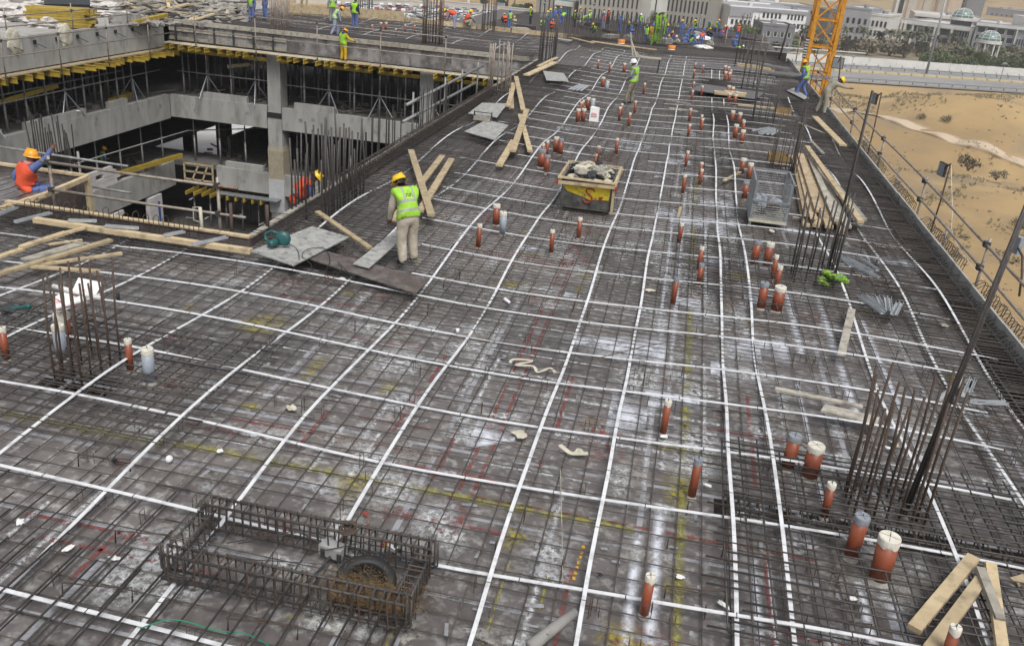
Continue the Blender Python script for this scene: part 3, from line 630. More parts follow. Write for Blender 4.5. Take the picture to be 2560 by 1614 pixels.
cage((X0, Y0 + .1, 0), (X0, Y1 - .1, 0), .14, .25, .14, ring, 6); cage((X1, Y0 + .1, 0), (X1, Y1 - .1, 0), .14, .25, .14, ring, 7)
for cx, cy in ((X0, Y0), (X0, Y1), (X1, Y0), (X1, Y1)):
    for k in range(5):
        sx = -1 if cx == X0 else 1; px = cx + sx * (.03 + .022 * k); py = cy + U(-.06, .06)
        MB().tube([(px, py, .44 + U(0, .05)), (px, py, .17), (px - sx * .05, py, .125), (px - sx * .22, py, .12)], .011, 6).build('corner_bar', BARD, ring, True)
for k in range(5):
    x = U(-4, -3); y = U(6.15, 6.6); MB().tube([(x, y, .2), (x + U(.5, 1.1), y + U(-.1, .3), .25 + U(0, .08)), (x + U(1.1, 1.3), y + .2, .12)], .007, 4).build('loose_bar', BARD, ring, True)
ec = EMPTY('beam_cage', (-8, 26, 0), 'rusty stirrup cage of the edge beam along the right side of atrium', 'rebar cage')
cage((-7.85, 19.9, 0), (-7.8, 36, 0), .2, .3, .1, ec, 120, r=.011)
for k in range(4): MB().tube([(-7.9 + .06 * k, 15.5, .15), (-7.88 + .06 * k, 36, .16)], .012, 5).build('long_bar', BARD, ec)
nc = EMPTY('beam_cage', (-10.6, 14.9, 0), 'edge beam bars with hooked ends behind the long timber', 'rebar cage')
for k in range(18):
    x = -12.75 + .22 * k; y = 14.98 + U(-.02, .02); h = .42 + U(-.05, .06)
    MB().tube([(x, y - .12, -.3), (x, y - .12, h - .04), (x + .01, y - .1, h - .01), (x + .02, y - .03, h), (x + .04, y, h - .04), (x + .04, y, -.3)], .008, 5).build('hooked_bar', RUST, nc, True)
for z in (.28, .1, .02): MB().tube([(-13, 14.9, z), (-8.3, 14.86, z)], .008, 5).build('long_bar', BARD, nc)
for k in range(14):
    y = 14.3 + .05 * k; MB().tube([(-13.2 + U(-.3, .3), y, .08), (-8.2 + U(-.3, .3), y + U(-.08, .08), .08)], .008, 4).build('long_bar', BARD, nc)
hp = EMPTY('hairpin_bars', (6.6, 20, 0), 'row of hooped hairpin bars along the outside of the right edge', 'hairpin bars')
for a, b in ((9, 13.2), (14.2, 18.6), (20, 23.5), (25, 28), (29.5, 34)):
    y = a
    while y < b:
        yy = y + U(-.03, .03); h = .3 + U(-.03, .04)
        MB().tube([(6.3, yy, .06), (6.52, yy, h - .05), (6.58, yy, h), (6.68, yy + .02, h - .01), (6.72, yy + .03, h - .06), (6.66, yy + .05, -.1)], .009, 5).build('hairpin', BARD, hp, True); y += .16
tc_ = EMPTY('beam_cage', (3.6, 9.05, 0), 'stirrup cage sunk in the dark trench at lower right', 'rebar cage')
cage((1.2, 9.03, -.45), (6.1, 9.03, -.45), .26, .5, .05, tc_, 40)
lc = EMPTY('beam_cage', (5.95, 20, 0), 'dark edge beam cage along the right edge formwork', 'rebar cage')
cage((5.95, 9.6, -.45), (5.95, 33.6, -.45), .5, .5, .05, lc, 130, r=.009, m=BARD)
for i, (a, b, c, d) in enumerate((((8, 970), 0, 0, 0),)[:0]): pass
for i, (pa, pb, lb) in enumerate((((195, 1135), (325, 1148), 'bent U bar lying at left below the yellow painted line'), ((155, 1455), (330, 1468), 'bent U bar in the bottom left corner'), ((288, 1325), (425, 1335), 'bent U bar just left of the rebar cage'),
        ((570, 1545), (745, 1562), 'bent U bar in front of the rebar cage at the bottom'), ((1672, 1341), (1810, 1360), 'bent U bar by the lower yellow line, right of centre'), ((1666, 1462), (1815, 1478), 'bent U bar right of the nearest pipe stub'),
        ((2020, 1535), (2180, 1560), 'bent U bar left of the leaning planks'), ((1110, 700), (1150, 680), 'small bent wire hook beyond the dark brown board'))):
    a = at(*pa, .16); b = at(*pb, .16); dn = Vector((0, -.02, -.15))
    TAG(MB().tube([a + dn, a, a.lerp(b, .5) + Vector((0, 0, -.01)), b, b + dn], .008, 6).build('bent_bar', RUST, None, True), lb, 'bent bar', 'loose bent bars')
TAG(MB().tube([at(1273, 951, .12), at(1600, 868, .3), at(2150, 766, .16)], .007, 5).build('loose_bar', RUST), 'long thin rod lying slantwise across the mesh mid-right', 'steel bar')
TAG(MB().tube([at(1715, 948, .2), at(1900, 990, .18), at(2160, 1050, .2)], .009, 5).build('loose_bar', BARD), 'dark rod slanting under the pale board at right', 'steel bar')
TAG(MB().tube([at(1401, 1174, .16), at(1405, 1330, .12), at(1407, 1455, .1)], .006, 5).build('loose_bar', WOODG), 'thin rusty rod lying lengthwise near the bottom centre', 'steel bar')

# ================================================================== TIMBER, BOARDS, CHANNELS
def plank(pa, za, pb, zb, w, h, label, m=WOOD, cat='plank', group=None, name='plank'):
    a, b = at(*pa, za), at(*pb, zb); t = (b - a).normalized(); s = t.cross(Z).normalized() * (w / 2); u = s.cross(t).normalized() * (h / 2); k = 5; mb = MB(); n0 = 0
    ph = U(0, 90)
    for i in range(k + 1):
        p = a.lerp(b, i / k) + Z * .006 * noise.noise((i * .7, ph, 0)); mb.v += [p - s - u, p + s - u, p + s + u, p - s + u]
    for i in range(k):
        c = 4 * i
        for j in range(4): mb.f.append((c + j, c + 4 + j, c + 4 + (j + 1) % 4, c + (j + 1) % 4)); mb.m.append(0)
    mb.f.append((0, 1, 2, 3)); mb.f.append((4 * k + 3, 4 * k + 2, 4 * k + 1, 4 * k)); mb.m += [0, 0]
    return TAG(mb.build(name, m), label, cat, group)
GP = 'loose planks on the deck'
plank((87, 549), .3, (628, 628), .3, .13, .09, 'long heavy yellow timber lying along the near atrium edge', cat='timber')
plank((52, 618), .22, (166, 581), .24, .13, .05, 'plank at left pointing at the long timber, upper one', group=GP); plank((150, 586), .18, (214, 568), .34, .12, .045, 'short plank end resting on the long timber', group=GP)
plank((-60, 662), .2, (56, 622), .18, .12, .045, 'plank at the left photo edge behind the strip', group=GP)
plank((-40, 695), .24, (277, 600), .26, .13, .045, 'long pale plank lying over others at far left', group=GP); plank((93, 662), .2, (305, 633), .24, .1, .035, 'narrow plank pointing right behind the near-left column bars', group=GP)
plank((64, 665), .22, (250, 678), .18, .1, .035, 'narrow plank crossing just behind the near-left column bars', group=GP); plank((122, 611), .17, (206, 600), .17, .07, .03, 'thin wood slip lying above the weathered plank', group=GP)
plank((60, 650), .15, (208, 607), .16, .2, .03, 'weathered grey-brown board among the left planks', WOODG, group=GP)
plank((793, 529), .26, (925, 620), .24, .12, .045, 'single pale plank lying between wall bars and the narrow grey board', group=GP)
plank((1106, 390), .2, (982, 552), .2, .17, .06, 'left one of two parallel planks behind the beige worker', group=GP); plank((1129, 398), .22, (1050, 528), .22, .17, .06, 'right one of two parallel planks behind the beige worker', group=GP)
plank((1027, 376), .34, (1078, 538), .3, .17, .06, 'plank lying across the two behind the beige worker', group=GP)
plank((1290, 192), .5, (1308, 276), .2, .19, .06, 'upper right plank in the tangled heap by atrium', group='tangled planks beside the atrium'); plank((1277, 208), .25, (1279, 272), .2, .18, .06, 'upper left plank of the tangled heap by the atrium', group='tangled planks beside the atrium')
plank((1286, 208), .35, (1270, 266), .28, .18, .06, 'short plank lying on the upper left one of the heap', group='tangled planks beside the atrium')
plank((1317, 274), .42, (1282, 378), .3, .19, .06, 'middle plank of the heap with a square cut end', group='tangled planks beside the atrium'); plank((1300, 287), .28, (1325, 378), .2, .16, .06, 'plank crossing under the middle one in the heap', group='tangled planks beside the atrium')
plank((1284, 352), .24, (1248, 414), .22, .19, .06, 'lowest plank of the heap reaching towards the camera', group='tangled planks beside the atrium')
plank((1392, 144), .3, (1346, 166), .3, .2, .05, 'rear plank of two lying over the atrium edge', group='two planks over the atrium edge'); plank((1388, 156), .34, (1316, 188), .3, .3, .06, 'front wide plank of two lying over the atrium edge', group='two planks over the atrium edge')
plank((1938, 971), .22, (2156, 1016), .22, .1, .03, 'long slim pale batten at right below the ducts', WOODG); 
plank((2130, 772), .25, (2103, 888), .22, .13, .02, 'grey upright-looking strip lying along the deck at right', WOODG)
plank((2037, 292), .25, (2108, 364), .24, .26, .06, 'weathered plank lying along the right edge behind the floodlight', group='planks at the right edge'); plank((1997, 307), .22, (2061, 334), .2, .12, .04, 'thin weathered plank left of the right edge plank', WOODG, group='planks at the right edge'); plank((2028, 353), .2, (2058, 384), .2, .12, .04, 'pale plank end by the timber stack', WOODG, group='planks at the right edge')
plank((2433, 1393), .32, (2285, 1572), .22, .13, .06, 'leftmost leaning plank in the bottom right corner', group='planks at bottom right'); plank((2452, 1450), .3, (2322, 1625), .24, .12, .06, 'second plank in the bottom right corner, parallel to leftmost', group='planks at bottom right')
plank((2450, 1421), .36, (2500, 1550), .3, .09, .06, 'dark weathered plank crossing the parallel ones at bottom right', WOODG, group='planks at bottom right'); plank((2476, 1410), .3, (2506, 1625), .26, .11, .06, 'upright plank closest to the bottom right corner', group='planks at bottom right')
plank((2533, 1455), .2, (2565, 1445), .2, .1, .05, 'wood offcut at the right photo edge', group='planks at bottom right')
plank((1702, 517), .12, (1695, 543), .12, .07, .03, 'small wood offcut on the white line right of the skip'); plank((1850, 430), .16, (1810, 452), .16, .1, .04, 'short orange wood offcut left of the mesh cage')
plank((1663, 249), .2, (1727, 261), .2, .1, .04, 'thin batten lying right of the white helmeted man', WOODG, group='far battens'); plank((1672, 270), .2, (1745, 279), .2, .1, .04, 'thin batten near the far right pipe stubs', WOODG, group='far battens'); plank((1685, 330), .16, (1732, 332), .16, .1, .03, 'thin batten beyond the skip by the right line', WOODG, group='far battens')
for a, b in (((1785, 229), (1860, 236)), ((1785, 233), (1862, 240)), ((1810, 228), (1866, 235))): plank(a, .3, b, .3, .25, .08, 'rough plank in the small stack by the far column bars', group='small far plank stack')
for a, b in (((1845, 165), (1935, 178)), ((1845, 160), (1925, 173))): plank(a, .3, b, .3, .25, .1, 'pale plank lying before the far right rail', group='planks before the far right rail')
plank((1845, 262), .25, (1940, 272), .25, .16, .06, 'pale timber lying behind the far dark column bars')
for k, (a, b) in enumerate((((1425, 94), (1482, 108)), ((1480, 104), (1580, 118)), ((1560, 114), (1640, 125)))): plank(a, .3, b, .3, .3, .06, 'orange plank along the foot of the far starter wall', group='planks at the far starter wall')
def board(pxs, zs, th, label, m=PLYD):
    p = [at(*q, z) for q, z in zip(pxs, zs)]
    return TAG(MB().prism([q - Z * th for q in p], Z * th).build('plywood_board', m), label, 'board', 'loose plywood boards')
board(((626, 627), (734, 663), (873, 592), (780, 565)), (.3, .29, .29, .3), .02, 'large pale dusty board carrying the circular saw')
board(((774, 647), (1039, 733), (1074, 698), (815, 627)), (.24, .22, .27, .27), .02, 'dark brown board under the power cable', PLYB)
board(((882, 659), (922.6, 669), (1000, 601), (1000, 567)), (.31, .31, .34, .34), .02, 'narrow grey board lying at the feet of the beige worker')
board(((1170, 283.4), (1242.5, 293.6), (1268.6, 258.7), (1205, 257)), (.3, .3, .3, .3), .02, 'pale board behind the wooden tool box')
board(((1161, 328.5), (1236.6, 350), (1271.5, 312.5), (1216, 299.4)), (.3, .3, .32, .32), .02, 'pale spattered board under the wooden tool box')
board(((1366, 200.6), (1421.5, 203.5), (1410, 183), (1357.6, 177)), (.35, .35, .4, .4), .02, 'pale square board left of the far pipe stubs')
board(((2052, 1025), (2192, 1063), (2199, 1042), (2063, 1009)), (.24, .2, .2, .24), .03, 'pale stained board beside the front right column bars', WOODG)
board(((1967, 226), (2010, 248), (2022, 244), (1985, 220)), (.3, .3, .3, .3), .03, 'pale boards at the feet of the man carrying cutters')
board(((1390, 97), (1425, 103), (1432, 100), (1396, 95)), (.25, .25, .25, .25), .03, 'pale board lying before the far starter wall')
for k in range(4): plank((1422 + 10 * k, 224 + k), .2, (1452 + 6 * k, 211 + k * 1.2), .2, .1, .03, 'grey metal flat bar in a small far bundle', CHAN, 'flat bar', 'far flat bars')
def channel(pa, pb, lb, g, z=.24, w=.075, h=.045):
    a, b = at(*pa, z), at(*pb, z); t = (b - a).normalized(); s = t.cross(Z).normalized() * (w / 2); up = Z * h; th = .006; mb = MB()
    mb.beam(a, b, w, th); mb.beam(a + s + up / 2, b + s + up / 2, th, h); mb.beam(a - s + up / 2, b - s + up / 2, th, h)
    TAG(mb.build('steel_channel', CHAN), lb, 'channel', g)
g = 'loose zinc channels'
for a, b in (((2095, 640), (2126, 668)), ((2113, 645), (2180, 680)), ((2145, 644), (2194, 677)), ((2130, 665), (2197, 696)), ((2105, 648), (2160, 672))): channel(a, b, 'zinc channel in the pile right of the middle column bars', 'zinc channels right of the middle column bars')
for a, b in (((2145, 741), (2206, 785)), ((2159, 738), (2197, 770)), ((2191, 741), (2203, 767)), ((2213, 743), (2218, 776)), ((2222, 745), (2225, 777)), ((2245, 758), (2230, 787)), ((2253, 758), (2238, 787)), ((2172, 742), (2210, 780))): channel(a, b, 'zinc channel in the scattered pile below the lime cloth', 'zinc channels below the lime cloth')
for a, b in (((2430, 948), (2409, 992)), ((2412, 949), (2348, 1001)), ((2427, 1007), (2517, 1010)), ((2434, 952), (2420, 985))): channel(a, b, 'zinc channel beside the bundled leaning bars', 'zinc channels beside the leaning bars')
for a, b in (((1882, 328), (1925, 320)), ((1897, 332), (1934, 322)), ((1905, 336), (1938, 322)), ((1918, 337), (1944, 324)), ((1930, 338), (1950, 325))): channel(a, b, 'zinc channel in a fan by the far column bars', 'zinc channels by the far column bars')
for a, b, lb in (((171, 553), (241, 555), 'zinc channel lying on the long timber, left one'), ((262, 567), (346, 573), 'zinc channel lying on the long timber, middle one'), ((411, 591), (461, 581), 'short zinc channel near the right end of long timber'), ((484, 613), (568, 595), 'zinc channel slanting over the right end of the long timber'),
                 ((38, 557), (128, 534), 'zinc channel lying left behind the long timber'), ((-20, 545), (42, 520), 'zinc channel at the left photo edge by the sitting man')): channel(a, b, lb, 'zinc channels round the long timber', .36 if a[0] > 150 else .28)
# timber stack
STKB = mat('stack_wood', (.3, .225, .14), (.42, .33, .22), 4, .85, c3=(.16, .125, .085), s3=5, rnd=.3, bump=.25)
st = EMPTY('timber_stack', (4.1, 25.5, 0), 'stack of long weathered timber planks beside the mesh cage', 'timber stack')
rows = [(.12, [(3.45, 3.7), (3.66, 3.9), (3.87, 4.05), (4.08, 4.2), (4.29, 4.35), (4.5, 4.5)]), (.2, [(3.5, 3.75), (3.72, 3.95), (3.95, 4.1), (4.2, 4.25), (4.42, 4.42)]), (.28, [(3.6, 3.85), (3.9, 4.05), (4.15, 4.2)]), (.36, [(3.75, 3.9)])]
for z, xs in rows:
    for (xa, xb) in xs:
        y0 = 21.6 + U(-.15, .8); y1 = 29.4 + U(-.6, .5); dz_ = U(-.025, .03); MB().beam((xa, y0, z + dz_), (xb + U(.05, .18), y1, z + dz_ + U(-.02, .02)), U(.165, .2), U(.05, .075)).build('plank', random.choice((WOOD, STKB, STKB, WOODG)), st)
MB().beam((4.72, 21.9, .34), (4.25, 30.2, .5), .16, .07).build('plank', WOOD, st); MB().beam((4.86, 22.3, .3), (4.35, 28.3, .45), .16, .07).build('plank', WOODG, st)
for y in (22.6, 27.5): MB().beam((3.2, y, .04), (4.9, y, .04), .09, .07).build('bearer', WOODG, st)
TAG(MB().tube([at(1439, 1528, .2), at(1390, 1565, .16), at(1325, 1617, .14)], [.04, .055, .06], 10).build('wooden_pole', CONCD, None, True), 'concrete-crusted round pole at the bottom centre', 'pole')

# ================================================================== SKIP, CAGE PALLET, TOOLS
sk = EMPTY('rubble_skip', (-1.9, 20.6, 0), 'timber rimmed steel skip full of torn sacks and wire', 'skip')
SKB = mat('skip_steel', (.035, .035, .032), (.13, .13, .12), 5, .6, c3=(.1, .1, .09), s3=4); SKY = mat('skip_yellow', (.62, .47, .02), (.45, .34, .03), 7, .55, lo=.45, hi=.75, c3=(.1, .1, .08), s3=9); SKR = plain('red_paint', (.32, .03, .02), .6)
x0, x1, y0, y1 = -2.56, -1.34, 20.45, 22.05
b0, b1 = y0 + .1, y1 - .05
mb = MB(); zt = .86
A = [(x0 + .03, b0, .12), (x1 - .03, b0, .12), (x1 - .03, b1, .12), (x0 + .03, b1, .12)]; T = [(x0, y0, zt), (x1, y0, zt), (x1, y1, zt), (x0, y1, zt)]
FB = mb.hexa([A[0], A[1], (x1 - .03, b0 + .03, .12), (x0 + .03, b0 + .03, .12), T[0], T[1], (x1, y0 + .03, zt), (x0, y0 + .03, zt)]); mb.build('front_panel', SKB, sk)
MB().hexa([A[3], A[2], (x1 - .03, b1 - .03, .12), (x0 + .03, b1 - .03, .12), T[3], T[2], (x1, y1 - .03, zt), (x0, y1 - .03, zt)]).build('back_panel', SKB, sk)
for xa, xb in ((x0, x0 + .03), (x1 - .03, x1)): MB().hexa([(xa, b0 + .03, .12), (xb, b0 + .03, .12), (xb, b1 - .03, .12), (xa, b1 - .03, .12), (xa, y0 + .03, zt), (xb, y0 + .03, zt), (xb, y1 - .03, zt), (xa, y1 - .03, zt)]).build('side_panel', SKB, sk)
MB().span(x0 + .06, x1 - .06, b0 + .03, b1 - .03, .13, .16).build('floor_panel', SKB, sk)
MB().span(x0 + .1, x1 - .1, y0 + .35, y1 - .2, .2, .62).build('rubble_fill', CONCD, sk)
def fp(u, v, off=.006):                                   # point on the sloping front face
    p = Vector((x0 + .03 * (1 - v) + (x1 - x0 - .06 * (1 - v)) * u, b0 + (y0 - b0) * v, .12 + (zt - .12) * v)); return p + Vector((0, -1, -.3)).normalized() * off
top = [fp(u, .9) for u in (.02, .5, .98)]; lo = [(.98, .42), (.8, .4), (.6, .36), (.45, .44), (.3, .5), (.12, .58), (.02, .74)]
MB().prism(top + [fp(*q) for q in lo], Vector((0, -.003, 0))).build('yellow_paint', SKY, sk)
S = [(.67, .68), (.64, .74), (.57, .76), (.51, .72), (.5, .65), (.54, .58), (.6, .52), (.64, .43), (.62, .32), (.55, .25), (.48, .28), (.45, .38)]
MB().tube([fp(u, v, .012) for u, v in S], .022, 5).build('painted_letter', SKR, sk, True)
MB().quad(fp(.76, .5, .011), fp(.86, .52, .011), fp(.84, .42, .011), fp(.77, .38, .011)).build('red_mark', SKR, sk)
for (a, b) in (((x0 - .1, y0 - .06), (x1 + .1, y0 - .06)), ((x0 - .1, y1 + .06), (x1 + .1, y1 + .06)), ((x0 - .06, y0 - .02), (x0 - .06, y1 + .02)), ((x1 + .06, y0 - .02), (x1 + .06, y1 + .02))):
    MB().beam((*a, zt + .03), (*b, zt + .03), .06, .045).build('rim_timber', WOOD, sk); MB().beam((*a, zt - .1), (*b, zt - .06), .05, .075).build('rim_timber', WOOD, sk)
for x in (x1 + .055,): MB().beam((x, b0 - .02, .1), (x, y0 - .03, zt - .16), .06, .05, (0, 1, 0)).build('corner_post', WOOD, sk)
for x in (x0 - .1, x1 + .1):
    for z in (zt - .1,): MB().box((x, y0 - .07, z), (.05, .05, .1)).build('red_end', SKR, sk)
for k in range(44):
    u, v = U(-.48, .48), U(-.66, .66)
    h = .7 + .3 * (1 - (2 * u) ** 2) * (1 - (v / .85) ** 2) + U(-.06, .08)
    TAG(MB().blob((-1.95 + u, 21.27 + v, h), (U(.08, .2), U(.07, .16), U(.05, .11)), k, 2, .9, 1.9, rz=U(0, 6)).build('torn_sack', random.choice((CREAM, CREAM, WOODG, CONC, DARKC)), None, False), 'crumpled cement sack scrap heaped in the timber rimmed skip', 'sack', 'sack scraps in the skip')
for k in range(6): TAG(MB().blob((U(-2.45, -1.5), U(20.6, 22), .84), (.16, .14, .08), k + 60, 2, .8, 2).build('black_scrap', BLACK), 'black plastic scrap among the sacks in the skip', 'plastic scrap', 'black scraps in the skip')
wr = MB()
for k in range(40):
    p = Vector((-1.75 + U(-.3, .3), 21.6 + U(-.3, .3), 1.2)); wr.tube([p + Vector((U(-.2, .2), U(-.2, .2), U(-.05, .2))) for _ in range(4)], .004, 3, False)
TAG(wr.build('wire_tangle', RUST), 'tangle of tie wire on top of the sacks in the skip', 'wire tangle', None, 'stuff')
# wire mesh pallet cage
pc = EMPTY('pallet_cage', (2.4, 22, 0), 'galvanised wire mesh pallet cage with scrap inside', 'pallet cage')
cx0, cx1, cy0, cy1 = 2.02, 2.92, 21.35, 22.75
MB().span(cx0, cx1, cy0, cy1, .2, .25).build('floor_panel', WOODG, pc)
for x in (cx0 + .04, cx1 - .04):
    for y in (cy0 + .04, cy1 - .04): MB().span(x - .03, x + .03, y - .03, y + .03, .01, 1.15).build('post', STEEL, pc)
for y in (cy0, cy1): MB().beam((cx0, y, .19), (cx1, y, .19), .04, .06).build('base_rail', CREAM if y == cy0 else STEEL, pc); MB().beam((cx0, y, .68 if y == cy0 else 1.16), (cx1, y, .68 if y == cy0 else 1.16), .04, .05).build('top_rail', STEEL, pc)
for x in (cx0, cx1): MB().beam((x, cy0, 1.16), (x, cy1, 1.16), .04, .05).build('top_rail', STEEL, pc); MB().beam((x, cy0, .22), (x, cy1, .22), .04, .06).build('base_rail', STEEL, pc)
def netting(p, u, v, nu, nv, nm):
    mb = MB(); p, u, v = Vector(p), Vector(u), Vector(v)
    for i in range(nu + 1): mb.tube([p + u * i / nu, p + u * i / nu + v], .0035, 4, False)
    for j in range(nv + 1): mb.tube([p + v * j / nv, p + v * j / nv + u], .0035, 4, False)
    mb.build(nm, STEEL, pc)
netting((cx0, cy0, .25), (.9, 0, 0), (0, 0, .43), 16, 8, 'front_mesh'); netting((cx0, cy1, .25), (.9, 0, 0), (0, 0, .9), 16, 16, 'rear_mesh'); netting((cx1, cy0, .25), (0, 1.4, 0), (0, 0, .9), 20, 14, 'side_mesh')
MB().span(cx0 - .01, cx0 + .01, cy0 + .07, cy1 - .07, .26, 1.13).build('side_plate', STEEL, pc)
for k in range(16): TAG(MB().blob((U(2.2, 2.7), U(21.6, 22.5), .3 + U(0, .25)), (U(.06, .2), U(.05, .16), U(.05, .14)), k + 90, 2, .6, 1.6, rz=U(0, 6)).build('scrap_piece', random.choice((CHAN, GREYC, WOODG, PIPEG, RUST))), 'piece of scrap lying in the wire mesh pallet cage', 'scrap', 'scrap in the mesh cage')
# lime cloth bundle
cb = MB(); c = at(2082, 700, .22)
for k in range(20): cb.blob(c + Vector((random.gauss(0, .12), random.gauss(0, .09), U(-.06, .12))), (U(.05, .13), U(.04, .1), U(.03, .06)), k + 200, 3, .8, 2.4, rz=U(0, 6))
for k in range(0): p = c; cb.ribbon([p, p + Vector((U(-.12, .12), U(-.1, .1), .1)), p + Vector((U(-.35, .35), U(-.25, .1), -.02)), p + Vector((U(-.4, .4), U(-.3, .1), -.16))], .05, .012)
lc2 = cb.build('hi_vis_cloth', mat('lime_cloth', (.15, .33, .035), (.27, .4, .05), 7, .9, c3=(.07, .16, .03), s3=5), None, True); TAG(lc2, 'crumpled lime hi-vis cloth at the foot of the middle column bars', 'cloth'); MB().blob(c + Vector((.05, -.14, .08)), (.09, .05, .07), 5, 2, .5).build('blue_lining', BLUE, lc2, True)
# circular saw with cable
sw = EMPTY('circular_saw', at(695, 612, .32), 'dark teal circular saw lying on the big pale board', 'circular saw')
TEAL = plain('teal_casing', (.015, .09, .09), .4); c = at(695, 612, .33)
MB().lathe(c + Vector((.09, .03, .13)), [(.03, -.02), (.14, -.018), (.15, 0), (.14, .045), (.06, .06)], 24, axis=(.25, -.95, .2)).build('blade_guard', TEAL, sw, True)
MB().lathe(c + Vector((.07, -.02, .09)), [(.115, -.004), (.115, 0)], 24, axis=(.25, -.95, .2)).build('blade', STEEL, sw)
MB().lathe(c + Vector((.0, -.08, .09)), [(.04, -.03), (.07, 0), (.07, .12), (.055, .17), (.03, .175)], 14, axis=(-.35, -.9, -.1)).build('motor', TEAL, sw, True)
MB().tube([c + Vector((-.12, -.06, .05)), c + Vector((-.24, -.04, .1)), c + Vector((-.25, .02, .2)), c + Vector((-.14, .05, .24)), c + Vector((0, .03, .22))], .03, 8).build('handle', TEAL, sw, True)
MB().box(c + Vector((0, .02, .008)), (.42, .2, .012), .35).build('base_plate', STEEL, sw)
cp = [c + Vector((.1, -.02, .1)), at(740, 620, .33), at(748, 648, .3), at(740, 675, .12), at(760, 690, .05), at(780, 665, .2), at(755, 640, .32), at(772, 622, .34), at(812, 622, .3), at(825, 650, .3), at(815, 680, .26), at(830, 696, .2), at(855, 670, .29), at(845, 655, .29), at(870, 680, .27), at(890, 700, .2), at(880, 690, .1)]
def smooth(pts, k=6):
    out = []; P = [pts[0]] + pts + [pts[-1]]
    for i in range(1, len(P) - 2):
        for j in range(k):
            t = j / k; a, b, c2, d = P[i - 1], P[i], P[i + 1], P[i + 2]
            out.append(.5 * ((2 * b) + (c2 - a) * t + (2 * a - 5 * b + 4 * c2 - d) * t * t + (3 * b - a - 3 * c2 + d) * t ** 3))
    return out + [pts[-1]]
MB().tube(smooth(cp), .007, 5).build('cable', BLACK, sw, True)
TAG(MB().blob(at(856, 697, .16), (.07, .035, .03), 3, 2, .2).build('plug', CREAM, None, True), 'cream cable plug on the mesh below the dark board', 'plug')
# tool box on the far board
tb = EMPTY('tool_box', at(1208, 300, .32), 'open wooden tool tray with raised ends on the pale boards', 'tool box'); c = at(1206, 300, .33)
MB().span(c.x - .3, c.x + .3, c.y - .15, c.y + .15, .33, .35).build('tray_floor', WOODG, tb)
for s in (-.3, .3): MB().prism([(c.x + s, c.y - .15, .35), (c.x + s, c.y + .15, .35), (c.x + s, c.y + .03, .62), (c.x + s, c.y - .03, .62)], (.02, 0, 0)).build('end_board', DARKC, tb)
for s in (-.15, .13): MB().span(c.x - .28, c.x + .3, c.y + s, c.y + s + .02, .35, .47).build('side_board', WOODG, tb)
MB().tube([(c.x - .3, c.y, .58), (c.x + .31, c.y, .58)], .015, 6).build('handle', DARKC, tb)
# second saw at left
s2 = EMPTY('angle_grinder', at(52, 770, .2), 'dark teal power tool lying on the mesh at the left edge', 'power tool'); c = at(52, 768, .22)
MB().lathe(c, [(.02, -.16), (.035, -.12), (.035, .08), (.05, .1), (.045, .14)], 12, axis=(.8, .45, .1)).build('body', TEAL, s2, True); MB().lathe(c + Vector((-.14, -.1, -.01)), [(.11, -.006), (.115, 0), (.11, .012)], 18, axis=(.3, -.5, .8)).build('guard', DARKC, s2, True); MB().tube([c + Vector((.1, .06, .02)), c + Vector((.2, .1, -.02)), c + Vector((.3, .05, -.12))], .008, 5).build('cable', BLACK, s2)
# tyre with straw, spray can, block in the ring cage
ty = EMPTY('old_tyre', (-2.35, 6.45, .1), 'worn black tyre lying inside the foreground rebar cage', 'tyre')
MB().lathe((-2.32, 6.42, .13), [(.185, -.07), (.2, -.085), (.27, -.09), (.3, -.055), (.305, 0), (.3, .055), (.27, .09), (.2, .085), (.185, .07), (.18, 0), (.185, -.07)], 30, axis=(.15, -.2, 1)).build('tread', BLACK, ty, True)
stw = MB()
for k in range(2200):
    p = Vector((-2.22 + random.gauss(0, .25), 6.22 + random.gauss(0, .1), .12 + abs(random.gauss(0, .08)) + .04)); d = Vector((U(-1, 1), U(-.6, .6), U(-.3, .6))) * .06
    stw.tube([p, p + d * .5 + Vector((U(-.03, .03), U(-.03, .03), .01)), p + d], .0018, 3, False)
STRAW = mat('coir_straw', (.2, .135, .065), (.13, .085, .04), 20, .95)
for k in range(7): stw.blob((-2.5 + .1 * k, 6.2 + .04 * (k % 2), .15), (.13, .11, .1), k, 2, .6, 2.2)
TAG(stw.build('straw_heap', STRAW), 'brown heap of coir straw against the tyre in the cage', 'straw', None, 'stuff')
sc = EMPTY('spray_can', at(975, 1366, .2), 'small white paint can with red and yellow label lying in the cage', 'spray can'); c = at(975, 1366, .2)
ax = Vector((.95, -.3, -.02)); MB().lathe(c, [(.034, -.1), (.034, -.02)], 14, axis=ax).build('label_band', plain('red_label', (.6, .08, .03)), sc, True); MB().lathe(c, [(.035, -.055), (.035, -.03)], 14, axis=ax).build('yellow_band', plain('yellow_label', (.7, .5, .03)), sc, True)
MB().lathe(c, [(.034, -.02), (.034, .075), (.028, .09)], 14, axis=ax).build('can', WHITE, sc, True); MB().lathe(c, [(.026, .09), (.026, .12)], 14, axis=ax).build('cap', BLACK, sc, True)
bl = EMPTY('grey_case', at(833, 1376, .15), 'small grey plastic tool case standing in the cage', 'case'); c = at(833, 1382, .12)
MB().box(c + Vector((0, 0, .05)), (.26, .14, .12), -.2).build('case_body', mat('grey_plastic', (.36, .36, .36), (.3, .3, .3), 5, .5), bl)
for s in (-.09, .1): MB().box(c + Vector((s, -.075 - s * .2, .03)), (.045, .02, .1), -.2).build('foot_pad', DARKC, bl)
MB().tube([c + Vector((0, -.08, .02)), c + Vector((-.05, -.2, -.05)), c + Vector((-.12, -.42, -.08))], .016, 6).build('cord', DARKC, bl, True)
mb = MB()
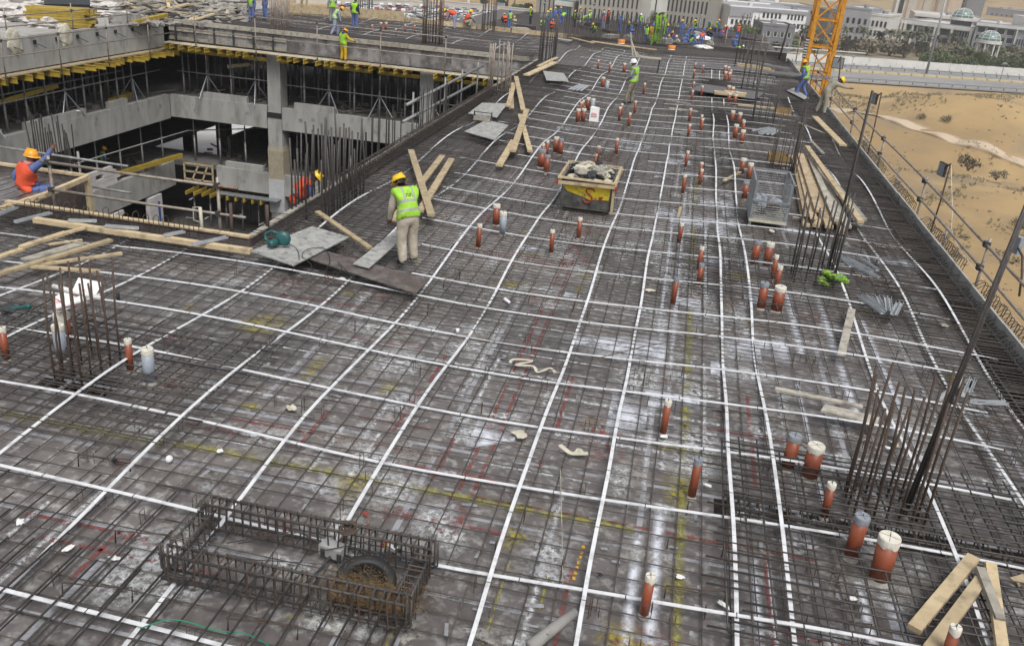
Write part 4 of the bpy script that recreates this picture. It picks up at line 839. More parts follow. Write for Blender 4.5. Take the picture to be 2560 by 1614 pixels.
for k in range(9): a = .5 * k; mb.tube([at(870, 1330, .34 + .012 * k) + Vector((.09 * math.cos(a + q * .55), .07 * math.sin(a + q * .55), .01 * q)) for q in range(11)], .005, 4, False)
TAG(mb.build('wire_coil', RUST), 'small coil of rusty tie wire hanging on the cage rear side', 'wire coil')
TAG(MB().tube(smooth([at(350, 1570, .2), at(420, 1548, .22), at(480, 1556, .2), at(540, 1575, .15), at(620, 1585, .1), at(690, 1625, .08)]), .007, 5).build('green_cord', plain('green_cord', (.02, .2, .12), .6), None, True), 'thin green cord lying near the bottom left corner', 'cord')
# papers on the near-left column
def sheet(p, m, label, th=.004, name='paper_sheet', cat='paper'): return TAG(MB().prism([Vector(q) for q in p], (0, 0, th)).build(name, m), label, cat, 'papers on the column bars')
PINK = plain('pink_folder', (.75, .45, .47), .8)
sheet([at(176, 736, .8), at(196, 694, .95), at(258, 707, .9), at(238, 740, .78)], WHITE, 'large white drawing sheet tucked in the near-left bars'); sheet([at(136, 743, .78), at(165, 724, .84), at(190, 745, .8), at(160, 758, .76)], WHITE, 'small white sheet under the rolled drawings')
sheet([at(130, 755, .72), at(212, 726, .84), at(218, 760, .7), at(137, 776, .64)], PINK, 'pink folder of papers leaning on the near-left column bars', .03); sheet([at(139, 764, .735), at(212, 738, .83), at(214, 753, .77), at(142, 772, .7)], WHITE, 'white papers lying on the pink folder', .02)
TAG(MB().tube([at(133, 715, .88), at(190, 730, .86), at(252, 745, .84)], .035, 12).build('rolled_drawing', WHITE, None, True), 'rolled white drawing stuck through the near-left column bars', 'paper roll', 'papers on the column bars')
# litter
LIT = [((195, 277), 'w'), ((50, 1303), 'w'), ((170, 1370), 'w'), ((288, 1393), 'w'), ((727, 1017), 'c'), ((1445, 1127), 'c'), ((1300, 1083), 'c'), ((1625, 725), 'c'), ((1930, 577), 'c'), ((2360, 812), 'c'), ((2130, 1495), 'w'), ((285, 1150), 'b'), ((1500, 1435), 'b'), ((1810, 1510), 'w'),
       ((550, 1125), 'w'), ((1700, 1440), 'w'), ((2225, 1120), 'w'), ((2240, 1110), 'c'), ((915, 1283), 'r'), ((1660, 1090), 'w'), ((1770, 1212), 'w'), ((1900, 335), 'w')]
for (px, py), k in LIT:
    c = at(px, py, .07); mb = MB(); n = 5; base = len(mb.v); s = .038 + (.03 if k == 'c' else 0)
    mb.blob(c, (s * U(.9, 1.6), s * U(.5, 1), s * .25), px, 2, 1.3, 2.2, rz=U(0, 6))
    TAG(mb.build('litter_scrap', {'w': WHITE, 'c': CREAM, 'b': BLACK, 'r': SKR}[k]), {'w': 'crumpled white paper scrap on the plywood', 'c': 'torn cream sack scrap on the mesh', 'b': 'crumpled dark plastic scrap on the plywood', 'r': 'tiny red and blue wrapper beside the rebar cage'}[k], 'litter', {'w': 'white paper scraps', 'c': 'cream scraps', 'b': 'dark scraps', 'r': 'wrappers'}[k])
TAG(MB().ribbon(smooth([at(1275, 907, .1), at(1285, 898, .14), at(1330, 902, .1), at(1290, 912, .1), at(1332, 915, .12), at(1345, 930, .06), at(1375, 920, .12), at(1388, 932, .1)]), .05, .006).build('sack_strip', CREAM), 'long twisted cream sack strip lying mid-deck', 'sack strip')
TAG(MB().ribbon(smooth([at(1400, 1112, .12), at(1412, 1122, .1), at(1430, 1133, .08), at(1470, 1133, .1)]), .07, .006).build('sack_strip', CREAM), 'short cream sack strip below the long twisted one', 'sack strip')
bt = EMPTY('water_bottle', at(1268, 752, .06), 'empty clear plastic bottle lying right of the dark board', 'bottle'); c = at(1268, 752, .06)
MB().lathe(c, [(.03, -.1), (.033, -.08), (.033, .06), (.012, .11)], 12, axis=(.6, -.7, 0)).build('bottle', WHITE, bt, True); MB().lathe(c, [(.014, .108), (.014, .128)], 10, axis=(.6, -.7, 0)).build('cap', BLUE, bt, True)
TAG(MB().lathe(at(422, 1148, .05), [(.035, -.04), (.04, .04)], 12, axis=(.5, -.3, .8)).build('paper_cup', WHITE, None, True), 'small white cup lying at left above the yellow line', 'cup')
TAG(MB().lathe(at(1144, 826, .14), [(.03, -.035), (.03, .035)], 12).build('tape_roll', WHITE, None, True), 'small white tape roll standing on the crosswise duct', 'tape roll')
TAG(MB().lathe(at(295, 740, .08), [(.03, -.08), (.03, .05), (.02, .08)], 12).build('dark_bottle', DARKC, None, True), 'small dark bottle with blue top right of the papers', 'bottle')
wb = EMPTY('white_sack', at(1486, 292, .2), 'white paper bag with red print standing on the mesh', 'bag'); c = at(1485, 298, .12)
mb = MB(); q_ = [(-.17, -.16, -.1), (.17, -.16, -.1), (.17, .1, -.1), (-.17, .1, -.1)]; mb.hexa([c + Vector(v) for v in q_] + [c + Vector((v[0] * .94, v[1] * .8 + .06, .42 + .03 * (i % 2))) for i, v in enumerate(q_)]); mb.build('bag', WHITE, wb); MB().box(c + Vector((0, -.135, .18)), (.2, .02, .14)).build('red_print', mat('pink_print', (.6, .2, .2), (.75, .6, .6), 25), wb)
for px, py, lb in ((1553, 107, 'orange bucket by the far starter wall'), (1679, 122, 'orange and white bucket before the distant crowd')):
    b = EMPTY('plastic_bucket', at(px, py, .3), lb, 'bucket', 'far buckets'); c = at(px, py, .3); MB().lathe(c, [(.2, -.2), (.26, .2)], 14, mi=0).build('bucket', plain('orange_plastic', (.75, .24, .03)), b, True); MB().lathe(c, [(.215, -.205), (.24, -.02)], 14).build('lower_band', WHITE, b, True)
wt = EMPTY('work_table', at(1600, 165, .6), 'rough timber work table behind the white helmeted man', 'table'); c = at(1600, 178, 0)
MB().box(c + Vector((.3, .2, .72)), (1.5, .8, .05)).build('table_top', WOODG, wt)
for sx in (-.35, .95):
    for sy in (-.1, .5): MB().beam(c + Vector((sx, sy, 0)), c + Vector((sx, sy, .7)), .06, .06).build('leg', DARKC, wt)
for k in range(3): MB().beam(c + Vector((-.5 + .2 * k, 0, .75)), c + Vector((-.8 + .1 * k, .3, 1.9 - .4 * k)), .09, .05).build('upright_board', WOODG, wt)
# tangles of tie wire and off-cuts on the right-hand mats
for (px, py, s, lb) in ((2200, 620, .5, 'small tangle of wire right of the timber stack'), (2200, 715, .7, 'flat tangle of brown wire above the zinc channels'), (2520, 1060, .7, 'tangle of wire near the right photo edge')):
    mb = MB(); c = at(px, py, .25)
    for k in range(26):
        p = c + Vector((U(-s, s), U(-s, s) * .6, U(-.05, .1))); mb.tube([p, p + Vector((U(-.3, .3), U(-.2, .2), .05)), p + Vector((U(-.4, .4), U(-.3, .3), 0))], .005, 3, False)
    TAG(mb.build('wire_tangle', RUST), lb, 'wire tangle', None, 'stuff')

for px, py, lb in ((1957, 282, 'yellow-brown crate behind the far dark column bars'), (1945, 398, 'yellow-brown crate behind the timber stack')):
    c = at(px, py, .2); r = EMPTY('wooden_crate', c, lb, 'crate', 'crates by the column bars'); CRM = mat('crate_brown', (.26, .18, .07), (.2, .13, .05), 6, .8)
    for sx, sy, dx, dy in ((0, -.28, .8, .03), (0, .28, .8, .03), (-.3, 0, .04, .53), (.3, 0, .04, .53)): MB().box(c + Vector((sx, sy, .02)), (dx * .8, dy, .3)).build('side_board', CRM, r)
    MB().box(c - Z * .12, (.56, .52, .03)).build('floor_board', CRM, r)
TAG(MB().tube(smooth([atX(2378, 412, 6.8), atX(2381, 520, 6.85), atX(2386, 598, 6.9), atX(2470, 715, 6.9), atX(2552, 812, 6.9)]), .006, 4).build('floodlight_cable', WHITE, None, True), 'thin white cord hanging from the nearest floodlight along the rail', 'cord')
# ================================================================== PEOPLE
def mir(p): return (-p[0], p[1], p[2])
def pose(**k):
    d = dict(pel=(0, 0, .96), che=(0, .02, 1.27), nek=(0, .03, 1.47), jaw=(0, .06, 1.57), cro=(0, .06, 1.69),
             shR=(.18, .01, 1.41), elR=(.25, -.02, 1.14), wrR=(.26, .05, .9), shL=(-.18, .01, 1.41), elL=(-.25, -.02, 1.14), wrL=(-.26, .05, .9),
             hiR=(.1, 0, .9), knR=(.11, .04, .5), anR=(.12, 0, .1), toR=(.14, .17, .045), hiL=(-.1, 0, .9), knL=(-.11, .04, .5), anL=(-.12, 0, .1), toL=(-.14, .17, .045))
    bend = k.pop('bend', 0); head = k.pop('head', 0); dz = k.pop('dz', 0)
    for q in d: d[q] = Vector(d[q])
    pv = d['pel'].copy(); R = Matrix.Rotation(-bend, 3, 'X')
    up = ('che', 'nek', 'jaw', 'cro', 'shR', 'elR', 'wrR', 'shL', 'elL', 'wrL')
    for q in up: d[q] = pv + R @ (d[q] - pv)
    for s in 'RL':                                        # arms hang unless set
        if bend > .3: d['el' + s] = d['sh' + s] + Vector((.04 if s == 'R' else -.04, .03, -.28)); d['wr' + s] = d['el' + s] + Vector((0, .08, -.23))
    R2 = Matrix.Rotation(-head, 3, 'X')
    for q in ('jaw', 'cro'): d[q] = d['nek'] + R2 @ (d[q] - d['nek'])
    for q, v in k.items(): d[q] = Vector(v)
    if dz:
        for q in d: d[q].z += dz
    return d
BONES = [('pel', 'che', 0), ('che', 'nek', 0), ('nek', 'jaw', 2), ('jaw', 'cro', 2)] + [b for s in 'RL' for b in (('che', 'sh' + s, 0), ('sh' + s, 'el' + s, 0), ('el' + s, 'wr' + s, 0), ('wr' + s, 'hn' + s, 2), ('pel', 'hi' + s, 1), ('hi' + s, 'kn' + s, 1), ('kn' + s, 'an' + s, 1), ('an' + s, 'to' + s, 3))]
RAD = dict(pel=.15, che=.155, nek=.058, jaw=.075, cro=.085, sh=.085, el=.058, wr=.042, hn=.034, hi=.11, kn=.082, an=.07, to=.045)
def body_mesh(d, detail=False, fat=1.0):
    d = dict(d)
    for s in 'RL':
        t = (d['wr' + s] - d['el' + s]).normalized(); d['hn' + s] = d.get('hn' + s, d['wr' + s] + t * .09)
    names = [q for q in d if q not in ('face', 'curl')]; idx = {n: i for i, n in enumerate(names)}
    me = bpy.data.meshes.new('skeleton'); me.from_pydata([tuple(d[n]) for n in names], [(idx[a], idx[b]) for a, b, _ in BONES], [])
    ob = bpy.data.objects.new('skeleton', me); COL.objects.link(ob)
    ob.modifiers.new('skin', 'SKIN'); sv = me.skin_vertices[0].data
    for n in names:
        r = RAD[n[:2] if n[:2] in ('sh', 'el', 'wr', 'hn', 'hi', 'kn', 'an', 'to') else n]
        if n not in ('nek', 'jaw', 'cro') and n[:2] not in ('hn', 'to'): r *= fat
        sv[idx[n]].radius = (r, r); sv[idx[n]].use_root = n == 'pel'
    sb = ob.modifiers.new('sub', 'SUBSURF'); sb.levels = 2 if detail else 1; sb.render_levels = sb.levels
    bpy.context.view_layer.update(); dg = bpy.context.evaluated_depsgraph_get()
    out = bpy.data.meshes.new_from_object(ob.evaluated_get(dg)); bpy.data.objects.remove(ob); bpy.data.meshes.remove(me)
    segs = [(d[a], d[b], m, a + b) for a, b, m in BONES]; tag = []
    for p in out.polygons:
        best = None
        for a, b, m, nm in segs:
            ab = b - a; t = max(0, min(1, (p.center - a).dot(ab) / max(1e-9, ab.length_squared))); q = (p.center - a - ab * t).length
            if best is None or q < best[0]: best = (q, m, nm)
        p.material_index = best[1]; p.use_smooth = True; tag.append(best[2])
    return out, tag, d
def add_bits(me, d, detail):
    """fingers, nose, ears, eyes joined into the body mesh"""
    bm = bmesh.new(); bm.from_mesh(me); mb = MB()
    up = (d['cro'] - d['jaw']).normalized(); fw = (d['toR'] - d['anR']); fw = d.get('face', Vector((0, 1, 0))); fw = (fw - up * fw.dot(up)).normalized(); sd = fw.cross(up)
    c = (d['jaw'] + d['cro']) / 2
    mb.blob(c + fw * .092 - up * .025, (.014, .02, .022), 1, 1, .1, mi=2)
    for s in (-1, 1):
        mb.blob(c + sd * s * .078 - up * .015, (.012, .022, .032), 2, 1, .1, mi=2); mb.blob(c + fw * .077 + sd * s * .03 + up * .005, (.012, .008, .008), 3, 1, 0, mi=3)
    mb.box(c + fw * .08 - up * .062, (.04, .012, .01), 0, 3)
    for s in 'RL':
        w, h = d['wr' + s], d['hn' + s]; t = (h - w).normalized(); sx = t.cross(Vector((0, 1, .3))).normalized(); n = sx.cross(t)
        if detail:
            for k, L in enumerate((.07, .08, .075, .06)):
                o = h + sx * (-.03 + .02 * k); cu = n * .35 * d.get('curl', 1)
                mb.tube([o - t * .02, o + t * L * .5, o + (t + cu).normalized() * L * .95], [.011, .0095, .007], 6, True, 2)
            mb.tube([w + t * .03 - sx * .03, w + t * .07 - sx * .058, w + t * .105 - sx * .05 + n * .02], [.013, .011, .008], 6, True, 2)
    n0 = len(bm.verts); vs = [bm.verts.new(v) for v in mb.v]
    for f, m in zip(mb.f, mb.m):
        try: q = bm.faces.new([vs[i] for i in f]); q.material_index = m; q.smooth = True
        except ValueError: pass
    bm.to_mesh(me); bm.free()
def vest_mesh(me, tag, d, off=.022, fine=0):
    pel, nek = d['pel'], d['nek']; ax = nek - pel; L = ax.length; ax = ax.normalized(); side = (d['shR'] - d['shL']).normalized()
    def us(c): u = (c - pel).dot(ax) / L; return u, (c - (pel + ax * u * L)).dot(side)
    vid = {}; v = []; f = []
    for p, t in zip(me.polygons, tag):
        u, s = us(p.center)
        if not (t in ('pelche', 'chenek', 'cheshR', 'cheshL', 'pelhiR', 'pelhiL') and -.4 < u < .99 or (t in ('shRelR', 'shLelL') and abs(s) < .2 and u > .55)): continue
        q = []
        for i in p.vertices:
            if i not in vid: vid[i] = len(v); v.append(me.vertices[i].co + me.vertices[i].normal * off)
            q.append(vid[i])
        f.append(q)
    o = bpy.data.meshes.new('vest'); o.from_pydata([tuple(x) for x in v], [], f)
    bm = bmesh.new(); bm.from_mesh(o)
    bmesh.ops.bisect_plane(bm, geom=bm.verts[:] + bm.edges[:] + bm.faces[:], plane_co=pel - ax * L * .1, plane_no=ax, clear_inner=True)
    bm.to_mesh(o); bm.free()
    if fine:
        bm = bmesh.new(); bm.from_mesh(o); bmesh.ops.subdivide_edges(bm, edges=bm.edges[:], cuts=fine, use_grid_fill=True, smooth=.3); bm.to_mesh(o); bm.free()
    for p in o.polygons:
        u, s = us(p.center); p.use_smooth = True; p.material_index = 1 if (.1 < u < .19 or .43 < u < .52 or (u > .52 and .08 < abs(s) < .12)) else 0
    return o
def helmet_mb(d, tilt=0):
    up = (d['cro'] - d['jaw']).normalized(); fw = d.get('face', Vector((0, 1, 0))); fw = (fw - up * fw.dot(up)).normalized(); sd = fw.cross(up)
    c = d['jaw'] + (d['cro'] - d['jaw']) * .78; mb = MB(); n, k = 16, 6
    for i in range(k + 1):
        e = math.pi / 2 * i / k; r = math.cos(e); h = math.sin(e)
        for j in range(n):
            a = 2 * math.pi * j / n; mb.v.append(c + sd * (math.cos(a) * r * .118) + fw * (math.sin(a) * r * .14) + up * (h * .125))
    for i in range(k):
        for j in range(n): a = i * n + j; b = i * n + (j + 1) % n; mb.f.append((a, b, b + n, a + n)); mb.m.append(0)
    b0 = len(mb.v)                                        # brim, longest at the front
    for q in (0, 1):
        for j in range(n):
            a = 2 * math.pi * j / n; fr = max(0, math.sin(a)); e = 1.0 if q == 0 else 1.12 + .3 * fr ** 2
            mb.v.append(c + sd * (math.cos(a) * .118 * (1 if q == 0 else 1.13)) + fw * (math.sin(a) * .14 * e) - up * (.004 + .022 * q))
    for j in range(n): a = b0 + j; b = b0 + (j + 1) % n; mb.f.append((a, a + n, b + n, b)); mb.m.append(0)
    mb.beam(c + fw * .1 + up * .085, c - fw * .1 + up * .085, .03, .085, up)
    return mb
def person(loc, rz, d, label, top, bot, vest=None, hat=HYEL, group=None, detail=False, scale=1.0, fat=1.12, scarf=None, stripes=True, sub=False):
    root = EMPTY('person', (0, 0, 0), label, 'person', group)
    me, tag, dd = body_mesh(d, detail, fat)
    vm = vest_mesh(me, tag, dd, fine=2 if detail else 0) if vest else None
    add_bits(me, dd, detail)
    for m in (top, bot, SKIN, BOOT): me.materials.append(m)
    OB('body', me, root)
    if vm:
        vm.materials.append(vest); vm.materials.append(REFL if stripes else vest); v = OB('vest', vm, root); sm = v.modifiers.new('thick', 'SOLIDIFY'); sm.thickness = .012
    if hat: helmet_mb(dd).build('helmet', hat, root, True)
    up = (dd['cro'] - dd['jaw']).normalized(); MB().blob(dd['jaw'] + (dd['cro'] - dd['jaw']) * .7 - dd.get('face', Vector((0, 1, 0))) * .02, (.093, .1, .085), 1, 2, .08).build('hair', HAIR, root, True)
    if scarf: MB().lathe(dd['nek'] - up * .03, [(.11, -.05), (.125, .0), (.1, .06), (.085, .1)], 14, axis=up).build('scarf', scarf, root, True)
    root.location = loc; root.rotation_euler = (0, 0, rz); root.scale = (scale,) * 3
    return root
DEG = math.radians
# -- the beige worker with the lime vest, seen from behind
p = at(1018, 660, .1)
d = pose(bend=DEG(27), head=DEG(16), elL=(-.22, .26, 1.06), wrL=(-.2, .36, .82), elR=(.2, .28, 1.08), wrR=(.06, .5, .98), knR=(.12, .06, .5), anR=(.15, .02, .1), toR=(.18, .17, .045), knL=(-.12, .05, .5), anL=(-.12, -.06, .1), toL=(-.16, .1, .045))
d['face'] = Vector((-.7, .6, -.45))
w1 = person(p, DEG(46), d, 'man in beige coveralls and lime vest with yellow helmet, back turned', BEIGE, BEIGE, LIME, HYEL, detail=True, scale=1.02, fat=1.28)
vest = [o for o in w1.children if o.name.startswith('vest')][0]
pel, nek = d['pel'], d['nek']; ax = (nek - pel).normalized()
def back(u, s, off): return pel + ax * (u * (nek - pel).length) + Vector((s, 0, 0)) + ax.cross(Vector((1, 0, 0))) * off
mb = MB(); sgn = 1 if (ax.cross(Vector((1, 0, 0)))).y < 0 else -1
E_LET = MB()
for row, n in ((.69, 7), (.62, 9)):
    for k in range(n):
        s0 = (k - n / 2) * .017
        if (k * 7 + n) % 5 == 3: continue
        E_LET.quad(back(row, s0, sgn * .192), back(row, s0 + .012, sgn * .192), back(row + .045, s0 + .013, sgn * .192), back(row + .04, s0 + .001, sgn * .192))
for k in range(6): a = k * math.pi / 3; E_LET.quad(*[back(.83 + math.sin(a + q) * .035, math.cos(a + q) * .02, sgn * .19) for q in (0, .35, .7, 1.05)])
lt = OB('printed_lettering', E_LET.mesh('printed_lettering', DARKC)); lt.parent = w1
# -- sitting man at far left, back to us, arm up on the post
p = at(66, 474, 0)
seat = Vector((p.x, p.y, -.3))
d = pose(pel=(0, 0, .28), che=(0, .05, .58), nek=(0, .12, .8), jaw=(.02, .17, .9), cro=(.03, .19, 1.02), shR=(.2, .08, .74), elR=(.38, .28, .94), wrR=(.46, .42, 1.17), shL=(-.2, .06, .72), elL=(-.32, -.08, .5), wrL=(-.3, .02, .3),
         hiR=(.12, .06, .24), knR=(.26, .46, .3), anR=(.28, .5, -.1), toR=(.3, .64, -.16), hiL=(-.1, .08, .24), knL=(0, .5, .26), anL=(.04, .54, -.14), toL=(.06, .68, -.18))
d['face'] = Vector((.7, .7, -.1))
person(seat, DEG(-28), d, 'man in orange vest and blue coveralls sitting at the atrium edge, arm raised', BLUE, BLUE, ORANGE, HORA, detail=True, scale=1.08, scarf=plain('pink_scarf', (.5, .22, .2), .9), stripes=False)
# -- red vested worker hidden behind the wall bars
p = Vector((-8.5, 18.4, -.85))
d = pose(bend=DEG(40), head=DEG(10), knR=(.12, .2, .52), knL=(-.12, .22, .52), pel=(0, -.05, .86)); d['face'] = Vector((.5, .7, -.4))
person(p, DEG(-50), d, 'man in red-orange vest bending behind the dense wall bars', BLUE, BLUE, ORANGE, HYEL, detail=True, stripes=False)
# -- white helmeted man
p = at(1576, 262, .06)
d = pose(head=DEG(12), elR=(.24, .05, 1.14), wrR=(.12, .22, 1.0), elL=(-.23, .06, 1.14), wrL=(-.1, .22, 1.0), anL=(-.16, .16, .1), knL=(-.13, .12, .5), toL=(-.18, .32, .045)); d['face'] = Vector((0, 1, -.2))
person(p, DEG(75), d, 'man in white helmet and lime vest standing on the far mesh', GREYC, MUDDY, LIME, HWHI, detail=True, scarf=GREYC, scale=1.04)
# -- blue man carrying cutters, beside the crane
p = at(2003, 246, .05)
d = pose(bend=DEG(8), head=DEG(15), elR=(.25, 0, 1.13), wrR=(.2, .12, .9), elL=(-.25, .02, 1.13), wrL=(-.2, .14, .9), anR=(.12, -.18, .14), toR=(.14, -.03, .05), anL=(-.12, .22, .1), toL=(-.14, .38, .045), knL=(-.11, .2, .5), knR=(.11, .06, .5)); d['face'] = Vector((.2, 1, -.25))
pb = person(p, DEG(60), d, 'man in blue coveralls with lime belt vest carrying cutters by the crane', BLUE, BLUE, LIME, HORA, detail=True, scale=1.03)
ct = EMPTY('bolt_cutter', p, 'bolt cutter held by the blue clad man beside the crane', 'bolt cutter'); R = Matrix.Rotation(DEG(60), 3, 'Z')
for s in (-1, 1): MB().tube([p + R @ Vector((.0, .22, .84)), p + R @ Vector((s * .12, .3, .62)), p + R @ Vector((s * .05, .36, .38))], .016, 6).build('handle', TUBE, ct, True)
MB().box(p + R @ Vector((0, .36, .36)), (.1, .04, .08)).build('jaws', DARKC, ct)
# -- khaki man leaning out over the right edge
p = at(2054, 287, .1)
d = pose(bend=DEG(42), head=DEG(5), elR=(.3, .55, 1.2), wrR=(.34, .78, 1.18), elL=(-.32, .2, 1.32), wrL=(-.28, .1, 1.05), anR=(.14, .02, .1), toR=(.17, .18, .045), anL=(-.16, -.2, .1), toL=(-.2, -.05, .045), knL=(-.14, -.08, .52)); d['face'] = Vector((.2, .8, -.6))
person(p, DEG(-78), d, 'man in grey-khaki coveralls leaning out over the right edge rail', KHAKI, KHAKI, None, HYEL, detail=True, scale=1.06)
# -- yellow clad man on the ledge
p = atY(856, 149, 47.6); 
d = pose(head=DEG(35), elR=(.34, .1, 1.22), wrR=(.5, .28, 1.12), elL=(-.34, .1, 1.22), wrL=(-.44, .28, 1.06), anL=(-.14, 0, .1), anR=(.14, 0, .1)); d['face'] = Vector((.3, .6, -.5))
YEL_LEDGE = (Vector((p.x, 47.75, -.985)), DEG(-20), d)
person(*YEL_LEDGE, 'man in all yellow coveralls standing on the ledge below the far slab', YCOV, YCOV, LIME, HORA, detail=True, scarf=plain('navy_scarf', (.03, .05, .12), .9), scale=1.0, stripes=False)
# -- men on the far slab
p = at(836, 91, .1); d = pose(bend=DEG(28), head=DEG(25), anR=(.14, -.22, .1), toR=(.16, -.06, .045), knR=(.12, .0, .5), anL=(-.14, .2, .1), toL=(-.16, .36, .045), knL=(-.12, .2, .5)); d['face'] = Vector((0, .8, -.6))
person(p, DEG(-60), d, 'man in pale lime vest and jeans stepping along the far slab edge', DENIM, DENIM, mat('pale_lime', (.5, .72, .3), (.44, .62, .26), 9, .8), HORA, scale=1.02)
p = at(887, 74, .1); d = pose(head=DEG(10)); d['face'] = Vector((.4, .8, -.2)); person(p, DEG(-10), d, 'man in white helmet and bright lime vest on the far slab', DARKC, BLUE, LIME, HWHI, scale=1.06)
p = at(831, 58, .1); person(p, DEG(30), pose(wrR=(.2, .3, 1.3), elR=(.26, .1, 1.15)), 'lime vested man at the top edge behind the far slab workers', GREYC, GREYC, LIME, HYEL, scale=1.05)
p = at(631, 58, .1); person(p, DEG(170), pose(anR=(.16, 0, .1), anL=(-.16, 0, .1)), 'man in blue with lime vest at top left, feet apart', BLUE, BLUE, LIME, HYEL, scale=1.03)
p = at(664, 52, .1); person(p, DEG(140), pose(), 'man in plain blue coveralls half hidden by boarded column bars', BLUE, BLUE, None, HYEL, scale=1.05)
p = at(1137, 75, .1); d = pose(bend=DEG(75), head=DEG(-10)); d['face'] = Vector((0, .4, -.9)); person(p, DEG(95), d, 'man in orange vest bending down on the far slab', GREYC, DENIM, ORANGE, HYEL, scale=1.05, stripes=False)
SQ = dict(pel=(0, -.12, .32), che=(0, .06, .6), nek=(0, .17, .78), jaw=(0, .22, .87), cro=(0, .25, .99), shR=(.18, .14, .72), shL=(-.18, .14, .72), elR=(.24, .35, .55), wrR=(.14, .5, .38), elL=(-.24, .35, .55), wrL=(-.14, .5, .38), hiR=(.1, -.1, .3), knR=(.2, .3, .46), anR=(.16, .1, .1), toR=(.18, .26, .045), hiL=(-.1, -.1, .3), knL=(-.2, .3, .46), anL=(-.16, .1, .1), toL=(-.18, .26, .045))
p = at(1166, 68, .1); person(p, DEG(-60), pose(**SQ), 'man in orange vest and khaki squatting beside the bending one', KHAKI, KHAKI, ORANGE, HYEL, scale=1.1, stripes=False)
# -- man on the lower floor
p = atX(262, 405, -31.5); LOWMAN = Vector((-31.6, p.y, -8.2))
person(LOWMAN, DEG(-60), pose(head=DEG(20), wrR=(.2, .3, 1.1), elR=(.27, .08, 1.15)), 'man in blue with lime straps on the lower floor behind block wall', BLUE, DARKC, LIME, HORA, scale=1.0)
# -- the distant crowd of steel fixers
PB = {}
def crowd_proto(kind):
    if kind == 'stand': d = pose(head=DEG(15), elR=(.26, .08, 1.14), wrR=(.2, .25, 1.0))
    elif kind == 'bend': d = pose(bend=DEG(62), anR=(.16, .05, .1), anL=(-.16, -.1, .1)); d['face'] = Vector((0, .5, -.8))
    elif kind == 'walk': d = pose(bend=DEG(6), anR=(.12, -.25, .16), toR=(.14, -.1, .06), anL=(-.12, .25, .1), toL=(-.14, .4, .05), knL=(-.11, .22, .5), knR=(.11, .03, .48))
    else: d = pose(**SQ)
    me, tag, dd = body_mesh(d, False, 1.15); vm = vest_mesh(me, tag, dd); add_bits(me, dd, False); hm = helmet_mb(dd).mesh('helmet', HYEL, True)
    return me, vm, hm
MATC = {'blue': BLUE, 'beige': BEIGE, 'khaki': KHAKI, 'dark': DARKC, 'denim': DENIM, 'yellow': YCOV}; VC = {'lime': LIME, 'orange': ORANGE, None: None}; HCOL = {'yellow': HYEL, 'orange': HORA, 'white': HWHI, 'blue': HBLU}
def crowd(px, py, kind, cl, vs, hc, label, rz=None, z=-2.6):
    if kind not in PB: PB[kind] = crowd_proto(kind)
    me, vm, hm = PB[kind]; g = 'distant crowd of steel fixers'
    root = EMPTY('person', at(px, py, z), label, 'person', g); root.rotation_euler = (0, 0, U(0, 6.28) if rz is None else rz); root.scale = (U(1.0, 1.08),) * 3
    def part(nm, m, ms):
        k = m.copy(); k.materials.clear()
        for q in ms: k.materials.append(q)
        o = OB(nm, k); o.parent = root
    part('body', me, [MATC[cl], MATC[cl] if cl != 'beige' else BLUE, SKIN, BOOT])
    if vs: part('vest', vm, [VC[vs], REFL])
    part('helmet', hm, [HCOL[hc]])
KN = {'stand': 'standing', 'bend': 'bending over', 'walk': 'walking', 'squat': 'squatting'}
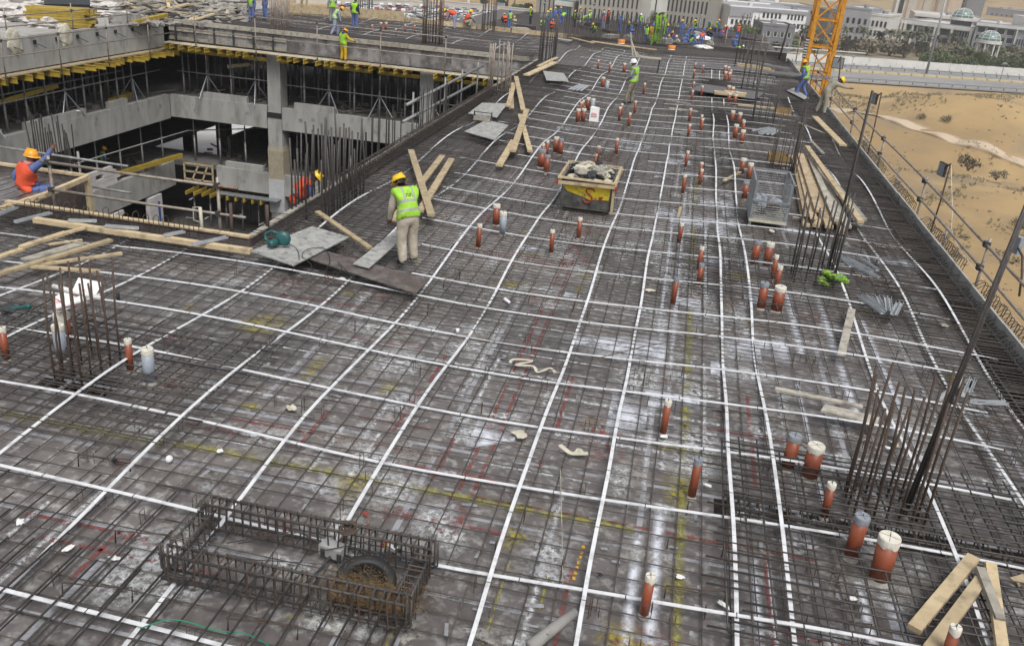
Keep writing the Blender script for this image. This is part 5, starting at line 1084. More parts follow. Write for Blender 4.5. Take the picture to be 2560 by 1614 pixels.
CR = [(1273, 70, 'stand', 'blue', 'lime', 'blue'), (1287, 68, 'squat', 'khaki', None, 'yellow'), (1262, 60, 'squat', 'dark', 'orange', 'yellow'), (1326, 62, 'stand', 'dark', 'lime', 'yellow'), (1355, 72, 'squat', 'blue', 'lime', 'blue'), (1369, 70, 'stand', 'blue', 'lime', 'yellow'), (1376, 66, 'walk', 'blue', None, 'yellow'),
      (1380, 76, 'squat', 'dark', 'orange', 'orange'), (1386, 60, 'stand', 'blue', None, 'yellow'), (1397, 58, 'stand', 'blue', None, 'orange'), (1404, 62, 'bend', 'blue', 'lime', 'blue'), (1437, 70, 'stand', 'dark', 'lime', 'orange'), (1449, 58, 'stand', 'khaki', None, 'orange'), (1455, 68, 'bend', 'khaki', 'lime', 'white'),
      (1472, 66, 'stand', 'blue', 'lime', 'yellow'), (1486, 86, 'squat', 'dark', 'lime', 'yellow'), (1503, 68, 'walk', 'blue', None, 'orange'), (1508, 74, 'stand', 'denim', 'orange', 'blue'), (1519, 62, 'stand', 'dark', 'orange', 'orange'), (1547, 82, 'stand', 'blue', None, 'blue'), (1570, 86, 'bend', 'blue', 'lime', 'yellow'), (1580, 92, 'squat', 'blue', None, 'blue'),
      (1598, 74, 'stand', 'blue', 'lime', 'white'), (1612, 112, 'stand', 'blue', 'lime', 'yellow'), (1625, 106, 'stand', 'yellow', None, 'blue'), (1636, 108, 'walk', 'blue', None, 'yellow'), (1664, 106, 'stand', 'blue', None, 'yellow'), (1670, 116, 'squat', 'beige', None, 'yellow'), (1682, 106, 'squat', 'blue', 'orange', 'yellow'), (1701, 92, 'stand', 'blue', None, 'yellow'),
      (1694, 118, 'squat', 'beige', None, 'white'), (1707, 114, 'squat', 'blue', None, 'blue'), (1719, 100, 'bend', 'blue', None, 'blue'), (1727, 116, 'squat', 'blue', 'lime', 'blue'), (1735, 92, 'walk', 'dark', 'lime', 'yellow'), (1751, 96, 'squat', 'blue', None, 'blue'), (1750, 116, 'bend', 'blue', 'orange', 'orange'), (1772, 82, 'bend', 'khaki', 'lime', 'blue'), (1775, 96, 'squat', 'dark', None, 'yellow'),
      (1789, 90, 'stand', 'blue', 'lime', 'orange'), (1806, 94, 'squat', 'blue', 'orange', 'blue'), (1815, 94, 'bend', 'blue', 'orange', 'yellow'), (1842, 100, 'stand', 'blue', 'orange', 'orange'), (1832, 136, 'stand', 'blue', None, 'blue'), (1845, 140, 'squat', 'blue', 'lime', 'blue'), (1856, 144, 'squat', 'dark', None, 'white'), (1770, 120, 'squat', 'beige', None, 'blue')]
seen = {}
for px, py, k, c, v, h in CR:
    zone = 'left end of' if px < 1420 else ('middle of' if px < 1600 else ('right part of' if px < 1760 else 'far right end of'))
    lb = f'distant {KN[k]} worker in {c}' + (f', {v} vest' if v else '') + f', {h} helmet, {zone} the crowd'
    crowd(px, py, k, c, v, h, lb)
mb = MB(); c = at(1641, 120, .1)
for k in range(9): x = U(-.4, .4); mb.ribbon([c + Vector((x, U(-.1, .1), U(1.7, 2.2))), c + Vector((x + U(-.15, .15), U(-.15, .15), 1.2)), c + Vector((x + U(-.3, .2), U(-.15, .15), U(.1, 1.0)))], .14, .02, side=(1, .2, 0))
TAG(mb.build('hanging_hi_vis', mat('lime_net', (.22, .42, .04), (.3, .55, .05), 5, .85)), 'lime hi-vis cloths hanging in the far starter wall', 'cloth')
for px, py in ((1758, 118), (1762, 96)): TAG(MB().blob(at(px, py, -2.3), (.9, .5, .2), px, 2, .6, 1.5).build('white_sheet', WHITE), 'crumpled white sheet among the distant crowd', 'sheet', 'white sheets among the crowd')
for k in range(44):
    y = U(70, 115); x = U(-18, 7); m = MB().box((x, y, -2.75 + U(.3, .8)), (U(1, 2.6), U(.5, 1.2), U(.1, .5)), U(0, 3)); TAG(m.build('material_pile', random.choice((BARD, WOODG, CONC, BARD))), 'low pile of building material among the distant crowd', 'material pile', 'piles among the crowd')
# ================================================================== ATRIUM AND LOWER FLOORS
L1, L2, L3 = -4.15, -8.2, -12.4
PALEY = mat('pale_yard', (.55, .54, .53), (.45, .44, .43), .5, .9)
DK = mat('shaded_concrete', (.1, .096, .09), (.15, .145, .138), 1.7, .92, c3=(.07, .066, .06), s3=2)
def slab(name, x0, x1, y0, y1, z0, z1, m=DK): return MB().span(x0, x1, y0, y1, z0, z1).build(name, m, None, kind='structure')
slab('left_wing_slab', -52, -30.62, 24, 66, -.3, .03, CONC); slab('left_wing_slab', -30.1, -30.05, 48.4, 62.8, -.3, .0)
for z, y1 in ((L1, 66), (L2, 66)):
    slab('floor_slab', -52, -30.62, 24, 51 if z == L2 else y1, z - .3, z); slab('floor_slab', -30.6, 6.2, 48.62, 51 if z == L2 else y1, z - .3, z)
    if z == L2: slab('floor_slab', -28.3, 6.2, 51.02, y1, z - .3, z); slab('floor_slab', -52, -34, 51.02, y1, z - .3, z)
slab('ground_floor', -52, 6.2, 2, 66, L3 - .3, L3, mat('shade_dark_floor', (.06, .056, .052), (.09, .085, .08), 1, .95)); slab('back_light_blocker', -28.3, 6.2, 51.05, 51.25, L3, L2 - .35); slab('back_light_blocker', -52, -33.6, 51.05, 51.25, L3, L2 - .35); slab('side_wall', -28.3, -28.1, 51.3, 66, L3, L2 + 1.2); slab('yard', -60, 6, 66.1, 120, L3 - .6, L3 - .2, PALEY)  # floor colour carries the pit's shade; back pieces added to keep the bays dark
slab('right_light_blocker', 6.22, 6.3, 2, 66, -24, -.8); slab('near_light_blocker', -52, 6.2, 1.8, 1.98, -24, -.8)  # unseen walls added so no light floods in below the deck
slab('inner_light_blocker', -8.3, -8.2, 15.3, 48, -24, -1.4); slab('inner_light_blocker', -30, -8.4, 14.6, 14.7, -24, -1.3); slab('inner_light_blocker', -52, -51.8, 24, 66, -24, -.3); slab('inner_light_blocker', -52, -30.7, 23.8, 23.98, -24, -.3)  # added to stop light leaking into the atrium from the sides
for z in (L1, L2):
    for a, b in () if z == 99 else ((-52, -33.8), (-33.6, -28.2), (-28.1, -15), (-14.7, -6), (-5.8, 6)):
        if z == L2 and a == -33.6: continue
        slab('back_light_blocker', a, b, 65.6, 65.8, z, z + 3.6)  # added to keep daylight out of the lower floors
# facing edge beams
def edgebeam(name, p0, p1, z0, z1, label, holes=True):
    root = EMPTY(name, (p0[0], p0[1], z1), label, 'edge beam', 'concrete edge beams of the lower floors')
    a, b = Vector((*p0, 0)), Vector((*p1, 0)); t = (b - a); L = t.length; t.normalize(); n = Vector((t.y, -t.x, 0))
    k = max(1, round(L / 5.5))
    for i in range(k):
        q, r = a + t * (L * i / k + .006), a + t * (L * (i + 1) / k - .006)
        for h_ in range(2):
            f_ = U(.1, .9); c_ = q.lerp(r, f_) + Z * U(z0 + .4, z1 - .25); MB().beam(c_ - t * .12, c_ + t * .12, .03, .2).build('form_hole', CONCD, root)
        MB().prism([q + Z * z0, r + Z * z0, r + Z * (z1 + U(-.02, .02)), q + Z * (z1 + U(-.02, .02))], -n * .3).build('cast_segment', CONC, root)
    return root
edgebeam('edge_beam', (-30.3, 24), (-30.3, 48.3), L1 - 1.4, L1 + .02, 'concrete edge beam of the upper lower floor, left side')
edgebeam('edge_beam', (-30.28, 48.3), (-24.0, 48.3), L1 - 1.3, L1 + .02, 'concrete edge beam of upper lower floor, from corner to big column'); edgebeam('edge_beam', (-23.05, 48.3), (-8.4, 48.3), L1 - 1.3, L1 + .02, 'concrete edge beam of upper lower floor, right of big column')
edgebeam('edge_beam', (-30.3, 24), (-30.3, 48.3), L2 - 1.5, L2 + .02, 'concrete edge beam of the second lower floor, left side'); edgebeam('edge_beam', (-27.5, 48.3), (-24.0, 48.3), L2 - 1.3, L2 + .02, 'concrete edge beam of second lower floor, between timber frame and column')
edgebeam('edge_beam', (-23.05, 48.3), (-8.4, 48.3), L2 - 1.3, L2 + .02, 'concrete edge beam of second lower floor, right of big column')
for (a, b, z, s) in (((-30.45, 27), (-30.45, 34.6), L1, 'l'), ((-30.45, 36.2), (-30.45, 40.6), L1, 'l'), ((-30.45, 42.6), (-30.45, 44.2), L1, 'l'), ((-28.3, 48.5), (-25.3, 48.5), L1, 'f'), ((-22.3, 48.5), (-19.8, 48.5), L1, 'f'), ((-14.6, 48.5), (-12.8, 48.5), L1, 'f'), ((-26.9, 48.5), (-24.4, 48.5), L2, 'f'), ((-30.45, 45.4), (-30.45, 46.9), L2, 'l')):
    TAG(MB().beam((*a, z + .2), (*b, z + .2), .25, .36).build('concrete_kerb', CONC), 'low concrete kerb block on a lower floor edge', 'kerb block', 'kerb blocks on the lower floor edges')
up = EMPTY('upstand_wall', (-30.3, 40, 0), 'pale finished concrete edge wall at upper left with tie holes', 'edge wall')
for a, b in ((24, 30.2), (30.2, 36.3), (36.3, 42.2), (42.2, 47.6), (47.6, 48.25)): MB().span(-30.6, -30.3, a + .01, b - .01, -1.35, .12).build('cast_segment', CONC, up)
for k in range(8):
    y = 35.9 + 1.55 * k; MB().box((-30.27, y, -.18), (.07, .17, .17)).build('tie_hole', BLACK, up); MB().tube([(-30.3, y, -.2), (-29.95, y + .35, -.45)], .018, 5).build('tie_rod', DARKC, up)
# the far face: plywood form with timber walers
ff = EMPTY('slab_formwork', (-20, 48.3, 0), 'stained plywood side form of the far slab with timber top rail', 'formwork')
FORM = mat('stained_form', (.1, .095, .095), (.26, .25, .25), 1.5, .75, lo=.4, hi=.6, c3=(.06, .058, .06), s3=.9, rnd=.3)
x = -29.95
while x < -8.6:
    b = min(-8.5, x + 2.44); MB().span(x + .004, b - .004, 48.3, 48.34, -.95, .0).build('form_panel', FORM, ff)
    MB().span(x + .004, b - .004, 48.2, 48.34, .0, .24).build('top_rail', WOODG, ff)
    if x < -24.4:
        for z in (-.28, -.78): MB().span(x + .004, b - .004, 48.24, 48.29, z - .12, z + .08).build('waler', WOODG, ff)
        for q in (x + .4, x + 1.6): MB().span(q, q + .09, 48.16, 48.24, -.95, -.02).build('strongback', DARKC, ff)
    x = b
led = EMPTY('ledge_platform', (-20, 47.8, -1), 'narrow plank walkway along the foot of the far side form', 'platform')
x = -29.9
while x < -8.6:
    b = min(-8.6, x + U(3, 3.6))
    for k in range(2): MB().span(x + .01, b - .01, 47.45 + .37 * k, 47.8 + .37 * k, -1.04, -.99).build('plank', random.choice((WOOD, WOOD, CREAM)), led)
    x = b
led2 = EMPTY('ledge_platform', (-29.9, 40, -1.4), 'narrow plank walkway along the foot of the left edge wall', 'platform')
y = 25
while y < 48:
    b = min(48.1, y + U(3, 3.6)); MB().span(-30.28, -29.85, y + .01, b - .01, -1.46, -1.4).build('plank', WOOD, led2); y = b
yb = EMPTY('slab_beams', (-20, 48, -1.2), 'row of yellow timber beams poking out under the far slab', 'formwork beams')
x = -29.7
while x < -8.7:
    if not (-24.2 < x < -23.0 or -14.9 < x < -13.7):
        e = 46.9 + U(-.15, .25)
        for z0, z1, w in ((-1.27, -1.22, .085), (-1.10, -1.05, .085), (-1.22, -1.1, .035)): pass
        mb = MB(); mb.span(x - .045, x + .045, e, 49.2, -1.29, -1.245); mb.span(x - .045, x + .045, e, 49.2, -1.095, -1.05); mb.span(x - .016, x + .016, e + .005, 49.2, -1.245, -1.095); mb.build('timber_beam', YBEAM, yb)
    x += random.choice((.42, .55, .62, .8))
for a, b in ((-29.8, -25.5), (-25.7, -20.5), (-22.6, -17.2), (-17.5, -12.2), (-12.6, -8.7)): MB().span(a, b, 48.4, 48.48, -1.6, -1.4).build('main_beam', YBEAM, yb)
yl = EMPTY('slab_beams', (-30, 40, -1.5), 'row of yellow timber beams poking out under the left edge wall', 'formwork beams')
y = 26
while y < 48.1:
    e = -29.35 + U(-.3, .15); mb = MB(); mb.span(-31.2, e, y - .045, y + .045, -1.75, -1.705); mb.span(-31.2, e, y - .045, y + .045, -1.51, -1.465); mb.span(-31.2, e - .005, y - .016, y + .016, -1.705, -1.51); mb.build('timber_beam', YBEAM, yl); y += random.choice((.5, .62, .75, .9))
# columns
for x, y, z0, z1, lb in ((-23.5, 48.62, L3, -1.1, 'big square concrete column in the far face of the atrium'), (-14.25, 48.66, L3, -1.1, 'concrete column behind the scaffold rail in the far face')):
    r = EMPTY('concrete_column', (x, y, z0), lb, 'column')
    MB().span(x - .42, x + .42, y - .34, y + .6, z0, L2 + .9).build('lower_shaft', CONC, r); MB().span(x - .44, x + .44, y - .37, y + .6, L2 + .905, L1 - .3).build('middle_shaft', CONC, r); MB().span(x - .4, x + .4, y - .33, y + .6, L1 - .295, z1).build('upper_shaft', CONC, r)
    MB().span(x - .46, x + .46, y - .4, y - .375, L1 - .62, L1 - .3).build('dark_recess', BLACK, r)
bg = EMPTY('burlap_wrap', (-23.5, 48.2, L2), 'tan burlap wrapped round the big column at mid height', 'wrapping'); mb = MB()
mb.lathe((-23.5, 48.72, L2 + .6), [(.66, -1.6), (.67, -.6), (.69, .3), (.7, .85), (.66, 1.1)], 4); MB2 = mb
q = Matrix.Rotation(math.pi / 4, 3, 'Z'); cc = Vector((-23.5, 48.72, 0)); mb.v = [cc + q @ (v - cc) for v in mb.v]
mb.build('burlap', mat('burlap', (.38, .33, .25), (.3, .26, .19), 5, .95, bump=.4), bg); 
mb = MB(); mb.lathe((-23.5, 48.72, L2 - 1.2), [(.68, -1.2), (.72, 0), (.7, .9)], 4); mb.v = [cc + q @ (v - cc) for v in mb.v]; mb.build('clear_film', mat('plastic_film', (.42, .43, .44), (.5, .51, .52), 6, .3), bg)
for x in (-38, -31.4, -22.5, -14, -6):
    for y in (34, 42, 56.5, 63):
        if (x > -31 and y < 50) or (x == -31.4 and y < 50): continue
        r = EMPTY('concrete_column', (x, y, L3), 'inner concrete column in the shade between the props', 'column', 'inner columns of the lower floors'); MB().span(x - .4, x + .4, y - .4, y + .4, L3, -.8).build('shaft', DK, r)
# steel props
def prop_proto(h):
    r = EMPTY('steel_prop', (0, 0, 0)); MB().tube([(0, 0, .01), (0, 0, h * .62)], .06, 6).build('outer_tube', PROP, r, True); MB().tube([(0, 0, h * .6), (0, 0, h - .01)], .045, 6).build('inner_tube', PROP, r, True); MB().box((0, 0, .006), (.16, .16, .012)).build('base_plate', PROP, r); MB().lathe((0, 0, h * .6), [(.07, -.05), (.075, .03)], 8).build('collar', PROP, r); return r
def tripod(r):
    mb = MB()
    for k in range(3): a = k * 2.1 + .4; mb.tube([(0, 0, 1.3), (.85 * math.cos(a), .85 * math.sin(a), .03)], .034, 5)
    mb.build('tripod', STEEL, r)
PP = {}
def prop(x, y, z, h, label, group, tri=False):
    key = (round(h, 2), tri)
    if key not in PP:
        PP[key] = prop_proto(h)
        if tri: tripod(PP[key])
        o = PP[key]; o.location = (x, y, z); o['group'] = group
    else: o = COPY(PP[key], (x, y, z), U(0, 6), None, group)
    o['label'] = label; o['category'] = 'steel prop'
h1 = 2.42; h1b = L1 * -1 - 1.62
k = 0
for y in [31.2 + 1.42 * i for i in range(12)]: prop(-30.75, y, L1, h1, 'steel prop standing along the left edge under the yellow beams', 'front props on the left side', k % 4 == 2); k += 1
for y in [31.8 + 1.5 * i for i in range(11)]:
    for x in (-32.2, -33.4, -34.8, -36.5, -38.5): prop(x + U(-.2, .2), y, L1, h1, 'steel prop in the ' + {-32.2: 'second', -33.4: 'third', -34.8: 'fourth', -36.5: 'fifth', -38.5: 'sixth'}[x] + ' row from the edge in the shaded left wing', 'inner props of the left wing')
x = -29.6; k = 0
while x < -8.8:
    if not (-24.1 < x < -22.9): prop(x, 48.85, L1, 2.55, 'steel prop in the front row under the far slab' + (', with tripod feet' if k % 2 else ''), 'front props under the far slab', k % 2 == 1); k += 1
    x += 1.55
for y in (50.1, 51.6, 53.2, 55, 57, 59.4, 61.8):
    x = -30
    while x < -8: prop(x + U(-.3, .3), y + U(-.3, .3), L1, 2.55, 'steel prop under the far slab, in the ' + {50.1: 'second', 51.6: 'third', 53.2: 'fourth', 55: 'fifth', 57: 'sixth', 59.4: 'seventh', 61.8: 'eighth'}[y] + ' row from the atrium', 'inner props under the far slab'); x += 1.5
for y in [37.4 + 2.1 * i for i in range(6)]: prop(-30.8, y, L2, 2.5, 'steel prop on the second lower floor, left side', 'props on the second lower floor')
for x in [-29.2 + 1.7 * i for i in range(12)]:
    if not (-24.1 < x < -22.9): prop(x, 48.9, L2, 2.6, 'steel prop on the second lower floor, far side', 'props on the second lower floor')
for x in [-29.5 + 1.1 * i for i in range(13)]: prop(x, 48.9, L3, 2.55, 'steel prop on the lowest visible floor', 'props on the lowest floor'); prop(x + .5, 51, L3, 2.55, 'steel prop on the lowest visible floor', 'props on the lowest floor')
l2y = EMPTY('slab_beams', (-26, 48, -10), 'yellow beams poking out low in the far corner of the atrium', 'formwork beams')
for x in [-29.2 + .55 * i for i in range(10)]: MB().span(x - .045, x + .045, 47.5, 49, -10.0, -9.78).build('timber_beam', YBEAM, l2y)
MB().span(-27.2, -23.2, 47.6, 48.2, -9.74, -9.68).build('plank', STEEL, l2y)
# ledger tubes and rails
def rail(pts, r, label, group=None, m=TUBE, cat='scaffold tube', name='scaffold_tube'): return TAG(MB().tube(pts, r, 8).build(name, m, None, True), label, cat, group)
G1 = 'ledger tubes between the props'
rail([(-30.6, 31, -2.75), (-30.6, 40, -2.72), (-30.6, 48, -2.7)], .035, 'ledger tube clamped along the left row of props', G1, PROP); rail([(-31.1, 33, -2.5), (-31.1, 45, -2.45)], .035, 'ledger tube behind the left row of props', G1, PROP)
rail([(-29.9, 48.7, -2.75), (-24.1, 48.7, -2.75)], .035, 'ledger tube clamped to far props left of the big column', G1, PROP); rail([(-22.9, 48.7, -2.85), (-9, 48.7, -2.9)], .035, 'ledger tube clamped to far props right of the big column', G1, PROP)
rail([(-30.6, 39, -6.5), (-29.5, 48.7, -6.3), (-25, 52, -6.2)], .035, 'ledger tube on the second lower floor', G1, PROP)
TAG(MB().beam((-31, 33, -2.9), (-31.2, 39.8, -2.6), .1, .22).build('timber_beam', YBEAM), 'long yellow beam hung across the left wing props', 'timber beam'); TAG(MB().beam((-30.9, 43.5, L1 + .2), (-31.4, 46, L1 + .2), .3, .3).build('timber_beam', YBEAM), 'stack of yellow beams on the left wing floor', 'timber beam')
TAG(MB().beam((-31, 42, L2 + .25), (-29.6, 48, L2 + .5), .2, .25).build('timber_beam', YBEAM), 'yellow beam lying along the second lower floor corner', 'timber beam')
TAG(MB().beam((-27, 49.4, -2.3), (-25.8, 50, -2.1), .12, .2).build('plank', WOOD), 'short plank tied to the far props', 'plank')
GR = 'guard rail tubes round the atrium'
def railset(P0, P1, zs, posts, label, n):
    P0, P1 = Vector(P0), Vector(P1); root = EMPTY('guard_rail', P0, label, 'guard rail', GR)
    for z in zs: MB().tube([P0 + Z * z, P0.lerp(P1, .5) + Z * (z - .015), P1 + Z * z], .03, 7).build('rail', TUBE, root, True)
    for k in range(n): p = P0.lerp(P1, (k + .3) / n); MB().tube([p + Z * posts[0], p + Z * posts[1]], .032, 7).build('post', TUBE, root, True); MB().box(p + Z * zs[0], (.1, .1, .1)).build('clamp', DARKC, root)
railset((-28.9, 47.4, 0), (-10.4, 47.4, 0), (.92, -.15), (-1.5, .98), 'guard rail of two tubes in front of the far side form', 5)
railset((-29.6, 26, 0), (-29.6, 48.2, 0), (.2, -.5), (-1.7, .6), 'guard rail of two tubes in front of the left edge wall', 6)
railset((-30.4, 30, 0), (-30.4, 48.2, 0), (1.05, .6), (0, 1.4), 'guard rail standing on top of the left edge wall', 4)
rn = EMPTY('guard_rail', (-10.7, 15.7, 0), 'rusty two tube guard rail in front of the atrium, held by the sitting man', 'guard rail')
for z, xa, xb in ((1.0, -12.95, -8.5), (.41, -12.9, -8.35)): MB().tube([(xa, 15.7, z), ((xa + xb) / 2, 15.7, z - .02), (xb, 15.7, z - .01)], .03, 9).build('rail', TUBE, rn, True)
for x, z0, z1 in ((-12.78, -.4, 1.12), (-8.95, -.7, 1.15)): MB().tube([(x, 15.74, z0), (x, 15.74, z1)], .034, 9).build('post', TUBE, rn, True)
for x in (-12.78, -8.95):
    for z in (1.0, .41): MB().box((x, 15.7, z), (.09, .1, .1)).build('clamp', DARKC, rn)
p = atY(500, 518, 15.6); MB().tube([p, p + Vector((.02, 0, -.7))], .035, 6).build('white_post', CREAM, rn, True); MB().tube([p, p + Vector((-.16, 0, -.02)), p + Vector((-.16, 0, -.3)), p + Vector((0, 0, -.32))], .01, 5).build('bent_clip', CREAM, rn)
rb = EMPTY('guard_rail', (-14, 17.7, 0), 'grey guard rail tubes behind the sitting man', 'guard rail')
MB().tube([(-19, 17.7, .57), (-15.6, 17.7, .57), (-12.3, 17.7, .52)], .03, 8).build('rail', PROP, rb, True); MB().tube([(-13.5, 17.7, -.09), (-12.3, 17.7, -.11)], .028, 8).build('rail', PROP, rb, True)
for x in (-17.5, -13.6): MB().tube([(x, 17.74, -.5), (x, 17.74, .7)], .03, 7).build('post', PROP, rb, True)
p = atY(576, 508, 15.4); TAG(MB().tube([p, p + Vector((0, 0, -.9))], .035, 7).build('rusty_post', RUST, None, True), 'short rusty red post at the right end of the near guard rail', 'post')
p = atX(667, 512, -8.0); TAG(MB().tube([p, p + Vector((0, 0, -.6))], .04, 7).build('rusty_post', RUST, None, True), 'rusty stub post at the near right corner of the atrium', 'post')
rr = EMPTY('guard_rail', (-8.4, 31, 0), 'heavy scaffold tubes sloping past the dark bars on the right of the atrium', 'guard rail')
MB().tube([(-8.42, 26.4, 1.02), (-8.4, 36.6, 1.08)], .05, 9).build('rail', PROP, rr, True); MB().tube([(-8.42, 26.1, .55), (-8.4, 35.5, .52)], .05, 9).build('rail', PROP, rr, True)
for y in (27.2, 31, 33.4, 36): MB().tube([(-8.45, y, -.6), (-8.45, y, 1.3)], .035, 7).build('post', PROP, rr, True)
rg = EMPTY('guard_rail', (6.8, 28, 0), 'scaffold guard rail along the right edge above the sand', 'guard rail')
MB().tube([(6.8, y, .86 + .04 * math.sin(y * .3)) for y in range(8, 52, 3)], .032, 8).build('rail', TUBE, rg, True); MB().tube([(6.8, y, .34 + .03 * math.sin(y * .35)) for y in range(8, 52, 3)], .03, 8).build('rail', TUBE, rg, True)
for y in (13.4, 19.4, 25.2, 31.3, 37.5, 44, 50):
    MB().tube([(6.84, y, -.8), (6.84, y, 1.0)], .034, 8).build('post', TUBE, rg, True)
    for z in (.86, .34): MB().box((6.8, y, z), (.12, .14, .12)).build('clamp', DARKC, rg)
for y in (16.2, 22.4, 28.4, 34.4): MB().tube([(6.86, y, -.8), (6.86, y, .38)], .03, 7).build('post', PROP, rg, True)
rw = EMPTY('edge_planks', (6.7, 25, -.1), 'pale plank pieces lying outside the right edge formwork', 'planks')
for a, b in ((12.5, 15.2), (15.6, 19), (19.6, 24.2), (25, 30), (31, 36)): MB().span(6.52, 6.74, a, b, -.08, -.02).build('plank', WOOD, rw)
for k in range(9): y = 40.5 - .34 * k if k < 9 else 0; MB().span(6.5, 6.98 + U(-.1, .1), y - .045, y + .045, -.5, -.28).build('timber_beam', YBEAM, rw)
rh = EMPTY('guard_rail', (-1, 62.4, 0), 'thin guard rail in front of the far road at right', 'guard rail')
for z in (.5, 1.0): MB().tube([(2, 63.2, z), (7.2, 63.2, z)], .035, 6).build('rail', TUBE, rh, True)
for x in (2.2, 4.6, 7): MB().tube([(x, 63.2, 0), (x, 63.2, 1.6)], .035, 6).build('post', TUBE, rh, True)
TAG(MB().span(1.5, 6.3, 62.7, 63.25, 0, .5).build('mesh_roll', BARD), 'dark low bundle of mesh before the far right rail', 'mesh bundle')
# floodlights
def flood(pb, pt, lamp, lb, x=6.8, col=BLACK, s=1.0, ang=.9):
    r = EMPTY('floodlight', atX(*pb, x), lb, 'floodlight', 'floodlights on poles'); a, b = atX(*pb, x), atX(*pt, x)
    MB().tube([a, a.lerp(b, .5) + Vector((.02, 0, 0)), b], .022 * s, 7).build('pole', RUST, r, True); c = atX(*lamp, x); up = Vector((.1, .2, 1))
    MB().beam(c + Vector((0, 0, -.17 * s)), c + Vector((0, 0, .17 * s)), .34 * s, .07 * s, (math.cos(ang), math.sin(ang), 0)).build('lamp_housing', col, r); MB().beam(b, c, .03, .03).build('bracket', DARKC, r)
    n = Vector((math.cos(ang), math.sin(ang), 0)); MB().beam(c - n * .04 * s + Vector((0, 0, -.15 * s)), c - n * .04 * s + Vector((0, 0, .15 * s)), .3 * s, .012, (math.cos(ang), math.sin(ang), 0)).build('lamp_glass', GREYC, r)
flood((2322, 593), (2377, 410), (2356, 423), 'black floodlight on a rusty pole above the sand, nearest one', ang=.2); flood((2165, 400), (2204, 232), (2187, 247), 'black floodlight on a pole beside the khaki man', ang=.2, s=1.1); flood((2094, 215), (2102, 142), (2095, 158), 'dark floodlight on a pole in front of the road', ang=1.4, s=1.5); flood((2548, 740), (2556, 640), (2540, 610), 'grey backed floodlight at the right photo edge', ang=.2, s=1.0, col=PIPEG)
# block work and bits on the second lower floor
BLOCK = mat('white_block', (.58, .56, .55), (.5, .48, .47), 5, .85, rnd=.08); bw = EMPTY('block_wall', (-30.4, 40.5, L2), 'low wall of pale aircrete blocks on the lower left floor', 'block wall')
for c in range(4):
    y = 39.6 + (.3 if c % 2 else 0)
    while y < 42.4 - (.6 if c == 3 else 0):
        if not (c == 2 and 40.6 < y < 41.2): MB().span(-30.55, -30.35, y + .006, y + .594, L2 + .02 + .25 * c, L2 + .255 + .25 * c).build('block', BLOCK, bw)
        y += .6
bp = EMPTY('block_pillar', (-30.3, 46, L3), 'tall pillar of pale aircrete blocks in the lower left corner', 'block pillar')
for c in range(10):
    ys = ((45.2, 45.8), (45.8, 46.5)) if c % 2 else ((45.2, 46.1), (46.1, 46.5))
    for a, b in ys: MB().span(-30.5, -30.2, a + .006, b - .006, L3 + .26 * c, L3 + .25 + .26 * c).build('block', BLOCK, bp)
MB().span(-30.19, -30.17, 46.0, 46.2, L3 + .9, L3 + 2.2).build('blue_mark', plain('blue_paint', (.05, .1, .35)), bp)
bp2 = EMPTY('block_wall', (-30.3, 40, L3), 'pale aircrete block wall under the lower left beam', 'block wall')
for c in range(10):
    y = 37 + (.3 if c % 2 else 0)
    while y < 42.3: MB().span(-30.5, -30.2, y + .006, y + .594, L3 + .26 * c, L3 + .25 + .26 * c).build('block', BLOCK, bp2); y += .6
tf = EMPTY('timber_lattice', (-28.6, 48.3, L2), 'crossed timber frame closing a gap in the lower far corner', 'timber frame')
for a, b in (((-29.6, L2 - 1.2), (-29.6, L2 + .1)), ((-27.7, L2 - 1.2), (-27.7, L2 + .1)), ((-29.6, L2), (-27.7, L2)), ((-29.6, L2 - 1), (-27.7, L2 - 1)), ((-29.2, L2 - 1.2), (-28.6, L2)), ((-28.5, L2 - 1.2), (-28, L2)), ((-29.6, L2 - .5), (-27.7, L2 - .5))): MB().beam((a[0], 48.2, a[1]), (b[0], 48.2, b[1]), .1, .06, (0, 1, 0)).build('timber', WOOD, tf)
nf = EMPTY('timber_barricade', (-13, 16.4, 0), 'timber frame of two posts and rail right of the sitting man', 'timber frame'); p = Vector((-13.1, 17.3, .25))
MB().beam((-12.98, 15.4, .24), p, .1, .1).build('rail_timber', WOOD, nf); MB().beam(p, p - Z * 2.6, .12, .1, (0, 1, 0)).build('post_timber', WOOD, nf); MB().beam((-13.4, 14.9, .12), (-12.9, 15.6, .3), .1, .08).build('brace_timber', WOOD, nf)
for x, y, w, d, h, m in ((-31.6, 38.4, 2.2, 1.0, .06, STEEL), (-27.5, 55, 3.2, 2.2, .5, WHITE), (-29.5, 58, 2.4, 2.0, .4, WHITE), (-25.5, 57.5, 2.2, 2, .35, WHITE)):
    TAG(MB().box((x, y, (L2 + 1.5) if m is STEEL else L3 + h / 2), (w, d, h), U(-.2, .2)).build('sheet_pile', m), 'pale sheets lying deep in the lower floors' if m is WHITE else 'steel trestle top on the lower floor above the worker', 'sheets', 'stored sheets on the lower floors')
# scattered bars rising from the lower left beam
wl2 = EMPTY('wall_rebar', (-15.5, 20.3, -1.5), 'starter bars rising in the gap right behind the sitting man', 'starter bars')
for k in range(22):
    t = k / 21; a = atY(84 + 106 * t, 395 + 26 * t + U(-6, 6), 18.1 + U(-.25, .25)); MB().tube([a, a + Vector((U(-.1, .05), 0, U(.7, 1.25)))], .014, 5).build('bar', BARD, wl2)

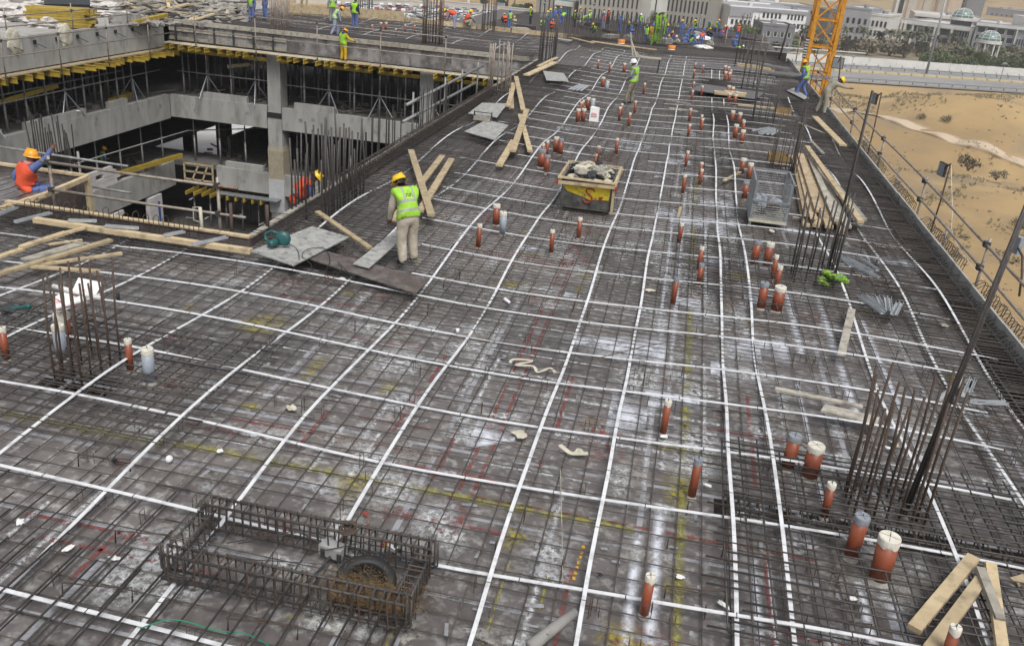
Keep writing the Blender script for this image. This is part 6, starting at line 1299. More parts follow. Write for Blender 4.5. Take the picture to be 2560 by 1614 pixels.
# ------------------------------------------------------------------ heap of materials on the left slab
ys = EMPTY('beam_stack', (-34, 44, 0), 'big stack of yellow formwork beams on the left slab', 'beam stack')
A, Bq = at(75, 38, .6), at(222, 46, .6); t = (Bq - A).normalized(); sd = Vector((-t.y, t.x, 0))
for r in range(7):
    for c in range(6):
        o = A + sd * (.22 * c) + Z * (-.45 + .13 * r) + t * U(-.4, .4); MB().beam(o, o + t * (Bq - A).length, .19, .12).build('timber_beam', YBEAM, ys)
TAG(MB().beam(at(335, 56, .2), at(415, 38, .35), .3, .2).build('timber_beam', YBEAM), 'single yellow beam lying near the corner of the left slab', 'timber beam'); TAG(MB().beam(at(155, 62, .15), at(225, 55, .15), .5, .3).build('timber_beam', YBEAM), 'yellow beams in front of the big yellow stack', 'timber beam')
TARP = mat('white_tarp', (.6, .57, .55), (.45, .42, .4), 4, .85, c3=(.3, .27, .24), s3=2)
for (px, py, sx, sy, h) in ((15, 14, 2, 1.0, .4), (55, 6, 2, 1.2, .5), (12, 30, 1.6, .8, .3), (50, 24, 1.4, .7, .3), (30, 44, 1.3, .6, .25), (110, 60, .8, .45, .3), (60, 40, 1, .5, .25), (255, 22, 1.6, .8, .3), (245, 10, 1.8, .8, .3), (275, 34, 1.4, .5, .15), (85, 16, 1.2, .5, .3)):
    TAG(MB().blob(at(px, py, .2), (sx, sy, h), px, 3, 1.1, 2.6, rz=.3).build('white_tarpaulin', TARP), 'crumpled whitish tarpaulin heaped on the left slab', 'tarpaulin', 'tarpaulins on the left slab')
for py, k in ((95, 0), (72, 1)): 
    p = atX(30 if k == 0 else 160, py, -30.4); TAG(MB().blob((-30.33, p.y, -.1), (.12, .5, .55), py, 3, .35, 1.5).build('hanging_sack', CREAM), 'white sack hanging over the left edge wall, ' + ('nearer one' if k == 0 else 'beside the yellow beams'), 'sack')
rd = EMPTY('ridge_cover', at(170, 10, .8), 'dark ribbed steel form panels propped like a roof at top left', 'form panels')
A, Bq = at(115, 12, .4), at(222, 14, .4)
for k in range(22): p = A.lerp(Bq, k / 21); MB().beam(p, p + Vector((-1.2, 1.6, 1.1)), .16, .09).build('rib', DARKC, rd)
MB().prism([A, Bq, Bq + Vector((-1.2, 1.6, 1.1)), A + Vector((-1.2, 1.6, 1.1))], (.05, .1, -.12)).build('skin_sheet', BLACK, rd)
for k in range(150):
    px, py = U(285, 590), U(2, 60)
    if py > 58 - (590 - px) * .08: continue
    c = at(px, py, .15); a = U(0, 3.14); L = U(.5, 3); d = Vector((math.cos(a), math.sin(a), U(-.05, .15))) * L / 2
    mi_ = random.choice((0, 1, 1, 1, 2, 3)); TAG(MB().beam(c - d + Z * U(0, .5), c + d + Z * U(0, .5), U(.1, .35), U(.04, .1)).build('timber_scrap', (WOOD, WOODG, DARKC, CONC)[mi_]), ('long ' if L > 1.8 else 'short ') + ('pale', 'weathered', 'dark', 'concrete grey')[mi_] + ' timber scrap in the ' + ('left' if px < 380 else 'middle' if px < 480 else 'right') + ' part of the rubbish heap', 'timber scrap', 'timber scraps on the left slab')
for (a, b) in (((470, 52), (530, 24)), ((480, 52), (540, 33)), ((520, 28), (590, 18))): TAG(MB().beam(at(*a, .2), at(*b, .6), .25, .07).build('plank', WOOD), 'pale plank sticking out of the rubbish heap', 'plank', 'planks in the rubbish heap')
rbm = MB()
for k in range(260): px, py = U(270, 620), U(2, 62); rbm.blob(at(px, py, .1), (U(.1, .5), U(.1, .4), U(.05, .25)), k, 1, .6, 1.5, rz=U(0, 3))
TAG(rbm.build('rubble', mat('rubble', (.28, .26, .24), (.18, .17, .16), 3, .95)), 'grey rubble and rubbish strewn on the slab at top left', 'rubble', None, 'stuff')
cb = EMPTY('concrete_block', at(325, 45, .3), 'pale concrete upstand block on the left slab by the yellow beam', 'block'); MB().box(at(318, 47, .3), (1.4, .5, .6)).build('block_body', CONC, cb)
fp_ = EMPTY('timber_barrier', at(720, 20, .5), 'timber boards standing on the far slab behind the men', 'barrier')
A, Bq = at(700, 22, .4), at(1010, 42, .4); MB().beam(A, Bq, .08, .7).build('board', WOOD, fp_); 
for k in range(2): p = at(752 + 12 * k, 25, .3); MB().beam(p - Z * .3, p + Vector((.1, .1, 1.2)), .3, .08).build('leaning_board', WOOD, fp_)
fe = EMPTY('edge_formwork', (-14, 62.9, 0), 'low timber edge form at the back of the far slab', 'formwork')
for k in range(9): MB().span(-30 + 2.5 * k, -27.6 + 2.5 * k, 62.85, 62.95, -.3, .3).build('board', WOOD, fe)
bh = EMPTY('thick_edge_beam', (-1, 63, .2), 'thick dark band of tied bars before the distant crowd', 'rebar band')
for k in range(24): MB().tube([(-8.5, 62.2 + .04 * (k % 6), .06 + .07 * (k // 6)), (6, 62.2 + .04 * (k % 6), .06 + .07 * (k // 6))], .014, 4).build('bar', BARD, bh)
for k in range(120): x = -8.4 + .12 * k; MB().tube([(x, 62.1, .04), (x, 62.5, .04), (x, 62.5, .36), (x, 62.1, .36)], .009, 4).build('stirrup', BARD, bh)
rod = EMPTY('sheet_stack', (4, 48, 0), 'dark stacked mesh sheets lying across the far right of the deck', 'mesh sheets')
for k, (a, b, c2, d2) in enumerate((((1740, 160), (2075, 195), 1.3, .12), ((1740, 217), (1900, 240), 2.6, .14), ((1900, 160), (1975, 172), 1.0, .5))):
    A, Bq = at(*a, .25), at(*b, .25); 
    MB().beam(A, Bq, c2, .02).build('mesh_sheet', mat('grey_mesh_sheet', (.13, .125, .13), (.09, .086, .09), 9, .7), rod)

db = MB()
for k in range(420):
    z = random.choice((L1, L1, L2)); s_ = U(.06, .3)
    if RND() < .55: x, y = U(-36, -30.9), U(28, 48)
    else: x, y = U(-30, -9), U(48.9, 52)
    if RND() < .5: db.box((x, y, z + s_ * .3), (s_ * U(.5, 2.5), s_, s_ * .6), U(0, 3))
    else: a = U(0, 3.1); L = U(.5, 2.2); db.beam((x, y, z + .06), (x + L * math.cos(a), y + L * math.sin(a), z + U(.06, .3)), .1, .06)
TAG(db.build('site_debris', mat('site_debris', (.2, .17, .13), (.12, .11, .1), 2, .95)), 'scattered offcuts and rubbish on the lower floors', 'debris', None, 'stuff')
# ================================================================== SURROUNDINGS
G = -24.0
def gz(x, y):
    d = math.hypot(x, y); z = G
    if x > 8: 
        for cx, cy, sx, sy, h in ((58, 200, 20, 20, 6), (98, 205, 26, 16, 5), (46, 165, 16, 16, -3), (88, 165, 20, 12, 3.5), (55, 130, 25, 15, 2)):
            z += h * math.exp(-((x - cx) / sx) ** 2 - ((y - cy) / sy) ** 2)
        z += 2.4 * noise.noise((x * .055, y * .055, 0)) * (1 if y < 255 else 0) + .9 * noise.noise((x * .2, y * .2, 4)) * (1 if y < 262 else 0)
    if d > 620: z += min(18, ((d - 620) * .03) * (.6 + .6 * noise.noise((x * .0022, y * .0022, 2)) + .25 * noise.noise((x * .008, y * .008, 2))))
    return z
SAND = mat('sand', (.41, .285, .135), (.3, .205, .1), .035, .95, detail=12, lo=.42, hi=.6, c3=(.21, .165, .11), s3=.06, bump=.5, bscale=.5)  # brown zones also stand in for the faint shading of the mounds
mb = MB(); xs = [-900, -600, -420, -300, -220, -150, -100, -60, -30, -10, 5] + [8 + 3.2 * i for i in range(48)] + [170, 190, 220, 260, 310, 380, 460, 560, 700, 900, 1200]
yv = [-60, 0, 40, 60] + [70 + 3.2 * i for i in range(62)] + [285, 320, 360, 400, 450, 500, 560, 620, 680, 740, 800, 880, 960, 1060, 1200, 1400, 1700, 2100, 2600]
for y in yv:
    for x in xs: mb.v.append(Vector((x, y, gz(x, y))))
nx = len(xs)
for j in range(len(yv) - 1):
    for i in range(nx - 1): a = j * nx + i; mb.f.append((a, a + 1, a + nx + 1, a + nx)); mb.m.append(0)
mb.build('ground', SAND, None, True, kind='structure')
def drape(pts, w, name, m, dz):
    q = MB(); P = smooth([Vector((p.x, p.y, 0)) for p in pts], 10); k = len(P)
    for i, p in enumerate(P):
        t = (P[min(i + 1, k - 1)] - P[max(i - 1, 0)]).normalized(); n = Vector((-t.y, t.x, 0)); ww = w[0] + (w[1] - w[0]) * i / (k - 1)
        for s in (-1, -.33, .33, 1): a = p + n * ww * s / 2; q.v.append(Vector((a.x, a.y, gz(a.x, a.y) + dz)))
    for i in range(k - 1):
        for j in range(3): a = 4 * i + j; q.uv[len(q.f)] = ((i, j / 3), (i, (j + 1) / 3), (i + 1, (j + 1) / 3), (i + 1, j / 3)); q.f.append((a, a + 1, a + 5, a + 4)); q.m.append(0)
    return q.build(name, m, None, True, kind='structure')
drape([at(2030, 262, G), at(2100, 290, G), at(2150, 308, G), at(2230, 330, G), at(2330, 355, G), at(2440, 382, G), at(2560, 408, G), at(2750, 440, G)], (4.5, 4.5), 'track', paint('pale_track', (.5, .4, .29), .95, .5, 1.25, .2), .16)
# road frame
O = at(2110, 203, G); u = (at(2560, 232, G) - O).normalized(); v = Vector((-u.y, u.x, 0))
def rp(a, b, z=0): p = O + u * a + v * b; return Vector((p.x, p.y, G + z))
def strip(b0, b1, z, name, m, a0=-260, a1=420): return MB().hexa([rp(a0, b0, z - .3), rp(a1, b0, z - .3), rp(a1, b1, z - .3), rp(a0, b1, z - .3), rp(a0, b0, z), rp(a1, b0, z), rp(a1, b1, z), rp(a0, b1, z)]).build(name, m, None, kind='structure')
ASPH = mat('asphalt', (.24, .235, .23), (.28, .275, .265), .15, .9, c3=(.2, .195, .19), s3=.05); PAVE = mat('pavement', (.42, .38, .34), (.36, .32, .29), .4, .9)
strip(-4, 18.4, .62, 'road', ASPH); strip(19.6, 39, .62, 'road', ASPH); strip(39.8, 41, .7, 'pavement', PAVE); strip(41.7, 68, .62, 'car_park', mat('car_park_ground', (.33, .31, .29), (.27, .25, .24), .2, .9))
strip(68.2, 112, .58, 'planting_bed', mat('dry_bed', (.24, .19, .13), (.17, .15, .09), .2, .95))
KY = plain('yellow_kerb', (.62, .5, .28), .8); KW = plain('white_kerb', (.62, .6, .57), .8)
def kerb(b, m, label, L=4.4, gap=.35, h=.55):
    r = EMPTY('road_kerb', rp(0, b), label, 'kerb'); a = -60; 
    while a < 150: MB().beam(rp(a, b, .62 + h / 2), rp(a + L - gap, b, .62 + h / 2), .9, h).build('kerb_stone', m, r); a += L
kerb(19, KY, 'yellow painted kerb stones between the carriageways'); kerb(39.4, KW, 'pale kerb stones along the far side of the road')
def guard(b, label):
    r = EMPTY('crash_barrier', rp(0, b), label, 'crash barrier'); MB().beam(rp(-60, b, 1.35), rp(150, b, 1.35), .12, .35).build('steel_rail', STEEL, r); a = -60
    while a < 150: MB().beam(rp(a, b + .1, .6), rp(a, b + .1, 1.5), .2, .2, (1, 0, 0)).build('post', DARKC, r); a += 4.2
guard(-3, 'crash barrier along the near side of the highway'); guard(30, 'crash barrier in the middle of the highway')
LINEW = plain('road_paint', (.6, .6, .58), .7)
for b in (-1.5, 17.6, 21, 38.5): strip(b - .12, b + .12, .63, 'road_marking', LINEW, -60, 150)
for b in (6, 12, 27, 33):
    for a in range(-60, 150, 12): MB().beam(rp(a, b, .628), rp(a + 4, b, .628), .2, .01).build('lane_dash', LINEW, None, kind='structure')
WALLW = mat('white_wall', (.66, .65, .62), (.56, .55, .52), .3, .85)
bw = EMPTY('boundary_wall', rp(0, 41), 'long low white boundary wall beyond the highway', 'wall'); a = -90
while a < 170: MB().beam(rp(a, 41.4, 1.75), rp(a + 9.9, 41.4, 1.75), .3, 2.4).build('panel', WALLW, bw); a += 10
# shade canopies, cars
CARW = plain('white_car_paint', (.7, .7, .7), .3); CARS = plain('silver_car_paint', (.3, .31, .33), .3, .3); CARD = plain('dark_car_paint', (.05, .05, .06), .3); CARR = plain('red_car_paint', (.3, .04, .03), .3); GLS = plain('dark_glass', (.03, .035, .04), .15)
def car_mesh(p):
    mb = MB(); P = [(-2.2, .35), (2.2, .35), (2.25, .75), (1.2, .95), (.6, 1.4), (-1.1, 1.45), (-1.9, 1.0), (-2.25, .9)]
    mb.prism([Vector((x, -.85, z)) for x, z in P], (0, 1.7, 0), 0)
    mb.prism([Vector((x, -.87, z)) for x, z in ((1.05, .98), (.55, 1.34), (-1.05, 1.38), (-1.7, 1.0))], (0, 1.74, 0), 1)
    mb.quad((1.22, -.7, .97), (1.22, .7, .97), (.64, .65, 1.38), (.64, -.65, 1.38), 1)
    for x in (-1.4, 1.4):
        for y in (-.8, .8): mb.lathe((x, y, .33), [(.33, -.1), (.33, .1)], 8, 2, axis=(0, 1, 0))
    return mb.mesh('car', [p, GLS, BLACK])
CM = [car_mesh(p) for p in (CARW, CARW, CARW, CARS, CARD, CARR)]
CN = ['white', 'white', 'white', 'silver', 'dark', 'red']
def car(p, rz, group, where):
    where = where.replace('ROW', 'nearest' if p.y < 395 else 'middle' if p.y < 450 else 'farthest')
    k = random.choice((0, 1, 2, 0, 1, 3, 3, 4, 5, 0)); o = OB('parked_car', CM[k], None, f'{CN[k]} parked car {where}', 'car', group, loc=p); o.rotation_euler = (0, 0, rz); return o
ur = math.atan2(u.y, u.x)
for (a0, a1, b, lab, n) in ((-36, 34, 54, 'long white shade canopy over parked cars behind the boundary wall', 12), (-60, -40, 53, 'short white shade canopy left of the crane', 5)):
    r = EMPTY('shade_canopy', rp(a0, b), lab, 'canopy', 'car park canopies'); MB().hexa([rp(a0, b - 2.5, 3.3), rp(a1, b - 2.5, 3.3), rp(a1, b + 2.5, 2.9), rp(a0, b + 2.5, 2.9), rp(a0, b - 2.5, 3.6), rp(a1, b - 2.5, 3.6), rp(a1, b + 2.5, 3.2), rp(a0, b + 2.5, 3.2)]).build('roof', WALLW, r)
    for k in range(n + 1): p = rp(a0 + (a1 - a0) * k / n, b + 2); MB().tube([p, p + Z * 3], .12, 6).build('post', STEEL, r)
for k in range(26): car(rp(-62 + 3.6 * k, 50.5 + U(-.4, .4), .62), ur + math.pi / 2, 'cars parked behind the boundary wall', 'under or near the canopies behind the boundary wall')
for k in range(12): car(rp(36 + 3.4 * k, 47, .62), ur + math.pi / 2, 'cars parked behind the boundary wall', 'between boundary wall and hedge')
# buildings
WHITEW = mat('white_render', (.8, .8, .81), (.74, .74, .75), .3, .85); GREYW = mat('grey_render', (.34, .34, .36), (.3, .3, .32), .3, .85); GREYD = mat('dark_grey_render', (.19, .19, .2), (.16, .16, .17), .3, .85); TAUPE = mat('taupe_cladding', (.34, .315, .275), (.3, .28, .245), .4, .8); SANDB = mat('sand_render', (.5, .4, .31), (.45, .36, .28), .3, .85); PALE = mat('pale_render', (.56, .53, .48), (.5, .47, .43), .3, .85)
DOME = mat('glass_dome', (.12, .2, .19), (.16, .26, .25), .8, .2)
def bld(name, label, pL, pR, top, depth, m, rows=(), proud=(), roofm=None, cat='building', base=G, parapet=.8):
    A, B2 = at(*pL, base), at(*pR, base); t = (B2 - A); L = t.length; t.normalize(); n = Vector((-t.y, t.x, 0))
    if n.dot(A) < 0: n = -n
    h = hgt(*top, A) - base; r = EMPTY(name, A, label, cat); P = [A, B2, B2 + n * depth, A + n * depth]
    MB().prism([Vector((p.x, p.y, base - 2)) for p in (P if (B2 - A).cross(n).z > 0 else P[::-1])], Z * (h + 2)).build('wall', m, r)
    rf = MB(); rf.prism([Vector((p.x, p.y, base + h)) for p in (A + n * .5 + t * .5, B2 + n * .5 - t * .5, B2 + n * (depth - .5) - t * .5, A + n * (depth - .5) + t * .5)], Z * .25); rf.build('roof', roofm or PALE, r)
    for a, b in ((A, B2), (B2, B2 + n * depth), (A, A + n * depth), (A + n * depth, B2 + n * depth)): MB().beam(Vector((a.x, a.y, base + h + parapet / 2)), Vector((b.x, b.y, base + h + parapet / 2)), .4, parapet).build('parapet', m, r)
    for k in range(int(L / 9)): c = A + t * U(3, L - 3) + n * U(2, max(2.5, depth - 2)); MB().box(Vector((c.x, c.y, base + h + .9)), (U(1, 2.2), U(1, 2), 1.3), ur).build('roof_unit', random.choice((WALLW, STEEL)), r)
    wi = Matrix(((t.x, n.x, 0), (t.y, n.y, 0), (0, 0, 1)))
    def win(s0, s1, z0, z1, mm=None, nm='window', out=-.12):
        c = A + t * (L * (s0 + s1) / 2); w = L * (s1 - s0); hh = h * (z1 - z0); zc = base + h * (z0 + z1) / 2; fr = nm == 'window'
        q = MB(); cc = Vector((c.x, c.y, zc)) + n * (-.06 if fr else out)
        q.hexa([cc + t * sx * w / 2 + n * sn * (.1 if fr else abs(out)) + Z * sz * hh / 2 for sx, sn, sz in ((-1, -1, -1), (1, -1, -1), (1, 1, -1), (-1, 1, -1), (-1, -1, 1), (1, -1, 1), (1, 1, 1), (-1, 1, 1))])
        o = q.build(nm, mm or GLS, r)
        if fr and w > 1.2:
            f = MB(); c2 = cc - n * .12
            for sx in (-1, 1): f.beam(c2 + t * sx * w / 2 - Z * hh / 2, c2 + t * sx * w / 2 + Z * hh / 2, .14, .12, n)
            f.beam(c2 - t * w / 2 - Z * hh / 2, c2 + t * w / 2 - Z * hh / 2, .12, .16); f.build('frame', WALLW, o)
    for z0, z1, cols in rows:
        for s0, s1 in cols: win(s0, s1, z0, z1)
    for s0, s1, z0, z1, mm, out in proud: win(s0, s1, z0, z1, mm, 'pilaster' if s1 - s0 < .05 else 'facade_panel', -out)
    return r, A, B2, n, h
def cols(a, b, n, f=.5): w = (b - a) / n; return [(a + w * (i + .5 - f / 2), a + w * (i + .5 + f / 2)) for i in range(n)]
R0 = cols(.03, .3, 5, .55) + cols(.33, .75, 7, .6) + cols(.78, .99, 4, .55)
bld('office_building', 'white three storey office block behind the crane', (1812, 96), (2003, 110), (1812, 16), 40, WHITEW, [(.47, .62, R0), (.74, .9, cols(.42, .68, 5, .5) + cols(.74, .97, 5, .5)), (.22, .37, R0)], [(0, .3, .72, 1.02, GREYW, .3), (.3, 1, .93, 1.03, GREYW, .25), (.0, .45, .0, .1, GREYW, .4)], GREYW)
bld('office_building', 'grey low wing in front of the white office block', (1895, 132), (1975, 139), (1895, 62), 16, GREYD, [(.62, .8, cols(.1, .95, 4, .5)), (.25, .42, cols(.1, .95, 4, .5))])
bld('office_building', 'grey set-back block on top behind the white office block', (1866, 70), (2030, 84), (1870, 6), 30, GREYW, [(.75, .88, cols(.02, .98, 9, .4))])
bld('office_building', 'grey block with white front right of the crane', (2093, 108), (2158, 116), (2090, 18), 30, GREYW, [(.6, .75, cols(.1, .98, 4, .42)), (.35, .5, cols(.1, .98, 4, .42)), (.12, .25, cols(.1, .98, 4, .42))])
bld('office_building', 'white fronted wing at the right end of the grey block', (2150, 114), (2206, 121), (2154, 36), 28, WALLW, [(.66, .84, cols(.06, .98, 5, .5)), (.36, .54, cols(.06, .98, 5, .5)), (.1, .24, cols(.06, .98, 5, .5))])
bld('office_building', 'dark grey narrow block left of the grey one, behind the crane', (2060, 100), (2095, 103), (2066, 30), 24, GREYD, [(.5, .7, cols(.1, .9, 2, .5))])
bld('domed_office', 'long white framed office with tall piers and bands of glass', (2236, 112), (2420, 138), (2240, 50), 36, GREYW, [(.62, .86, cols(.1, .5, 5, .8) + cols(.56, .72, 1, .9) + cols(.74, .96, 6, .5)), (.3, .52, cols(.1, .5, 5, .8) + cols(.56, .72, 1, .9) + cols(.74, .96, 6, .5)), (.04, .2, cols(.1, .95, 9, .7))],
    [(0, 1, .9, 1.03, WALLW, .7), (.04, .065, 0, .95, WALLW, .9), (.09, .115, 0, .95, WALLW, .9), (.2, .215, 0, .95, WALLW, .7), (.5, .52, 0, .95, WALLW, .9), (.545, .565, 0, .95, WALLW, .9), (.72, .74, 0, .95, WALLW, .9), (.96, .995, 0, .95, WALLW, .9)], PALE)
bld('domed_office', 'cream set-back storey with small windows below the upper dome', (2270, 100), (2440, 118), (2275, 34), 30, PALE, [(.72, .9, cols(.05, .2, 1, .9) + cols(.25, .62, 9, .45) + cols(.66, .9, 1, .9))], [(0, 1, .93, 1.04, WALLW, .6)], WALLW)
bld('domed_office', 'glassy grey office wing with porch dome at far right', (2420, 140), (2562, 157), (2420, 56), 34, GREYW, [(.74, .9, cols(.02, .7, 4, .8)), (.5, .66, cols(.02, .7, 5, .8) + cols(.74, .92, 4, .5)), (.26, .42, cols(.02, .7, 5, .8) + cols(.74, .92, 4, .5)), (.04, .18, cols(.02, .9, 6, .7))], [(0, 1, .94, 1.02, WALLW, .5), (.71, .73, 0, .96, WALLW, .6), (.93, .96, 0, 1.02, WALLW, .8)], PALE)
bld('domed_office', 'white corner tower at the right photo edge', (2540, 154), (2640, 164), (2545, 46), 20, WALLW, [(.55, .9, cols(.1, .9, 1, .8)), (.1, .45, cols(.1, .9, 1, .8))])
def dome(px, py, w, label, dh=6, dist=450):
    d_ = ray(px, py); c = EYE + d_ * (dist / d_.xy.length); r_ = w * dist / FPX / 2 * 1.02; rt = EMPTY('glass_dome', c, label, 'dome', 'glass domes')
    MB().lathe(c, [(r_ * math.cos(a), r_ * .85 * math.sin(a)) for a in [i * math.pi / 2 / 7 for i in range(8)]], 20).build('glass_shell', DOME, rt, True)
    for k in range(10): a = k * math.pi / 5; MB().tube([c + Vector((r_ * 1.01 * math.cos(e) * math.cos(a), r_ * 1.01 * math.cos(e) * math.sin(a), r_ * .86 * math.sin(e))) for e in [i * math.pi / 12 for i in range(7)]], .12, 4).build('rib', WALLW, rt)
    for e in (.25, .6, .95): MB().tube([c + Vector((r_ * 1.01 * math.cos(e) * math.cos(a), r_ * 1.01 * math.cos(e) * math.sin(a), r_ * .86 * math.sin(e))) for a in [i * math.pi / 12 for i in range(25)]], .1, 4).build('ring', WALLW, rt)
    if dh < 3:
        for k in range(8): a = k * math.pi / 4 + .3; MB().tube([c + Vector((r_ * math.cos(a), r_ * math.sin(a), -1)), c + Vector((r_ * math.cos(a), r_ * math.sin(a), G - c.z))], .35, 8).build('pillar', WALLW, rt)
    MB().lathe(c, [(r_ * 1.12, -1.2), (r_ * 1.12, 0)], 20).build('base_ring', WALLW, rt); MB().lathe(c, [(r_ * .98, -dh), (r_ * .98, -1.25)], 20).build('drum', GLS, rt)
dome(2406, 44, 42, 'upper pale green glass dome over the long white office'); dome(2473, 101, 44, 'lower glass dome over the porch at far right', 1.6, 418); dome(2080, 92, 15, 'small green dome beside the crane mast', 9, 420)
tw = []
for i, (a, b, tp) in enumerate((((2228, 62), (2248, 64), (2234, -60)), ((2250, 64), (2285, 68), (2256, -70)), ((2288, 66), (2322, 70), (2294, -70)), ((2324, 70), (2356, 74), (2330, -70)))):
    bld('tower_block', ('dark glass fronted edge tower' if i == 0 else 'beige tower bay with pale panel and tiny square windows, ' + ('left', 'left', 'middle', 'right')[i] + ' one') + ' at top right', a, b, tp, 20, SANDB if i else WALLW, [(.1 + .1 * k, .115 + .1 * k, ((.3, .36), (.64, .7))) for k in range(9)] if i else [(.05, .97, ((.35, .95),))], [(.22, .78, 0, 1, PALE, .3)] if i else ())
bld('tower_block', 'dark unfinished looking block right of the beige towers', (2357, 60), (2402, 66), (2366, -40), 20, GREYD, [(.3 + .14 * k, .36 + .14 * k, cols(.5, .95, 2, .6)) for k in range(5)])
bld('far_block', 'hazy grey block on the hill at upper right', (2460, 50), (2560, 62), (2466, 20), 30, GREYW, [(.5, .62, cols(.1, .95, 7, .3)), (.2, .32, cols(.1, .95, 7, .3))])
SL = []
for k in range(13): SL.append((.02 + .075 * k, .045 + .075 * k))
bld('ministry_block', 'taupe block with tall slit windows left of the white fin', (1440, 78), (1593, 92), (1456, -60), 40, TAUPE, [(.04, .19, SL), (.25, .44, [(a + .01, b + .01) for a, b in SL]), (.5, .7, SL), (.75, .93, SL)])
bld('ministry_block', 'tall white fin wall, left one of two', (1590, 86), (1617, 90), (1604, -70), 36, WALLW); bld('ministry_block', 'tall white fin wall, right one of two', (1631, 90), (1656, 93), (1643, -70), 36, WALLW)
bld('ministry_block', 'dark recess between the two white fin walls', (1612, 88), (1636, 90), (1622, -70), 30, GREYD, [(.02, .98, ((.2, .9),))])
SR = [(.04 + .1 * k, .08 + .1 * k) for k in range(10)]
bld('ministry_block', 'taupe block with tall slit windows right of the white fin', (1654, 92), (1757, 104), (1668, -60), 36, TAUPE, [(.03, .13, SR), (.16, .38, SR), (.44, .64, SR), (.7, .93, SR)])
bld('ministry_block', 'taupe left wing with narrow slits beside the white portal', (1337, 56), (1388, 62), (1350, -40), 30, TAUPE, [(.1, .9, cols(.1, .95, 4, .25))])
bld('ministry_block', 'glass entrance with a white portal frame', (1385, 66), (1432, 72), (1392, 4), 24, DOME, [], [(0, 1, .86, 1.04, WALLW, .8), (.0, .06, 0, .9, WALLW, .6), (.9, 1, 0, .9, WALLW, .6)])
bld('site_wall', 'long pale perimeter wall beyond the car lot', (740, 8), (1110, 22), (740, -8), 2, PALE, [], cat='wall', parapet=.3); bld('site_wall', 'second stretch of pale wall right of the first', (1112, 22), (1330, 44), (1114, 4), 2, PALE, [], cat='wall', parapet=.3)
bld('far_block', 'low cream sheds far beyond at upper centre right', (1800, 22), (1870, 28), (1800, 4), 30, PALE, [(.4, .7, cols(.05, .95, 6, .3))]); bld('far_block', 'low pale houses far beyond at upper right', (1975, 8), (2090, 18), (1975, -8), 30, WALLW, [(.4, .7, cols(.05, .95, 8, .4))])
bld('far_block', 'low buildings along the foot of the hill', (2130, 40), (2225, 46), (2130, 22), 20, PALE, [(.4, .7, cols(.05, .95, 6, .3))])
# big car lot at the top
lot0 = at(880, 34, G); 
MB().prism([at(p, q, G) + Z * .05 for p, q in ((820, 52), (1330, 70), (1330, 40), (1160, 18), (820, 6))], (0, 0, .05)).build('car_lot', mat('car_lot_ground', (.4, .34, .27), (.33, .28, .23), .2, .95), None, kind='structure')
n = 0
for j in range(9):
    for i in range(24):
        px = 850 + 20.5 * i + 5 * j + U(-4, 4); py = 13 + 4.0 * j + (px - 850) * .035 + U(-.6, .6)
        if RND() < .14 or px > 1330: continue
        p = at(px, py, G + .1); car(p, YAW * 0 + U(-.05, .05) + .33 + (0 if j % 3 else math.pi / 2), 'cars in the crowded lot at the top', 'in the ROW rows of the crowded lot at the top')
for px, py in ((1812, 28), (1818, 33), (1824, 30), (1809, 38), (1830, 36)): car(at(px, py, G + .1), U(0, 3), 'cars on the orange ground', 'on the orange ground left of the white office')
# crane mast
cr = EMPTY('tower_crane', (7.6, 56, G), 'orange lattice tower crane mast standing behind the right deck corner', 'crane'); CY = mat('crane_orange', (.62, .28, .02), (.5, .22, .015), 2, .5, c3=(.3, .14, .03), s3=5)
c0 = atY(2062, 100, 58); s = .72; cx, cy = c0.x - .1, 58.4; H0, H1 = -24, 9
for sx in (-1, 1):
    for sy in (-1, 1): MB().span(cx + sx * s - .11, cx + sx * s + .11, cy + sy * s - .11, cy + sy * s + .11, H0, H1).build('mast_leg', CY, cr)
step = 1.55; z = -14.0; k = 0
while z < H1 - step:
    for (ax, ay, bx, by) in ((-s, -s, s, -s), (s, -s, s, s), (s, s, -s, s), (-s, s, -s, -s)):
        MB().beam((cx + ax, cy + ay, z), (cx + bx, cy + by, z), .1, .1).build('cross_bar', CY, cr); a, b = ((ax, ay), (bx, by)) if k % 2 else ((bx, by), (ax, ay))
        MB().beam((cx + a[0], cy + a[1], z), (cx + b[0], cy + b[1], z + step), .085, .085).build('diagonal', CY, cr)
    z += step; k += 1
MB().span(cx - s - .35, cx - s - .13, cy - s - .2, cy - s - .12, .8, 2.0).build('sign_plate', DARKC, cr)
for i in range(3):
    for j in range(7): MB().box((cx - s - .31 + .07 * i, cy - s - .206, .9 + .16 * j), (.04, .012, .08)).build('sign_mark', WHITE, cr)
# lamp posts
def lamp(pb, pt, label, r=.22, arm=0):
    b = at(*pb, G); h = hgt(*pt, b); o = EMPTY('street_lamp', b, label, 'street lamp', 'street lamps'); MB().tube([b, Vector((b.x, b.y, h))], [r, r * .55], 8).build('pole', STEEL, o, True); MB().lathe((b.x, b.y, h), [(.5, -.2), (.9, 0), (.4, .3)], 8).build('lamp_head', STEEL, o); MB().box(b + Z * .3, (1, 1, .7)).build('footing', CONC, o)
lamp((2314, 190), (2372, -40), 'tall grey street lamp rising in front of the domed office', .42); lamp((1740, 118), (1766, 40), 'street lamp at the right side of the taupe block', .2); lamp((2210, 135), (2220, 100), 'short lamp post between the palms', .15); lamp((2124, 186), (2136, 142), 'thin white post by the road, beside the floodlight', .14); lamp((2499, 205), (2515, 160), 'thin white post by the road at far right', .14); lamp((1355, 70), (1362, 8), 'thin lamp post before the taupe left wing', .15)
lamp((1476, 84), (1488, 10), 'thin lamp post in front of the slit windows', .16); lamp((2052, 130), (2058, 105), 'thin lamp post behind the crane mast', .14)
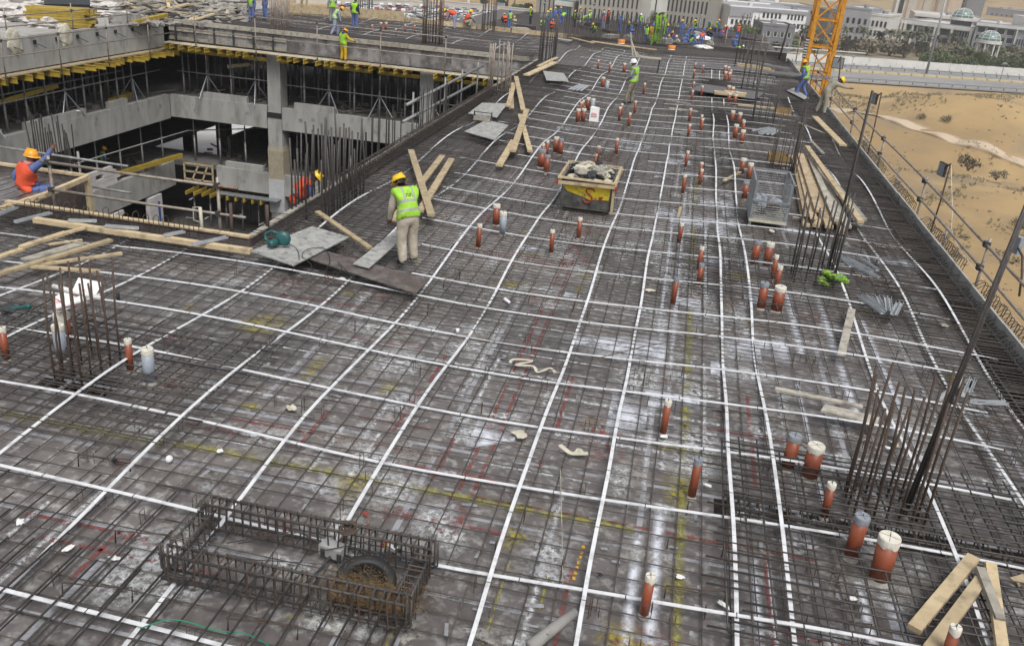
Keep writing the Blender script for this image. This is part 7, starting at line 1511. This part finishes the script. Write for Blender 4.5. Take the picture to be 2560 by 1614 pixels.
# plants
LEAF = mat('leaf_green', (.085, .115, .04), (.14, .165, .065), 1.5, .8, rnd=.2); LEAFD = mat('dusty_leaf', (.15, .13, .09), (.21, .18, .125), 1.5, .85, rnd=.2); PALMG = mat('palm_green', (.09, .1, .055), (.14, .14, .085), 1.5, .8, rnd=.15); BARK = plain('bark', (.14, .1, .07), .9)
def crown_mesh(name, m, n, seed, flat=.75, size=.16):
    rr = random.Random(seed); mb = MB(); lobes = [(Vector((rr.uniform(-.6, .6), rr.uniform(-.6, .6), rr.uniform(-.25, .5) * flat)), rr.uniform(.3, .55)) for _ in range(9)]
    for k in range(n):
        c, R_ = lobes[k % 9]; d = Vector((rr.gauss(0, 1), rr.gauss(0, 1), rr.gauss(0, 1))).normalized(); p = c + d * R_ * (rr.random() ** .35); p.z *= flat + .15
        a = Vector((rr.uniform(-1, 1), rr.uniform(-1, 1), rr.uniform(-1, 1))).normalized() * size * rr.uniform(.5, 1.2); b = a.orthogonal().normalized() * size * rr.uniform(.4, .9)
        mb.quad(p - a, p + b, p + a, p - b)
    return mb.mesh(name, m)
CRW = {'g': [crown_mesh('crown', LEAF, 700, s_) for s_ in (1, 2, 3)], 'd': [crown_mesh('crown', LEAFD, 520, s_) for s_ in (4, 5)], 'h': [crown_mesh('crown', LEAF, 600, s_, .9, .14) for s_ in (6, 7)], 'b': [crown_mesh('crown', LEAFD, 260, s_, .6, .1) for s_ in (8, 9)]}
def tree(px, py, w, hgt_, kind, label, group, name='tree', z=None):
    b = at(px, py, G if z is None else z); b.z = max(gz(b.x, b.y), G) - .1; k = w * b.xy.length / FPX; r = EMPTY(name, (0, 0, 0), label, 'tree' if name == 'tree' else 'shrub', group)
    mb = MB(); th = k * hgt_
    for q in range(4 if name == 'tree' else 5): a = U(0, 6.3); mb.tube([(0, 0, 0), (.08 * k * math.cos(a), .08 * k * math.sin(a), th * .5), (.3 * k * math.cos(a), .3 * k * math.sin(a), th)], [.04 * k, .025 * k, .008 * k], 5)
    mb.build('trunk', BARK, r); c = OB('crown', random.choice(CRW[kind]), r, loc=(0, 0, th)); c.scale = (k * .52, k * .52, k * .5); c.rotation_euler = (0, 0, U(0, 6)); r.location = b; return r
for px, py, w, lb in ((1880, 128, 66, 'large grey-green tree just beyond the far right of the deck'), (1916, 124, 60, 'broad green tree right beside the largest one'), (1850, 110, 50, 'dusty tree at the left of the tree clump'), (1935, 138, 34, 'bright green low tree at the right of the tree clump')):
    tree(px, py, w, .55, 'g', lb, 'trees beyond the far right of the deck')
for px, py, w in ((1778, 62, 22), (1798, 66, 26), (1808, 74, 22), (1395, 84, 30), (1420, 84, 26), (1580, 92, 22), (1625, 90, 20), (1210, 22, 26), (1255, 30, 30), (1290, 34, 24), (1315, 38, 30), (1268, 6, 24)): tree(px, py, w, .6, random.choice('gd'), 'small dusty tree near the distant buildings', 'small trees round the distant buildings')
for k in range(22): a = 60 + 4.2 * k; p = rp(a, 57 + U(-1, 1)); r = tree(2300, 160, 44, .42, 'h', 'dense green hedge tree in the row behind the boundary wall', 'hedge trees behind the boundary wall'); r.location = p + Z * .5; s_ = U(.72, 1.0); r.scale = (s_,) * 3
for k in range(46): a = -50 + 3.9 * k + U(-1, 1); p = rp(a, 76 + U(-5, 22)); r = tree(2300, 150, U(34, 46), .45, random.choice('dddg'), ('dry greyish' if k % 3 else 'dull green') + ' tree in the planted belt before the ' + ('white office block' if a < 0 else 'grey block' if a < 50 else 'long framed office' if a < 95 else 'glassy wing'), 'dry trees before the offices'); r.location = p
def palm_proto(seed):
    rr = random.Random(seed); r = EMPTY('palm_tree', (0, 0, 0)); MB().tube([(0, 0, 0), (.15, .1, 3.5), (.1, 0, 7)], [.4, .28, .25], 7).build('trunk', BARK, r, True); mb = MB()
    for k in range(34):
        a = rr.uniform(0, 6.28); e = rr.uniform(-.3, 1.2); L = rr.uniform(2.6, 3.6); d = Vector((math.cos(a), math.sin(a), 0)); sd = Vector((-d.y, d.x, 0)); P = [Vector((.1, 0, 7)) + d * L * t * math.cos(e * (1 - .5 * t)) + Z * (L * t * math.sin(e) - 1.6 * t * t) for t in (0, .35, .7, 1)]
        for i in range(3):
            w0, w1 = (.25, .5, .45, .05)[i], (.25, .5, .45, .05)[i + 1]; mb.quad(P[i] - sd * w0 - Z * .15, P[i], P[i + 1], P[i + 1] - sd * w1 - Z * .15); mb.quad(P[i], P[i] + sd * w0 - Z * .15, P[i + 1] + sd * w1 - Z * .15, P[i + 1])
    mb.build('crown', PALMG, r); return r
PPM = [palm_proto(i) for i in (1, 2)]; used = [0, 0]
for px, py in ((2110, 118), (2150, 126), (2190, 132), (2215, 126), (2240, 134), (2262, 130), (2285, 134), (2300, 128), (2332, 136), (2395, 140), (2420, 136), (2000, 118), (2015, 126), (2452, 146), (2372, 132), (1990, 108), (1268, 18), (1285, 24), (1640, 92), (1652, 90)):
    i = random.choice((0, 1)); p = at(px, py, G); lb = 'date palm in the planted belt before the offices' if px > 1980 else 'date palm near the taupe block or car lot'
    if used[i]: o = COPY(PPM[i], p, U(0, 6), lb, 'date palms', U(.85, 1.15))
    else: o = PPM[i]; used[i] = 1; o.location = p; o['group'] = 'date palms'; o['label'] = lb
    o['category'] = 'palm tree'
for px, py, w, lb in ((2490, 448, 46, 'lone round acacia bush on the sand right of the track'), (2545, 578, 50, 'acacia bush at the right photo edge on the sand'), (2420, 425, 60, 'low spread-out shrub left of the lone bush'), (2560, 492, 30, 'small shrub at the right photo edge above the rail'), (2450, 297, 22, 'tiny shrub under the road slope'), (2290, 335, 26, 'flat shrub patch beside the track'), (2350, 345, 30, 'scrubby patch on the slope above the track'), (2552, 330, 34, 'dull shrub at right between road and track'), (2500, 322, 22, 'thin shrub left of the dull one')):
    tree(px, py, w, .3, 'b', lb, 'desert shrubs', 'shrub')
sb = MB()
for k in range(420):
    px, py = U(2110, 2560), U(236, 790); 
    if px - 2110 < (py - 300) * .75: continue
    p = at(px, py, G); p.z = gz(p.x, p.y); s_ = U(.08, .32); sb.blob(p, (s_ * U(.7, 1.4), s_, s_ * .6), k, 1, .5, 1.5)
TAG(sb.build('stones', mat('desert_stone', (.34, .25, .16), (.22, .17, .11), 1, .95)), 'small stones and clods scattered over the sand', 'stones', None, 'stuff')
tg = MB(); rr = random.Random(3)
for k in range(5200):
    px, py = U(2060, 2560), (U(236, 700) if k % 2 else 236 + 75 * RND() ** 1.6)
    if px - 2110 < (py - 300) * .75: continue
    if noise.noise((px * .012, py * .03, 5)) < (.08 if k % 2 else -.25): continue
    p = at(px, py, G); p.z = gz(p.x, p.y)
    for q in range(3): d = Vector((U(-.4, .4), U(-.4, .4), U(.1, .4))) * U(.5, 1.3); o_ = d.orthogonal() * .3; tg.quad(p - o_, p + d - o_ * .4, p + d * 1.1 + o_ * .4, p + o_)
TAG(tg.build('dry_grass', mat('dry_grass', (.24, .19, .11), (.17, .145, .085), 1, .95)), 'sparse dry scrub grass over the sandy slopes', 'grass', None, 'stuff')
for (px0, py0, px1, py1, lb) in ((2000, 5, 2001, 6, ''),)[:0]: pass
# ------------------------------------------------------------------ thin dusty haze
hz = bpy.data.materials.new('haze_air'); hz.use_nodes = True; _N = hz.node_tree.nodes; _N.clear()
_o = _N.new('ShaderNodeOutputMaterial'); _v = _N.new('ShaderNodeVolumePrincipled'); _v.inputs['Color'].default_value = (.93, .94, .95, 1); _v.inputs['Density'].default_value = .00038; _v.inputs['Anisotropy'].default_value = .3
hz.node_tree.links.new(_v.outputs[0], _o.inputs['Volume'])
MB().span(-950, 1250, -80, 2650, -40, 42).build('haze', hz, None, kind='stuff')
